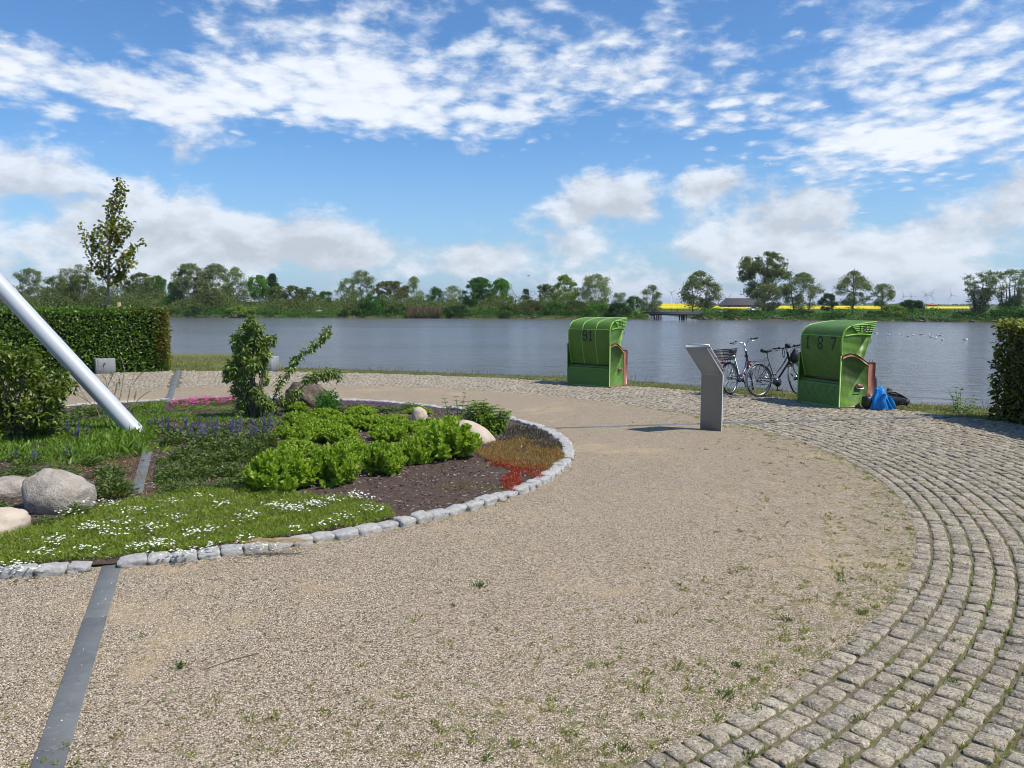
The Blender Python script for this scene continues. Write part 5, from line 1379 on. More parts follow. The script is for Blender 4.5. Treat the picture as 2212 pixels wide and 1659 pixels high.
patch([(1125, 925), (1165, 930), (1215, 965), (1205, 978), (1120, 965), (1085, 950), (1090, 930)], 5200, 'heather', L_GREYV, 'grey and purple heather inside the right end of the kerb', 'ground cover', .07, .008, thr=-.25, seed=2.)
patch([(1020, 985), (1060, 965), (1120, 950), (1200, 965), (1222, 985), (1215, 1005), (1185, 1020), (1110, 1015), (1060, 1005)], 7500, 'rusty_grass', L_ORANGE, 'rusty orange and green mossy grass at the right end of the bed', 'ground cover', .055, .006, thr=-.2, seed=3.)
patch([(1045, 998), (1100, 1000), (1180, 1005), (1190, 1018), (1165, 1035), (1120, 1022), (1060, 1010)], 9000, 'red_stonecrop', L_RED, 'red mat stonecrop in front of the rusty grass', 'ground cover', .028, .010, thr=-.2, seed=4., s=6)
patch([(1085, 1035), (1115, 1018), (1130, 1045), (1110, 1060), (1085, 1052)], 9000, 'red_stonecrop', L_RED, 'lone patch of red stonecrop nearest to the kerb', 'ground cover', .03, .010, seed=5.)
patch([(890, 1075), (1000, 1040), (1090, 1050), (1180, 1000), (1215, 1010), (1130, 1065), (1000, 1100), (880, 1125)], 1500, 'seedlings', L_WEED, 'sparse green and brown seedlings on the mulch', 'ground cover', .025, .008, thr=.15, seed=6., s=3)
patch([(60, 1010), (330, 1000), (330, 1085), (220, 1090), (200, 1040)], 1600, 'reddish_seedlings', L_ORANGE, 'reddish seedlings on the mulch around the short slate strip', 'ground cover', .05, .005, thr=.0, seed=8., s=3)
patch([(280, 880), (360, 872), (350, 900), (420, 905), (600, 900), (600, 920), (420, 925), (290, 905)], 2600, 'mixed_groundcover', L_LANCE, 'mixed low green leaves around the far slate line', 'ground cover', .06, .016, thr=-.1, seed=9., s=2.5)
patch([(340, 985), (560, 975), (600, 1010), (600, 1060), (335, 1080)], 2600, 'undergrowth', L_DARKP, 'low green growth between the dark perennials', 'ground cover', .045, .014, thr=-.05, seed=10., s=2.5)
patch([(-40, 930), (340, 905), (340, 960), (200, 1000), (-40, 1010)], 2600, 'undergrowth', L_LANCE, 'low green growth under the left shrub and the pole', 'ground cover', .07, .018, thr=-.3, seed=11., s=2.5)
# straw on the kerb
mb = MB(); c = at(605, 1172, .10)
for k in range(90):
    a = RNG.normal(.25, .35); p = c + [RNG.normal(0, .12), RNG.normal(0, .018), RNG.uniform(0, .02)]; L_ = RNG.uniform(.08, .22)
    mb.tube([p - np.array([math.cos(a), math.sin(a), 0]) * L_ / 2, p + [0, 0, .012], p + np.array([math.cos(a), math.sin(a), 0]) * L_ / 2], .0016, 3, cap=False)
tag(mb.build('straw_wisp', L_STRAW), 'wisp of dry straw lying on the front kerb stones', 'straw')

# ---- shrubs
def lobes_foliage(lobes, L, Wd, mat, name, parent, ofs, rng, droop=.2, up=.3):
    mb = MB()
    for (c, r, n) in lobes:
        c = np.array(c) - ofs; r = np.array(r) * np.ones(3); V = rng.normal(size=(n, 3)); V /= np.linalg.norm(V, axis=1, keepdims=True)
        P = c + V * r * rng.uniform(.35, 1.05, (n, 1)); D_ = V * .8 + rng.normal(0, .5, (n, 3)) + [0, 0, up - droop]
        mb.leaves_up(P, D_, L * rng.uniform(.65, 1.15, n), Wd * rng.uniform(.7, 1.15, n), up=V * .5 + [0, 0, .8], fold=.18, rng=rng, curl=droop)
    return mb.build(name, mat, parent)
rg = np.random.default_rng(21)
# left glossy shrub
base = at(30, 962, .05); root = empty('shrub', base, 0, 'large glossy green shrub at the left picture edge in front of the hedge', 'shrub')
Dq = base[1]; lob = []
for (px, py, r, n) in [(10, 790, .30, 420), (50, 800, .28, 420), (-40, 810, .35, 420), (90, 830, .25, 330), (30, 860, .38, 560), (110, 850, .20, 240), (-30, 880, .36, 460), (80, 890, .30, 420), (20, 920, .34, 480), (130, 820, .13, 110), (150, 838, .10, 60), (100, 925, .22, 240), (60, 770, .14, 130), (-5, 760, .2, 180), (120, 880, .14, 90)]:
    lob.append((at_d(px, py, Dq + .15 + rg.normal(0, .16)), (r, r, r * .85), n))
lob = [(c, tuple(q * .84 for q in r), int(n * 1.25)) for c, r, n in lob]
lobes_foliage(lob, .085, .038, L_SHRUB, 'foliage', root, base, rg)
mb = MB()
for c, r, n in lob: mb.tube([[rg.normal(0, .05), rg.normal(0, .05), 0], (np.array(c) - base) * [.4, .5, .5], np.array(c) - base], [.014, .010, .004], 5)
mb.build('branches', M_BARK, root)

def crop2(cx, cy, d): return at_d((850 + cx * .2486) / 1.8228, (1230 + cy * .2486) / 1.8228, d)
# upright shrub
base = at(548, 912, .05); Dq = base[1] + .1; root = empty('shrub', base, 0, 'upright leafy shrub rising from the violet flowers, tallest plant in the bed', 'shrub'); lob = []
for (cx, cy, rx, rz_, n) in [(570, 130, 80, 70, 70), (530, 210, 90, 110, 110), (650, 260, 110, 90, 120), (440, 330, 120, 120, 130), (620, 420, 160, 150, 230), (770, 470, 110, 110, 130), (900, 440, 60, 80, 60), (320, 480, 90, 130, 110), (450, 560, 150, 150, 210), (650, 640, 170, 150, 230), (790, 680, 80, 120, 90), (380, 740, 140, 140, 190), (580, 840, 170, 150, 210), (220, 880, 100, 110, 120), (310, 950, 150, 150, 190), (740, 900, 90, 130, 100), (180, 1010, 70, 100, 60), (450, 1060, 160, 140, 170), (780, 1060, 60, 110, 60), (350, 1220, 130, 130, 150), (590, 1240, 170, 110, 200), (700, 1350, 120, 110, 120), (450, 1400, 170, 140, 200), (620, 1500, 190, 130, 220), (400, 1600, 130, 110, 120), (800, 1480, 110, 100, 100), (700, 1600, 150, 80, 120)]:
    k = .2486 / 1.8228 / FP * Dq
    lob.append((crop2(cx, cy, Dq + rg.normal(0, .09)), (rx * k * .80, rx * k * .80, rz_ * k * .9), int(n * 1.25)))
lobes_foliage(lob, .085, .034, L_APPLE, 'foliage', root, base, rg, droop=.45)
mb = MB()
for (cx, cy) in [(570, 120), (880, 450), (330, 480), (650, 250), (230, 880), (560, 900), (790, 700)]:
    e = crop2(cx, cy, Dq) - base; mb.tube([[rg.normal(0, .03), rg.normal(0, .03), 0], [e[0] * .35, 0, e[2] * .35], [e[0] * .75, rg.normal(0, .03), e[2] * .7], e], [.016, .013, .009, .004], 5)
mb.build('branches', M_BARK, root)
# leaning branches
base = at(590, 912, .05); Dq = base[1] + .35; root = empty('fruit_tree', base, 0, 'young fruit tree with one branch leaning right over the brown boulder and the lake', 'small tree')
paths = [[(760, 1650), (900, 1400), (1000, 1150), (1150, 950), (1230, 800), (1350, 680), (1500, 590), (1650, 460), (1720, 360), (1790, 290)], [(900, 1500), (1150, 1330), (1290, 1240), (1400, 1150), (1500, 1030), (1650, 980), (1800, 970), (1950, 1010)], [(760, 1650), (1000, 1420), (1150, 1400)]]
mb = MB(); lob = []; k = .2486 / 1.8228 / FP * Dq
for pi_, pth in enumerate(paths):
    Q_ = np.array([crop2(x, y, Dq + .04 * i) - base for i, (x, y) in enumerate(pth)]); mb.tube(Q_, np.linspace(.016, .004, len(Q_)), 6)
    seg = np.linspace(0.12 if pi_ < 2 else .3, 1, 26 if pi_ < 2 else 10)
    for u in seg:
        f = u * (len(Q_) - 1); i = min(int(f), len(Q_) - 2); c = Q_[i] + (Q_[i + 1] - Q_[i]) * (f - i) + base
        if pi_ == 1 and .25 < u < .5 and rg.uniform() < .5: continue
        s = rg.uniform(35, 68) * (1.35 if u < .3 or (pi_ == 1 and u > .5) else .95); lob.append((c + [rg.normal(0, .02), rg.normal(0, .03), rg.normal(0, .02)], (s * k, s * k, s * k * .9), int(19 * (1.5 if pi_ == 1 else 1))))
lobes_foliage(lob, .080, .032, L_APPLE, 'foliage', root, base, rg, droop=.5)
mb.build('branches', M_BARK, root)
# small rounded bush by the brown boulder
p = at(709, 892, .05); r = plant([mound_mesh(31, 1500, .08, .05, leafmat('bush_leaf', [(.04, .13, .02), (.07, .20, .03), (.10, .26, .04)], trans=.35))], 0, 709, 893, .50, .42, 'small round fresh green bush right of the rough brown boulder', name='bush', cat='bush')
# nettle-like plant and light green leafy plant
def stems_plant(px0, py0, tops, D0, name, label, mat, L, Wd, wh=4, gap=.055, stemmat=M_STEMG, z=.05):
    base = at(px0, py0, z); root = empty(name, base, 0, label, 'plant'); mb = MB(); st = MB()
    for (px, py) in tops:
        e = at_d(px, py, base[1] + D0 + rg.normal(0, .08)) - base; b_ = np.array([e[0] * .5 + rg.normal(0, .03), e[1] * .5, 0]); st.tube([b_, b_ * .3 + e * .7 + [0, 0, .02], e], [.006, .005, .003], 4)
        L_ = np.linalg.norm(e - b_); n = max(3, int(L_ / gap))
        for i in range(n + 1):
            P = b_ + (e - b_) * ((i + .3) / (n + .3)); a = i * 1.57 + rg.uniform(0, .5) + np.arange(wh) * 2 * math.pi / wh; s = 1.1 - .4 * i / n
            mb.leaves_up(np.tile(P, (wh, 1)), np.c_[np.cos(a), np.sin(a), np.full(wh, .35 if i > n - 2 else .05)], L * s, Wd * s, fold=.15, rng=rg, curl=.25)
    mb.build('leaves', mat, root); st.build('stems', stemmat, root); return root
stems_plant(985, 925, [(960, 862), (985, 858), (1005, 850), (1000, 870), (970, 880), (1012, 868), (950, 885), (990, 880)], .1, 'nettle_plant', 'tall dark nettle-like plant standing up from the back of the bed', L_DARKP, .075, .034, gap=.06)
tops = [(1010 + 85 * u + rg.normal(0, 6), 872 + 30 * abs(u - .3) + rg.normal(0, 5)) for u in np.linspace(0, 1, 26)] + [(1000 + 95 * rg.uniform(), 895 + 25 * rg.uniform()) for _ in range(22)]
stems_plant(1050, 945, tops, .2, 'leafy_plant', 'light green bushy plant with narrow leaves left of the heather and behind the pale boulder', L_LANCE, .125, .030, wh=6, gap=.038)
stems_plant(2080, 900, [(2063, 838), (2052, 846), (2075, 842), (2070, 850), (2088, 862), (2104, 856), (2110, 864), (2060, 858)], .9, 'hogweed', 'small leafy plant on the verge just left of the right hedge', leafmat('grey_green_leaf', [(.10, .17, .06), (.15, .22, .09)], trans=.3), .09, .05, wh=3, gap=.12, z=-.03)
# bare golden-budded shrub
def crop3(cx, cy, d): return at_d(cx * .3165 / 1.8228, (1180 + cy * .3165) / 1.8228, d)
base = at(236, 922, .05); Dq = base[1] + .1; root = empty('bare_shrub', base, 0, 'nearly bare thin-stemmed shrub with golden buds behind the slanting pole', 'shrub'); mb = MB(); bd = MB()
for pth in [[(1350, 1600), (1335, 1350), (1320, 1000), (1290, 960), (1225, 840), (1212, 755)], [(1410, 1600), (1420, 1400), (1500, 1200), (1550, 880), (1510, 715)], [(1290, 1560), (1200, 1350), (1100, 1270), (960, 1180)], [(1200, 1350), (1150, 1180), (1085, 1060)], [(1100, 1270), (1000, 1130), (955, 1000)], [(1295, 960), (1288, 820), (1310, 790)], [(1420, 1400), (1580, 1290), (1620, 1100), (1685, 880)], [(1490, 1580), (1660, 1310), (1745, 1220), (1860, 1140)], [(1650, 1060), (1700, 980), (1810, 870)], [(1330, 1100), (1380, 980), (1440, 880)], [(1350, 1300), (1440, 1150), (1455, 1040)], [(1660, 1310), (1695, 1140)], [(1335, 1350), (1190, 1250), (1160, 1120)], [(1500, 1200), (1490, 1050), (1480, 985)], [(1380, 980), (1385, 890)]]:
    Q_ = np.array([crop3(x, y, Dq + rg.normal(0, .04)) - base for x, y in pth]); mb.tube(Q_, np.linspace(.008 if pth[0][1] > 1500 else .005, .0028, len(Q_)), 4)
    for u in np.linspace(.45, 1, 12):
        f = u * (len(Q_) - 1); i = min(int(f), len(Q_) - 2); c = Q_[i] + (Q_[i + 1] - Q_[i]) * (f - i); m = 4
        bd.leaves(np.tile(c, (m, 1)), rg.normal(0, 1, (m, 3)) + [0, 0, .8], rg.uniform(.012, .035, m), .010, rng=rg)
mb.build('stems', M_BARKL, root); tag(bd.build('buds', leafmat('golden_bud', [(.30, .20, .05), (.38, .29, .08), (.22, .20, .05)], trans=.3), root), kind='stuff')

# ---- young maple behind the left hedge
def crop4(cx, cy, d): return at_d((300 + cx * .3254) / 1.8228, (690 + cy * .3254) / 1.8228, d)
Dq = 25.6; b0 = crop4(385, 1600, Dq); base = np.array([b0[0], Dq, -.05]); root = empty('young_tree', base, 0, 'slender young tree with sparse yellow green leaves behind the left hedge', 'tree')
mb = MB(); trunk = [(385, 1600), (388, 1300), (400, 900), (430, 500), (470, 270), (500, 130), (540, 60)]
Q_ = np.array([[0, 0, 0]] + [crop4(x, y, Dq) - base for x, y in trunk]); mb.tube(Q_, [.055, .05, .045, .032, .02, .014, .009, .005], 8); mb.build('trunk', M_BARKL, root, smooth=True)
br = MB(); lf = []
pths = [([(375, 1310), (250, 1100), (160, 950), (100, 780), (95, 620)], 1.), ([(385, 1250), (300, 1150), (215, 1130), (190, 1120)], .8), ([(390, 1150), (290, 950), (240, 800), (190, 690)], 1.), ([(395, 1050), (320, 800), (270, 620)], 1.), ([(400, 900), (370, 700), (340, 575)], .9), ([(410, 850), (480, 650), (590, 545)], 1.), ([(405, 950), (540, 720), (680, 590)], 1.), ([(400, 1120), (520, 1000), (660, 920), (790, 820)], 1.), ([(395, 1200), (520, 1050), (640, 950), (670, 930)], 1.), ([(390, 1280), (480, 1180), (600, 1080), (670, 1050)], 1.2), ([(385, 1330), (450, 1290), (520, 1240), (590, 1180)], 1.2), ([(430, 500), (490, 440), (545, 395)], .7), ([(425, 540), (395, 460), (390, 380)], .7), ([(465, 300), (520, 320), (580, 285)], .6), ([(445, 420), (460, 340), (470, 250)], .7), ([(385, 1330), (330, 1230), (250, 1150)], .8), ([(380, 1300), (340, 1100), (320, 950)], .9), ([(400, 800), (440, 650), (450, 560)], 1.0), ([(180, 940), (220, 900), (250, 850)], .6), ([(500, 130), (540, 160), (545, 230)], .8), ([(400, 1000), (480, 850), (550, 700)], 1.)]
for pth, w in pths:
    Q_ = np.array([crop4(x, y, Dq + (i * rg.normal(0, .18))) - base for i, (x, y) in enumerate(pth)]); br.tube(Q_, np.linspace(.018, .004, len(Q_)), 4)
    for u in np.linspace(.25, 1.02, int(15 * w)):
        f = min(u, .999) * (len(Q_) - 1); i = int(f); c = Q_[i] + (Q_[i + 1] - Q_[i]) * (f - i); lf.append((c + base + rg.normal(0, .05, 3), .11, int(6 * w)))
for u in np.linspace(.25, 1, 26):
    q = trunk; f = min(u, .999) * (len(q) - 1); i = int(f); c = np.array(q[i]) * (1 - f + i) + np.array(q[i + 1]) * (f - i)
    if c[1] < 1250: lf.append((crop4(c[0], c[1], Dq) + rg.normal(0, .04, 3), .08, 6 if c[1] > 520 else 4))
lobes_foliage(lf, .125, .10, leafmat('maple_leaf', [(.10, .12, .015), (.16, .19, .02), (.23, .26, .035), (.12, .09, .03)], trans=.4), 'foliage', root, base, rg, droop=.25)
br.build('branches', M_BARK, root)
M_POST = simple('timber_post', (.24, .19, .13), rough=.9, var=.2)
for k, (px, lab) in enumerate([(219, 'short round timber post left of the young tree, behind the hedge'), (257, 'short pale round timber post right of the young tree, behind the hedge')]):
    q = at_d(px, 653 if k else 655, Dq); o = MB().tube([[0, 0, 0], [0, 0, q[2] + .05 - .0]], .06, 12).build('timber_post', M_POST if k else M_BARK, None, (q[0], Dq, -.05)); tag(o, lab, 'post', 'stakes of the young tree')
q = at_d(227, 663, Dq); o = MB().box((0, 0, 0), (.45, .04, .09)).build('cross_rail', M_BLACK, None, (q[0] , Dq - .08, q[2])); tag(o, 'dark cross rail fixed between the stakes of the young tree', 'rail')

# small things lying on the gravel
p = at(1540, 1150); o = MB().leaves_up(np.array([[0, 0, .01]]), np.array([[1., .2, .1]]), .085, .035, curl=.2).build('fallen_leaf', simple('dry_leaf', (.22, .20, .15), rough=.8), None, (p[0], p[1], .004)); tag(o, 'single dry curled leaf lying in the middle of the gravel', 'leaf')
p = at(388, 1444); o = MB().add(ICO2[0] * [.014, .011, .010], None, ICO2[1]).build('dark_cone', M_BLACK, None, (p[0], p[1], .009)); tag(o, 'small black cone-like bit on the gravel near the slate strip', 'cone')
a = at(440, 1448); b_ = at(560, 1412); o = MB().tube([[0, 0, .005], (b_ - a) * .5 + [0, .01, .008], b_ - a + [0, 0, .005]], .0022, 4).build('twig', M_BARK, None, a); tag(o, 'thin dark twig lying on the gravel right of the small black cone', 'twig')
# ---------------------------------------------------------------- far side of the lake
def leafcols(k): return [tuple(v * (1 + .25 * (i - 1)) for v in k) for i in range(3)]
TREEMATS = {
 'olive': leafmat('olive_crown', [(0.075, 0.104, 0.030), (0.116, 0.152, 0.042), (0.164, 0.207, 0.063)], trans=.25, rough=.8, spec=.1),
 'green': leafmat('green_crown', [(0.040, 0.104, 0.021), (0.065, 0.159, 0.027), (0.102, 0.223, 0.039)], trans=.25, rough=.8, spec=.1),
 'bright': leafmat('bright_crown', [(0.069, 0.175, 0.021), (0.102, 0.254, 0.030), (0.150, 0.318, 0.045)], trans=.3, rough=.8, spec=.1),
 'dark': leafmat('dark_crown', [(0.025, 0.051, 0.018), (0.038, 0.076, 0.024), (0.057, 0.108, 0.033)], trans=.2, rough=.8, spec=.1),
 'pale': leafmat('pale_crown', [(0.178, 0.230, 0.105), (0.246, 0.302, 0.150), (0.327, 0.398, 0.195)], trans=.3, rough=.8, spec=.1),
 'willow': leafmat('willow_crown', [(0.129, 0.167, 0.075), (0.191, 0.230, 0.105), (0.246, 0.294, 0.143)], trans=.3, rough=.8, spec=.1),
 'brown': leafmat('brown_crown', [(0.102, 0.099, 0.045), (0.136, 0.136, 0.054), (0.164, 0.191, 0.060)], trans=.25, rough=.8, spec=.1),
 'poplar': leafmat('poplar_crown', [(0.075, 0.099, 0.030), (0.116, 0.146, 0.045), (0.164, 0.199, 0.060)], trans=.3, rough=.7, spec=.2),
 'yellow': leafmat('yellowgreen_crown', [(0.136, 0.207, 0.033), (0.191, 0.286, 0.045), (0.260, 0.350, 0.068)], trans=.3, rough=.8, spec=.1),
}
M_TRUNK = simple('far_trunk', (.065, .055, .045), rough=.95, var=.2)
M_TWIG = simple('far_twig', (.10, .09, .07), rough=.95, var=.2)
def far_tree(x0, x1, top, base_y, D_, mat, label, shape='round', cb=.22, dens=1.0, stems=1, leaf=.24, seed=0, twigs=0, name='tree', cat='tree', group=None):
    rg = np.random.default_rng(seed + 100)
    pc = at_d((x0 + x1) / 2, base_y, D_); w = (x1 - x0) / FP * D_; zb = float(far_z(np.array([[pc[0], D_]]))[0]) if D_ < 400 else -.4
    h = at_d((x0 + x1) / 2, top, D_)[2] - zb; base = np.array([pc[0], D_, zb - .1]); root = empty(name, base, 0, label, cat, group)
    R = w / 2
    def env(u):
        u = np.clip(u, 0, 1)
        if shape == 'round': return np.sqrt(np.clip(1 - (2 * u - 1) ** 2, 0, 1)) ** .8
        if shape == 'dome': return np.where(u < .35, .55 + u * 1.25, np.sqrt(np.clip(1 - ((u - .35) / .65) ** 2, 0, 1)))
        if shape == 'cone': return np.clip(1.05 - u, 0, 1) ** .8
        if shape == 'fan': return np.clip(.30 + u * .95, 0, 1) * np.where(u > .72, np.sqrt(np.clip(1 - ((u - .72) / .29) ** 2, 0, 1)), 1)
        if shape == 'egg': return np.sin(math.pi * u ** .75) ** .7
        if shape == 'bush': return np.sqrt(np.clip(1 - u ** 2, 0, 1)) ** .8
        return 1 - u
    z0 = h * cb; tr = MB(); tw = MB(); tips = []
    for s in range(stems):
        bx = 0 if stems == 1 else (s / (stems - 1) - .5) * R * .55 + rg.normal(0, .05) * R; lean = bx * .9
        tpz = h * rg.uniform(.80, .94)
        zs = np.array([0, .2, .45, .7, 1]) * tpz; path = np.c_[bx + lean * (zs / tpz) ** 1.3 + rg.normal(0, .012 * h, 5) * (zs > 0), rg.normal(0, .015 * h, 5) * (zs > 0) + (rg.normal(0, .15) * R) * (zs / tpz), zs]
        r0 = h * (.024 if stems == 1 else .014); tr.tube(path, np.array([1.2, 1, .7, .4, .12]) * r0, 6)
        for k in range(int(14 if stems == 1 else 9)):
            u = rg.uniform(.0, .98); z = z0 + (h - z0) * u; zst = max(z0 * .8, z - h * rg.uniform(.10, .26)); c = np.array([np.interp(zst, path[:, 2], path[:, 0]), np.interp(zst, path[:, 2], path[:, 1]), zst])
            a = rg.uniform(0, 6.28); rr_ = R * float(env(u)) * rg.uniform(.65, .95); e = np.array([rr_ * math.cos(a) + bx * .4, rr_ * math.sin(a), z]); m_ = (c + e) / 2 + [0, 0, -.03 * h]
            tr.tube([c, m_, e], np.array([.38, .24, .08]) * r0 * 1.2, 4, cap=False); tips.append(e)
    tr.build('trunk', M_TRUNK, root)
    area = w * (h - z0); ncl = int(np.clip(area * .9, 16, 95) * min(1.3, max(.7, dens))); cl = []
    for k in range(ncl):
        u = rg.uniform(0, 1) ** .85; a = rg.uniform(0, 6.28); q = R * float(env(u)) * rg.uniform(.30, .98) ** .6
        cl.append([q * math.cos(a), q * math.sin(a), z0 + (h - z0) * min(u, .965)])
    cl = np.array(cl + [list(t_) for t_ in tips]); n = len(cl); leaf = leaf * 1.45; per = int(np.clip(dens * area * 3.4 / (leaf * leaf * .19), 700, 17000) / n)
    sig = np.clip(math.sqrt(area / n) * .46, .25, 1.1) * rg.uniform(.6, 1.35, n)
    P = np.repeat(cl, per, 0) + rg.normal(0, 1, (n * per, 3)) * np.repeat(sig, per)[:, None] * [1, 1, .72]
    rad = np.hypot(P[:, 0], P[:, 1]); lim = R * 1.18 * env((P[:, 2] - z0) / (h - z0)) + .25; P = P[(P[:, 2] > z0 * .7 + .02) & (P[:, 2] < h * 1.02) & (rad < lim + .1 * R)]
    m = len(P); mb = MB(); mb.leaves(P, rg.normal(0, 1, (m, 3)), leaf * rg.uniform(.6, 1.3, m), leaf * .75 * rg.uniform(.6, 1.2, m), .15, rng=rg); mb.build('crown', TREEMATS[mat], root)
    if twigs:
        for k in range(twigs):
            c = tips[rg.integers(len(tips))]; d_ = np.array([c[0], c[1], abs(c[2]) * .35 + .5]); d_ = d_ / np.linalg.norm(d_) + rg.normal(0, .35, 3); st_ = c * rg.uniform(.75, 1.0); L_ = h * rg.uniform(.05, .13)
            tw.tube([st_, st_ + d_ * L_ * .5 + rg.normal(0, .05, 3), st_ + d_ * L_], [.035, .025, .01], 3, cap=False)
        tag(tw.build('twigs', M_TWIG, root), kind='stuff')
    return root
T = far_tree
def Ds(x, off): return float(np.interp(x / FP * 185 - CX / FP * 185, SH[:, 0], SH[:, 1])) + off
TL = [  # x0 x1 top base dist material label shape crownbase dens stems leaf twigs
 (-60, 45, 632, 680, 200, 'brown', 'brownish low tree under the pole at the far left of the far bank', 'dome', .05, .9, 3, .28, 10),
 (36, 102, 580, 680, 214, 'willow', 'pale domed tree, leftmost tall far crown right of the pole', 'dome', .25, .62, 2, .24, 60),
 (100, 152, 596, 680, 205, 'olive', 'olive tree in front of the bare grey crowns, left of the young tree', 'round', .1, .9, 2, .26, 12),
 (124, 176, 579, 682, 226, 'willow', 'nearly bare grey crown behind the olive trees, left one of two', 'round', .3, .25, 2, .2, 130),
 (158, 206, 571, 682, 228, 'willow', 'taller right one of two nearly bare grey crowns behind olive trees', 'round', .3, .25, 2, .2, 130),
 (148, 206, 594, 680, 203, 'olive', 'olive multi-stemmed tree directly left of the young tree trunk', 'round', .08, .9, 3, .26, 12),
 (205, 244, 618, 680, 207, 'olive', 'low olive tree on the far bank behind the young tree trunk', 'round', .1, .7, 2, .24, 30),
 (244, 284, 590, 680, 222, 'willow', 'group-like thin grey tree just right of the young tree', 'egg', .2, .3, 3, .2, 120),
 (275, 340, 590, 681, 208, 'olive', 'olive domed tree with several bare trunks, right of the young tree', 'dome', .42, .9, 4, .25, 20),
 (318, 362, 594, 681, 210, 'green', 'green domed tree touching the olive domed tree on its right', 'dome', .38, .95, 2, .25, 8),
 (352, 403, 611, 682, 199, 'bright', 'fresh bright green tree above the end of the left hedge', 'cone', .06, 1.2, 1, .25, 0),
 (374, 450, 569, 683, 200, 'willow', 'big spreading pale willow, tallest crown left of the upright shrub', 'dome', .13, .85, 2, .25, 60),
 (432, 504, 570, 683, 203, 'willow', 'second big pale willow close against the tallest left willow', 'dome', .15, .85, 2, .25, 60),
 (482, 540, 577, 683, 213, 'pale', 'thin pale poplar right of the two big willows', 'egg', .2, .5, 2, .23, 70),
 (537, 582, 594, 683, 205, 'bright', 'green tree on three bare trunks right of the pale poplar', 'dome', .42, 1.1, 3, .25, 0),
 (568, 612, 592, 683, 209, 'dark', 'dark green spreading conifer-like tree with a flat pointed top', 'cone', .25, 1.2, 1, .25, 0),
 (575, 622, 618, 684, 201, 'olive', 'olive bushy tree in front of the dark pointed one', 'round', .1, .9, 3, .25, 20),
 (616, 650, 617, 684, 202, 'olive', 'olive bushy tree, middle one of three above the upright shrub', 'round', .1, .9, 3, .25, 20),
 (644, 682, 620, 684, 204, 'olive', 'olive bushy tree, right one of three above the leaning branch', 'round', .1, .85, 3, .25, 20),
 (684, 724, 629, 684, 207, 'green', 'small green tree above the white bench', 'dome', .3, .8, 2, .24, 10),
 (727, 771, 600, 684, 206, 'pale', 'thin pale tree leaning against the tall domed poplar', 'egg', .2, .4, 2, .22, 80),
 (748, 814, 584, 684, 209, 'willow', 'tall airy poplar with a dome top between bench and olive dome', 'dome', .28, .5, 3, .22, 110),
 (806, 888, 607, 685, 203, 'brown', 'wide flat-domed olive brown tree on a fan of trunks', 'dome', .45, 1.0, 4, .25, 10),
 (872, 918, 598, 685, 211, 'pale', 'pale slim poplar behind the right end of the flat-domed tree', 'egg', .15, .5, 1, .22, 60),
 (918, 962, 619, 685, 207, 'green', 'thin dark green tree left of the small pale poplar', 'egg', .15, .6, 2, .22, 30),
 (960, 1002, 617, 685, 208, 'pale', 'small pale poplar left of the big dark green tree', 'dome', .25, .5, 2, .22, 50),
 (1000, 1072, 600, 687, 199, 'green', 'big dense dark green tree standing at the water in the middle of the far bank', 'dome', .05, 1.45, 2, .26, 0),
 (1055, 1110, 601, 687, 204, 'bright', 'green tree growing into the right side of the big dense tree', 'egg', .08, 1.0, 2, .25, 0),
 (1120, 1152, 625, 687, 212, 'dark', 'small dark layered tree alone between two green groups', 'cone', .1, .8, 1, .25, 0),
 (1156, 1200, 614, 687, 204, 'olive', 'grey-olive tree left of the tall yellow-green tree', 'round', .12, .8, 2, .24, 30),
 (1188, 1250, 594, 688, 204, 'yellow', 'tall yellow-green tree left of the pale poplar above beach chair 91', 'egg', .12, .9, 2, .24, 20),
 (1253, 1322, 590, 688, 202, 'pale', 'round pale poplar with visible branches directly above beach chair 91', 'dome', .2, .6, 2, .23, 80),
 (1322, 1352, 630, 688, 205, 'willow', 'small grey half-bare tree right of the round pale poplar', 'round', .2, .45, 1, .2, 50),
 (1352, 1386, 640, 688, 208, 'green', 'low green tree beside the white road sign', 'round', .1, .9, 2, .24, 0),
 (1378, 1432, 615, 689, 196, 'willow', 'sparse upright willow left of the dark bridge', 'egg', .15, .5, 3, .2, 110),
 (1466, 1552, 585, 690, 172, 'willow', 'pear-shaped willow with a forked trunk just right of the bridge', 'egg', .14, .75, 2, .21, 60),
 (1594, 1702, 544, 691, 190, 'poplar', 'tallest poplar on the far bank with a dark rounded crown, left of beach chair 187', 'round', .22, .80, 1, .26, 50),
 (1630, 1690, 612, 691, 172, 'willow', 'small pale willow standing in front of the tallest poplar', 'round', .2, .7, 2, .2, 30),
 (1690, 1772, 589, 692, 171, 'willow', 'broad pale tree right of the tallest poplar', 'egg', .16, .62, 2, .21, 60),
 (1768, 1806, 634, 692, 260, 'dark', 'dark distant clump behind the bank above beach chair 187', 'dome', .05, 1.2, 1, .3, 0),
 (1806, 1876, 585, 693, 168, 'willow', 'round pale willow with a single dark trunk right above beach chair 187', 'egg', .22, .65, 1, .2, 60),
 (1880, 1928, 613, 694, 166, 'willow', 'small pale willow between the single-trunk willow and the dark bush', 'round', .25, .6, 1, .2, 40),
 (1938, 1996, 648, 690, 190, 'dark', 'round dark bush in front of the wind turbines', 'bush', .0, 1.4, 3, .24, 0),
 (2080, 2150, 585, 696, 152, 'willow', 'wide fan of willow stems, left part of the group at the right edge', 'fan', .12, .50, 7, .19, 90),
 (2135, 2225, 583, 697, 150, 'willow', 'wide fan of willow stems cut by the right picture edge', 'fan', .12, .50, 7, .19, 90),
]
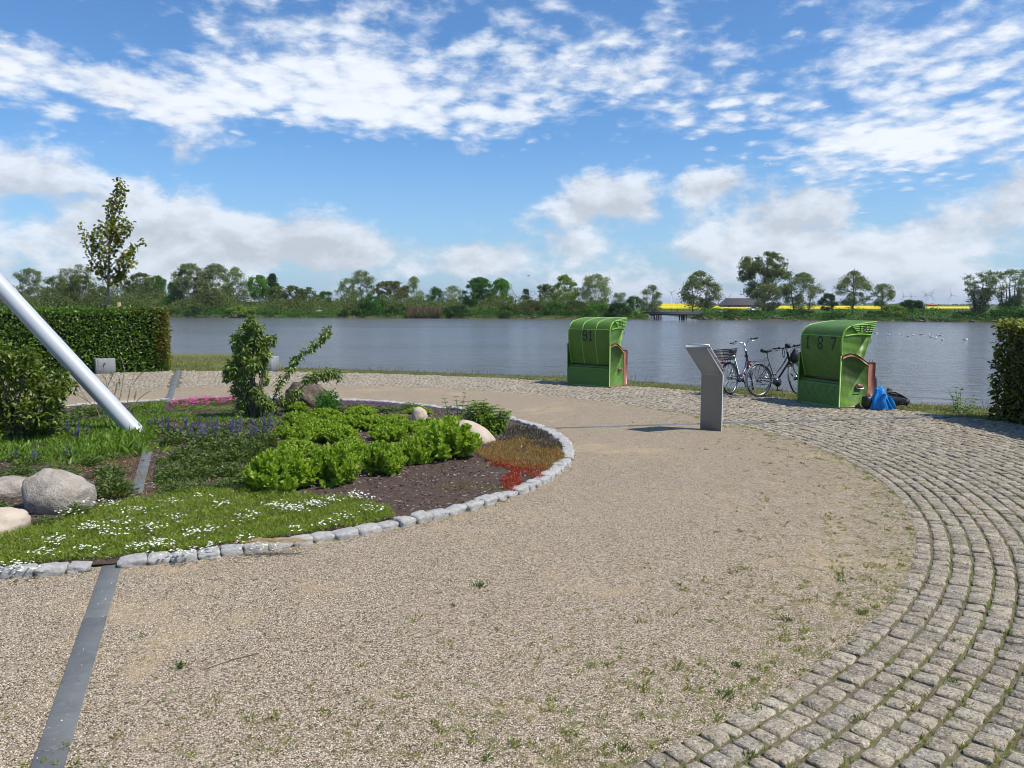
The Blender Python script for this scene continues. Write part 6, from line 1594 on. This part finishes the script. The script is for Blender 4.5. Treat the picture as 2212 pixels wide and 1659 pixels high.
for i, (x0, x1, tp, by, dd_, mt, lab, shp, cb, dn, stm, lf_, twg) in enumerate(TL):
    T(x0, x1, tp, by, dd_, mt, lab, shp, cb, dn, stm, lf_, seed=i, twigs=twg)
# bushes one can tell apart at the water's edge
BL = [(330, 400, 668, 'dark', 'dark bush at the water right of the left hedge'), (400, 480, 664, 'dark', 'dark low bush under the two big willows'), (470, 500, 670, 'green', 'small green bush under the second big willow'), (488, 562, 661, 'yellow', 'yellow-green rounded bush at the water below the green three-trunk tree'), (556, 610, 672, 'dark', 'dark green low bush at the water below the pointed conifer-like tree'), (620, 668, 674, 'green', 'low green bush on the grassy shore left of the white bench'), (735, 800, 655, 'olive', 'grey-green rounded bush at the water below the airy poplar'), (772, 840, 640, 'green', 'tall green bush at the water left of the brown reeds'), (830, 890, 652, 'olive', 'olive bush at the water directly left of the brown reeds'),
      (960, 1020, 660, 'dark', 'dark bush under the left side of the big dense tree'), (1070, 1130, 655, 'olive', 'olive shore bush right of the big dense tree'), (1120, 1180, 650, 'brown', 'brownish shore bush below the small layered tree'), (1170, 1225, 652, 'green', 'green shore bush below the tall yellow-green tree'), (1215, 1270, 650, 'olive', 'olive shore bush left of beach chair 91 roof'), (1260, 1322, 655, 'bright', 'fresh green shore bush directly behind beach chair 91'), (1310, 1362, 655, 'dark', 'dark shore bush right of beach chair 91 roof'), (1360, 1400, 672, 'yellow', 'low yellow-green bush by the shore left of the bridge'),
      (1505, 1560, 674, 'green', 'low green bush on the bank right of the bridge'), (1560, 1600, 668, 'olive', 'small olive bush on the bank left of the parked car'), (1600, 1650, 670, 'dark', 'dark bush under the tallest poplar'), (1688, 1760, 668, 'dark', 'dark bush at the water under the broad pale tree'), (1775, 1830, 675, 'dark', 'low dark bush at the water behind beach chair 187'), (1868, 1910, 672, 'dark', 'dark bush hanging over the water under the small pale willow'), (1898, 1960, 658, 'yellow', 'olive yellow rounded bush at the water before the round dark bush'), (2060, 2130, 672, 'dark', 'dark low bush at the foot of the willow fan'), (2130, 2225, 668, 'dark', 'dark bush at the shore by the right picture edge')]
for i, (x0, x1, tp, mt, lab) in enumerate(BL):
    xm = (x0 + x1) / 2; sy = float(np.interp(xm, [p[0] for p in SHP], [p[1] for p in SHP])); D_ = float(at(xm, sy, WZ)[1]) + 3.5 + (i % 3) * .8
    T(x0, x1, tp, sy, D_, mt, lab, 'bush', 0.0, 1.35, 3, .21, seed=200 + i, name='bush', cat='bush')
# undergrowth, reeds, hedgerow mass, shore stones
mb = MB(); rg = np.random.default_rng(5)
def mass(n, x0, x1, d0, d1, hmax, leaf, mb, s=.05, seed=0.):
    x = rg.uniform(x0, x1, n); y = shore_y(x) + rg.uniform(d0, d1, n); hn = np.array([.5 + .9 * mnoise.noise(Vector((a * s * 3, b * s * 2, seed))) for a, b in zip(x, y)])
    ic = inl_c + (y - 165) * .10; ok = (np.abs(x - ic) > inl_h + 1.5); x, y, hn = x[ok], y[ok], hn[ok]; n = len(x)
    z = far_z(np.c_[x, y]) + np.clip(hn, .05, 1) * hmax * rg.uniform(0, 1, n) ** .7; mb.leaves(np.c_[x, y, z], rg.normal(0, 1, (n, 3)), leaf * rg.uniform(.6, 1.3, n), leaf * .7, .1, rng=rg)
mass(60000, -130, 130, .3, 7, 2.1, .26, mb, seed=1.)
stuff(mb, 'shore_undergrowth', TREEMATS['green'], 'low green undergrowth along the far shore', 'undergrowth')
mb = MB(); mass(70000, -150, 22, 3.0, 24, 6.0, .34, mb, seed=4.)
stuff(mb, 'far_thicket', TREEMATS['olive'], 'mixed olive thicket under the trees left of the bridge', 'thicket')
mb = MB(); mass(46000, -165, -72, 8, 30, 9.0, .40, mb, seed=6.)
stuff(mb, 'dark_thicket', TREEMATS['olive'], 'olive thicket behind the hedge under the leftmost far trees', 'thicket')
mb = MB(); A_ = at_d(895, 690, 193)[0]; B_ = at_d(965, 690, 193)[0]; n = 2600; x = rg.uniform(A_, B_, n); y = shore_y(x) + rg.uniform(.8, 4, n)
mb.leaves(np.c_[x, y, far_z(np.c_[x, y])], up_dirs(n, .2, rg), rg.uniform(1.0, 2.6, n), .10, .1, rng=rg)
stuff(mb, 'reeds', leafmat('dry_reed', [(.15, .10, .065), (.22, .15, .09), (.14, .13, .06)], trans=.2), 'brown dry reeds at the far shore left of the big dense tree', 'reeds')
mb = MB(); V, Tt = ICO1
x = np.concatenate([rg.uniform(-92, -48, 170), rg.uniform(-120, 110, 110), rg.uniform(38, 100, 130)]); y = shore_y(x) + rg.uniform(.2, 1.9, len(x)) 
for a, b_ in zip(x, y):
    if abs(a - (inl_c + (b_ - 165) * .10)) < inl_h + .5: continue
    s = rg.uniform(.10, .32); mb.add((V + rg.normal(0, .12, V.shape)) * [s * 1.5, s, s * .6] + [a, b_, float(far_z(np.array([[a, b_]]))[0]) + .05], None, Tt)
stuff(mb, 'shore_stones', stone_mat('shore_stone', (.16, .12, .10), (.25, .19, .16), (.33, .27, .23), scale=2, bump=.3), 'brownish stones along the far waterline', 'stones')

# distant tree line on the horizon
mb = MB(); n = 9000; a = rg.uniform(-.72, .72, n); dist = rg.uniform(1500, 3000, n); hn = np.array([max(.0, .5 + 1.3 * mnoise.noise(Vector((q * 30, 2.2, 0)))) for q in a])
mb.leaves(np.c_[np.tan(a) * dist, dist, -.4 + hn * rg.uniform(0, 8, n)], rg.normal(0, 1, (n, 3)), 5.0, 4.0, .1, rng=rg)
stuff(mb, 'distant_woods', TREEMATS['green'], 'thin line of distant woods and hedges on the flat horizon', 'woods')

# rapeseed field as a standing crop
mm, b_, out_ = newmat('rapeseed_bloom'); pos = b_.n('ShaderNodeNewGeometry').outputs['Position']; nn_ = b_.noise(pos, .6, 4, .6); n3 = b_.noise(b_.mapv(pos, scale=(.004, .02, 1)), 1, 3, .5)
cc = b_.mix(b_.mr(nn_, .35, .65), (.52, .42, .02), (.68, .57, .03)); cc = b_.mix(b_.m('MULTIPLY', b_.mr(n3, .56, .66), .5), cc, (.20, .26, .03)); principled(b_, out_, cc, .9, spec=.1, bump=nn_, bstr=.6, bdist=.4)
def crop(px0, px1, d0, d1, hgt, name, mat, label):
    x0 = (px0 - CX) / FP; x1 = (px1 - CX) / FP; n = 60; F = []
    for (dd__, zz) in ((d0, -.5), (d0 + .3, hgt - .42), (d1, hgt - .42), (d1 + .3, -.5)): F.append([[dd__ * (x0 + (x1 - x0) * i / n), dd__, zz + (.10 * math.sin(i * 1.9) if zz > -.45 else 0)] for i in range(n + 1)])
    o = MB().grid(np.array(F)[::-1]).build(name, mat); tag(o, label, 'field', kind='stuff')
crop(1418, 1905, 395, 900, 1.0, 'rapeseed_field', mm, 'bright yellow rapeseed field behind the far bank, right of the bridge')
crop(1995, 2110, 430, 700, .75, 'rapeseed_field', mm, 'narrow yellow rapeseed strip behind the wooden fence')
crop(1425, 1500, 700, 1500, 3.4, 'rapeseed_rise', mm, 'yellow rapeseed rising to the horizon under the lone wind turbine')

# bridge
M_BR = simple('bridge_timber', (.035, .036, .042), rough=.8, var=.2)
A_ = at_d(1402, 676, 158); B_ = at_d(1512, 676, 158); zb_ = at_d(1450, 674, 158)[2]
root = empty('footbridge', (A_[0], 158, 0), 0, 'dark low bridge on piles over the inlet in the far bank', 'bridge'); Lb = B_[0] - A_[0]
MB().box((Lb / 2, 1.6, zb_ - .15), (Lb + 1.5, 3.4, .32)).build('deck', M_BR, root); MB().box((Lb / 2, -.14, zb_ - .42), (Lb, .2, .5)).build('beam', M_BR, root)
for u in (.16, .20, .24, .66, .70, .74):
    for y in (0.2, 2.8): MB().tube([[Lb * u, y, -2.2], [Lb * u, y, zb_ - .3]], .13, 8).build('pile', M_BR, root)
for z in (.42, .8): MB().box((Lb / 2, 3.2, zb_ + z), (Lb, .06, .07)).build('rail', M_BR, root)
for u in np.linspace(0, 1, 9): MB().box((Lb * u, 3.2, zb_ + .4), (.07, .07, .86)).build('rail_post', M_BR, root)
# fence on the right meadow
root = empty('meadow_fence', at_d(1996, 670, 235), 0, 'dark post and rail fence on the far meadow below the wind turbines', 'fence'); root.location.z = -.42
xe = at_d(2112, 670, 235)[0] - root.location.x
for u in np.linspace(0, 1, 15): MB().box((xe * u, 0, .62), (.16, .16, 1.3)).build('post', M_BR, root)
for z in (.55, 1.1): MB().box((xe / 2, -.1, z), (xe, .06, .11)).build('rail', M_BR, root)
# benches
def bench(px, py, D_, w, mat, label, back=True):
    p = at_d(px, py, D_); z = float(far_z(np.array([[p[0], D_]]))[0]); r = empty('bench', (p[0], D_, z), 0, label, 'bench')
    MB().box((0, 0, .45), (w, .42, .07)).build('seat', mat, r)
    if back: MB().box((0, .22, .78), (w, .05, .40)).build('backrest', mat, r)
    for s in (-1, 1): MB().box((s * w * .42, 0, .21), (.08, .38, .42)).build('leg', mat, r)
M_WH = simple('white_paint', (.80, .80, .80), rough=.5, var=.04)
bench(688, 671, 197, 1.75, M_WH, 'white bench on the lawn of the far shore')
bench(2029, 673, 205, 1.7, simple('bench_brown', (.12, .05, .035), rough=.7), 'reddish brown bench on the far meadow below the fence')
bench(1554, 675, 172, 1.6, M_BR, 'dark bench on the bank between bridge and car')
p = at_d(1557, 675, 171.6); z = float(far_z(np.array([[p[0], 171.6]]))[0]); r = empty('person', (p[0], 171.5, z), 0, 'tiny person in a white top and dark trousers sitting on the far dark bench', 'person')
vs = [(0, 0, .52), (0, .03, .80), (0, .02, 1.05), (0, .0, 1.20), (-.1, -.02, .50), (-.12, -.42, .50), (-.12, -.45, .08), (-.12, -.58, .05), (.1, -.02, .50), (.12, -.42, .50), (.12, -.45, .08), (.12, -.58, .05), (-.2, .0, .98), (-.24, -.12, .72), (-.15, -.34, .58), (.2, .0, .98), (.24, -.12, .72), (.15, -.34, .58)]
bo = skin_body('body', vs, [(0, 1), (1, 2), (2, 3), (0, 4), (4, 5), (5, 6), (6, 7), (0, 8), (8, 9), (9, 10), (10, 11), (2, 12), (12, 13), (13, 14), (2, 15), (15, 16), (16, 17)], [.15, .14, .12, .10, .09, .08, .055, .045, .09, .08, .055, .045, .06, .045, .035, .06, .045, .035], M_WH, r, sub=1)
for mt in (M_JEANS, M_SKIN): bo.data.materials.append(mt)
for p_ in bo.data.polygons:
    if p_.center.z < .56: p_.material_index = 1
    elif p_.center.z > 1.1: p_.material_index = 2
# concrete landing slab
p = at_d(695, 686, 189.5); o = bevel_box(MB(), 2.3, 1.6, .28, .03).build('landing_slab', M_CUBE, None, (p[0], 188.0, -1.12)); tag(o, 'pale concrete landing slab at the far waterline', 'slab')
# white notice board, guard rail and road sign
p = at_d(329, 656, 215); z = float(far_z(np.array([[p[0], 215]]))[0]); r = empty('notice_board', (p[0], 215, z), 0, 'small white notice board among the trunks of the olive domed tree', 'sign')
MB().box((0, 0, p[2] - z), (.9, .05, .65)).build('board', M_WH, r); MB().tube([[0, .06, 0], [0, .06, p[2] - z]], .05, 6).build('post', M_BR, r)
p = at_d(1373, 665, 215); r = empty('road_sign', (p[0], 215, -.4), 0, 'white downward triangle road sign left of the bridge', 'road sign')
MB().tube([[0, .05, 0], [0, .05, p[2] + .4]], .04, 6).build('post', M_STEEL, r)
mb = MB(); mb.prism([(-.48, .40), (.48, .40), (0, -.42)], -.02, .02, 'y'); o = mb.build('sign_face', M_RED, r, (0, 0, p[2] + .4)); mb = MB(); mb.prism([(-.34, .32), (.34, .32), (0, -.27)], -.03, -.021, 'y'); mb.build('sign_field', M_WH, o)
p = at_d(1369, 668.5, 220); r = empty('guard_rail', (p[0], 220, -.4), 0, 'pale road guard rail left of the bridge', 'guard rail'); MB().box((0, 0, .75), (3.8, .08, .32)).build('rail', M_CHROME, r)
for x in (-1.7, 0, 1.7): MB().box((x, .05, .35), (.08, .08, .8)).build('post', M_STEEL, r)
# green shed-like container on the bank
p = at_d(1664, 673, 176); z = float(far_z(np.array([[p[0], 176]]))[0]); hb2 = at_d(1664, 662, 176)[2] - z
r = empty('garden_hut', (p[0], 176, z), .1, 'small dark green hut on the bank under the pale willow', 'hut')
MB().box((0, 0, hb2 / 2), (1.65, 1.6, hb2)).build('walls', simple('dark_green_paint', (.015, .045, .03), rough=.6), r); MB().box((0, 0, hb2 + .05), (1.85, 1.8, .1)).build('roof', M_BR, r); MB().box((-.2, -.81, hb2 * .45), (.75, .04, hb2 * .85)).build('door', M_BR, r)
# car on the road behind
p = at_d(1627, 669.5, 330); r = empty('parked_car', (p[0], 330, -.42), 0, 'pale silver car on the road in front of the rapeseed field', 'car')
M_CAR = simple('car_paint', (.55, .58, .60), rough=.25, metal=.3, var=.03); M_GLASS = simple('car_glass', (.02, .025, .03), rough=.1)
car = [(-2.1, .35), (-2.12, .75), (-1.95, .98), (-1.35, 1.02), (-.85, 1.42), (.55, 1.45), (1.25, 1.02), (1.95, .90), (2.12, .65), (2.1, .35)]
mb = MB(); mb.prism(car, -.85, .85, 'y'); bd_ = mb.build('body', M_CAR, r)
mb = MB(); mb.prism([(-1.2, 1.03), (-.80, 1.36), (.50, 1.38), (1.05, 1.03)], -.87, .87, 'y'); mb.build('windows', M_GLASS, bd_)
for x in (-1.35, 1.35):
    for y in (-.80, .80):
        w_ = MB().tube([[x, y - .1, .32], [x, y + .1, .32]], .32, 14).build('wheel', M_TYRE, r); MB().tube([[x, y - .11, .32], [x, y + .11, .32]], .19, 12).build('rim', M_RIM, w_)
for y in (-.6, .6): MB().box((2.08, y, .72), (.1, .35, .14)).build('headlight', M_WH, r)
tag(MB().box((0, 333, -.40), (700, 6, .06)).build('road', simple('asphalt', (.07, .07, .072), rough=.9)), kind='structure')
# barn
M_BRICK = simple('far_brick', (.16, .075, .05), rough=.9, var=.3, nscale=.8); M_ROOF = simple('dark_roof', (.045, .04, .042), rough=.8, var=.3, nscale=.6)
def house(px0, px1, ptop, D_, label, ridge=.45, dep=12, wall=M_BRICK, roof=M_ROOF, name='barn', cat='barn', hip=2.0):
    a = at_d(px0, 660, D_); b_ = at_d(px1, 660, D_); L_ = b_[0] - a[0]; h = at_d(px0, ptop, D_)[2] + .42; r = empty(name, (a[0], D_, -.42), 0, label, cat); hw = h * (1 - ridge)
    MB().box((L_ / 2, dep / 2, hw / 2), (L_, dep, hw)).build('walls', wall, r)
    V = [(-.5, -.5, hw - .1), (L_ + .5, -.5, hw - .1), (L_ + .5, dep + .5, hw - .1), (-.5, dep + .5, hw - .1), (hip, dep / 2, h), (L_ - hip, dep / 2, h)]
    MB().add(V, [[0, 1, 5, 4], [2, 3, 4, 5]], [[3, 0, 4], [1, 2, 5]]).build('roof', roof, r)
    n = max(2, int(L_ / 5))
    for i in range(n):
        if L_ > 9 or i < 2: MB().box((L_ * (i + .5) / n, -.03, hw * .5), (1.1, .08, min(1.3, hw * .5))).build('window', M_GLASS, r)
    MB().box((L_ * .28, -.04, min(1.6, hw * .45)), (2.6, .08, min(3, hw * .85))).build('door', M_BR, r)
    return r
house(1566, 1648, 644, 440, 'long dark-roofed brick barn behind the rapeseed field and the tallest poplar', ridge=.62)
house(2011, 2024, 655, 900, 'small red-roofed house on the horizon right of the turbines', ridge=.5, dep=9, roof=simple('red_roof', (.30, .10, .07), rough=.8), name='farmhouse', cat='house')
house(1508, 1524, 655, 1100, 'small pale farmhouse on the horizon right of the lone turbine', wall=M_WH, dep=9, name='farmhouse', cat='house')
house(1530, 1546, 652, 1000, 'low reddish farm building on the horizon left of the barn', dep=10, name='farmhouse', cat='house')
p = at_d(1551, 668, 300); r = empty('utility_pole', (p[0], 300, -.42), 0, 'thin wooden utility pole left of the barn', 'pole'); hp = at_d(1551, 639, 300)[2] + .42
MB().tube([[0, 0, 0], [0, 0, hp]], .12, 6).build('shaft', M_BARK, r); MB().box((0, 0, hp - .5), (1.4, .12, .12)).build('crossarm', M_BARK, r)

# wind turbines
M_TURB = simple('turbine_white', (.50, .52, .55), rough=.5, var=.02)
def turbine(px, hub, D_, bl, rot, yaw, label):
    p = at_d(px, hub, D_); r = empty('wind_turbine', (p[0], D_, -.4), yaw, label, 'wind turbine', 'wind turbines on the horizon'); h = p[2] + .4
    MB().tube([[0, 0, 0], [0, 0, h]], [h * .034, h * .020], 10).build('tower', M_TURB, r, smooth=True); MB().box((0, -1, h), (4, 9, 4)).build('nacelle', M_TURB, r)
    hb = MB().tube([[0, -6, h], [0, -9, h]], [2.0, 1.2], 8).build('hub', M_TURB, r)
    for k in range(3):
        a = rot + k * 2 * math.pi / 3; d_ = np.array([math.sin(a), 0, math.cos(a)]); s_ = np.array([math.cos(a), 0, -math.sin(a)]); c = np.array([0, -7, h]); V = []
        for u, w_ in ((0, 1.4), (.18, 3.0), (.6, 1.9), (1.0, .5)):
            for q, e in ((-.5, -.3), (.5, -.3), (.5, .3), (-.5, .3)): V.append(c + d_ * bl * u + s_ * w_ * q * 1.25 + np.array([0, e, 0]))
        Q_ = [[r_ * 4 + i, r_ * 4 + (i + 1) % 4, (r_ + 1) * 4 + (i + 1) % 4, (r_ + 1) * 4 + i] for r_ in range(3) for i in range(4)]
        MB().add(V, Q_).build('blade', M_TURB, r)
for (px, hub, D_, bl, rot, yaw, lab) in [(1450, 631.6, 3300, 27, .95, .2, 'lone wind turbine above the bridge'), (1575, 643, 3600, 30, .4, -.2, 'wind turbine peeping over the barn roof'), (1789, 640, 3300, 30, .8, .1, 'wind turbine between the broad pale tree and the single-trunk willow'), (1878, 640, 3800, 34, .1, .3, 'wind turbine behind the left side of the small pale willow'),
        (1951, 640, 3600, 33, -.45, .2, 'leftmost wind turbine of the cluster, above the round dark bush'), (1968, 640.5, 3700, 33, -.5, .15, 'second wind turbine from the left in the cluster above the dark bush'), (2001, 635.5, 3500, 35, 1.05, .1, 'tall wind turbine at the left of the close pair'), (2010, 638, 3500, 36, .45, -.1, 'wind turbine with a long raised blade, right of the close pair'), (1996, 639, 4600, 33, .02, .2, 'faint wind turbine just behind the close pair'), (2054, 637.6, 3500, 33, -.35, .05, 'single wind turbine between the cluster and the willow fan'), (2090, 640, 4000, 30, .3, .2, 'wind turbine half hidden by the left edge of the willow fan')]:
    turbine(px, hub, D_, bl, rot, yaw, lab)

# gulls on the water and birds in the air
M_GULL = simple('gull_white', (.80, .80, .78), rough=.7); M_GULLG = simple('gull_grey', (.30, .31, .33), rough=.7)
def gull_me():
    V, Tt = ICO2; q = V * [.19, .085, .075]; q[:, 0] *= 1 + .2 * (q[:, 0] > 0); b1 = MB().add(q + [0, 0, .06], None, Tt).mesh('body', M_GULL, True)
    b2 = MB().add(ICO1[0] * .048 + [.16, 0, .155], None, ICO1[1]).add(ICO1[0] * [.03, .035, .07] + [.14, 0, .11], None, ICO1[1]).mesh('head', M_GULL, True)
    mb = MB()
    for s in (-1, 1): mb.add(ICO1[0] * [.18, .02, .05] + [-.05, s * .075, .09], None, ICO1[1])
    b3 = mb.mesh('wings', M_GULLG, True); b4 = MB().tube([[.20, 0, .152], [.245, 0, .145]], [.012, .004], 5).mesh('beak', simple('yellow_beak', (.6, .35, .03)))
    return b1, b2, b3, b4
GM = gull_me()
gl = [(960, 245, 'gull resting on the water close to the roof of beach chair 187'), (1070, 258, None), (1170, 255, None), (1235, 270, None), (1278, 260, None), (1345, 253, None), (1415, 253, None), (1430, 275, None), (1470, 283, None), (1500, 262, None), (1522, 300, 'gull nearest to the viewer in the middle of the row on the water'), (1715, 298, 'gull resting farthest right, towards the right hedge'), (1728, 295, 'gull paired with the one farthest right on the water')]
for i, (cx, cy, lab) in enumerate(gl):
    px, py = (3000 + cx * .4665) / 1.8228, (1200 + cy * .4665) / 1.8228; p = at(px, py, WZ); r = empty('gull', (p[0], p[1], WZ - .02), i * 1.7, lab or 'small white gull resting in the loose row on the water right of beach chair 187', 'gull', 'gulls resting on the water')
    r.scale = (.9,) * 3
    for nm, me in zip(('body', 'head', 'wings', 'beak'), GM): link(nm, me, r)
def flying(px, py, D_, s, dark, label):
    p = at_d(px, py, D_); r = empty('flying_bird', p, .4, label, 'bird'); m_ = M_BLACK if dark else M_GULLG
    MB().add(ICO1[0] * [.22, .07, .06] * np.array(s), None, ICO1[1]).build('body', m_, r, smooth=True)
    for q in (-1, 1): MB().add(np.array([[.08, 0, .02], [-.08, 0, .02], [-.05, q * .3, .13], [.06, q * .3, .13], [-.05, q * .62, .05], [.02, q * .62, .05]]) * s, [[0, 1, 2, 3], [3, 2, 4, 5]]).build('wing', m_, r)
flying(1659, 355, 90, .5, True, 'tiny dark bird high in the blue above the bicycles')
flying(1142, 596, 150, 1.4, False, 'small grey bird flying low over the far trees in the middle')

# ---------------------------------------------------------------- air: pale even haze round the whole place
hm = bpy.data.materials.new('haze_air'); hm.use_nodes = True; hm.node_tree.nodes.clear()
pv = hm.node_tree.nodes.new('ShaderNodeVolumePrincipled'); pv.inputs['Color'].default_value = (.80, .88, 1.0, 1); pv.inputs['Density'].default_value = .00010; pv.inputs['Anisotropy'].default_value = .2
ho = hm.node_tree.nodes.new('ShaderNodeOutputMaterial'); hm.node_tree.links.new(pv.outputs[0], ho.inputs['Volume'])
hz = MB().box((0, 0, 57), (34000, 34000, 120)).build('haze', hm); tag(hz, 'thin pale haze over the flat land and the lake', 'haze', kind='stuff')
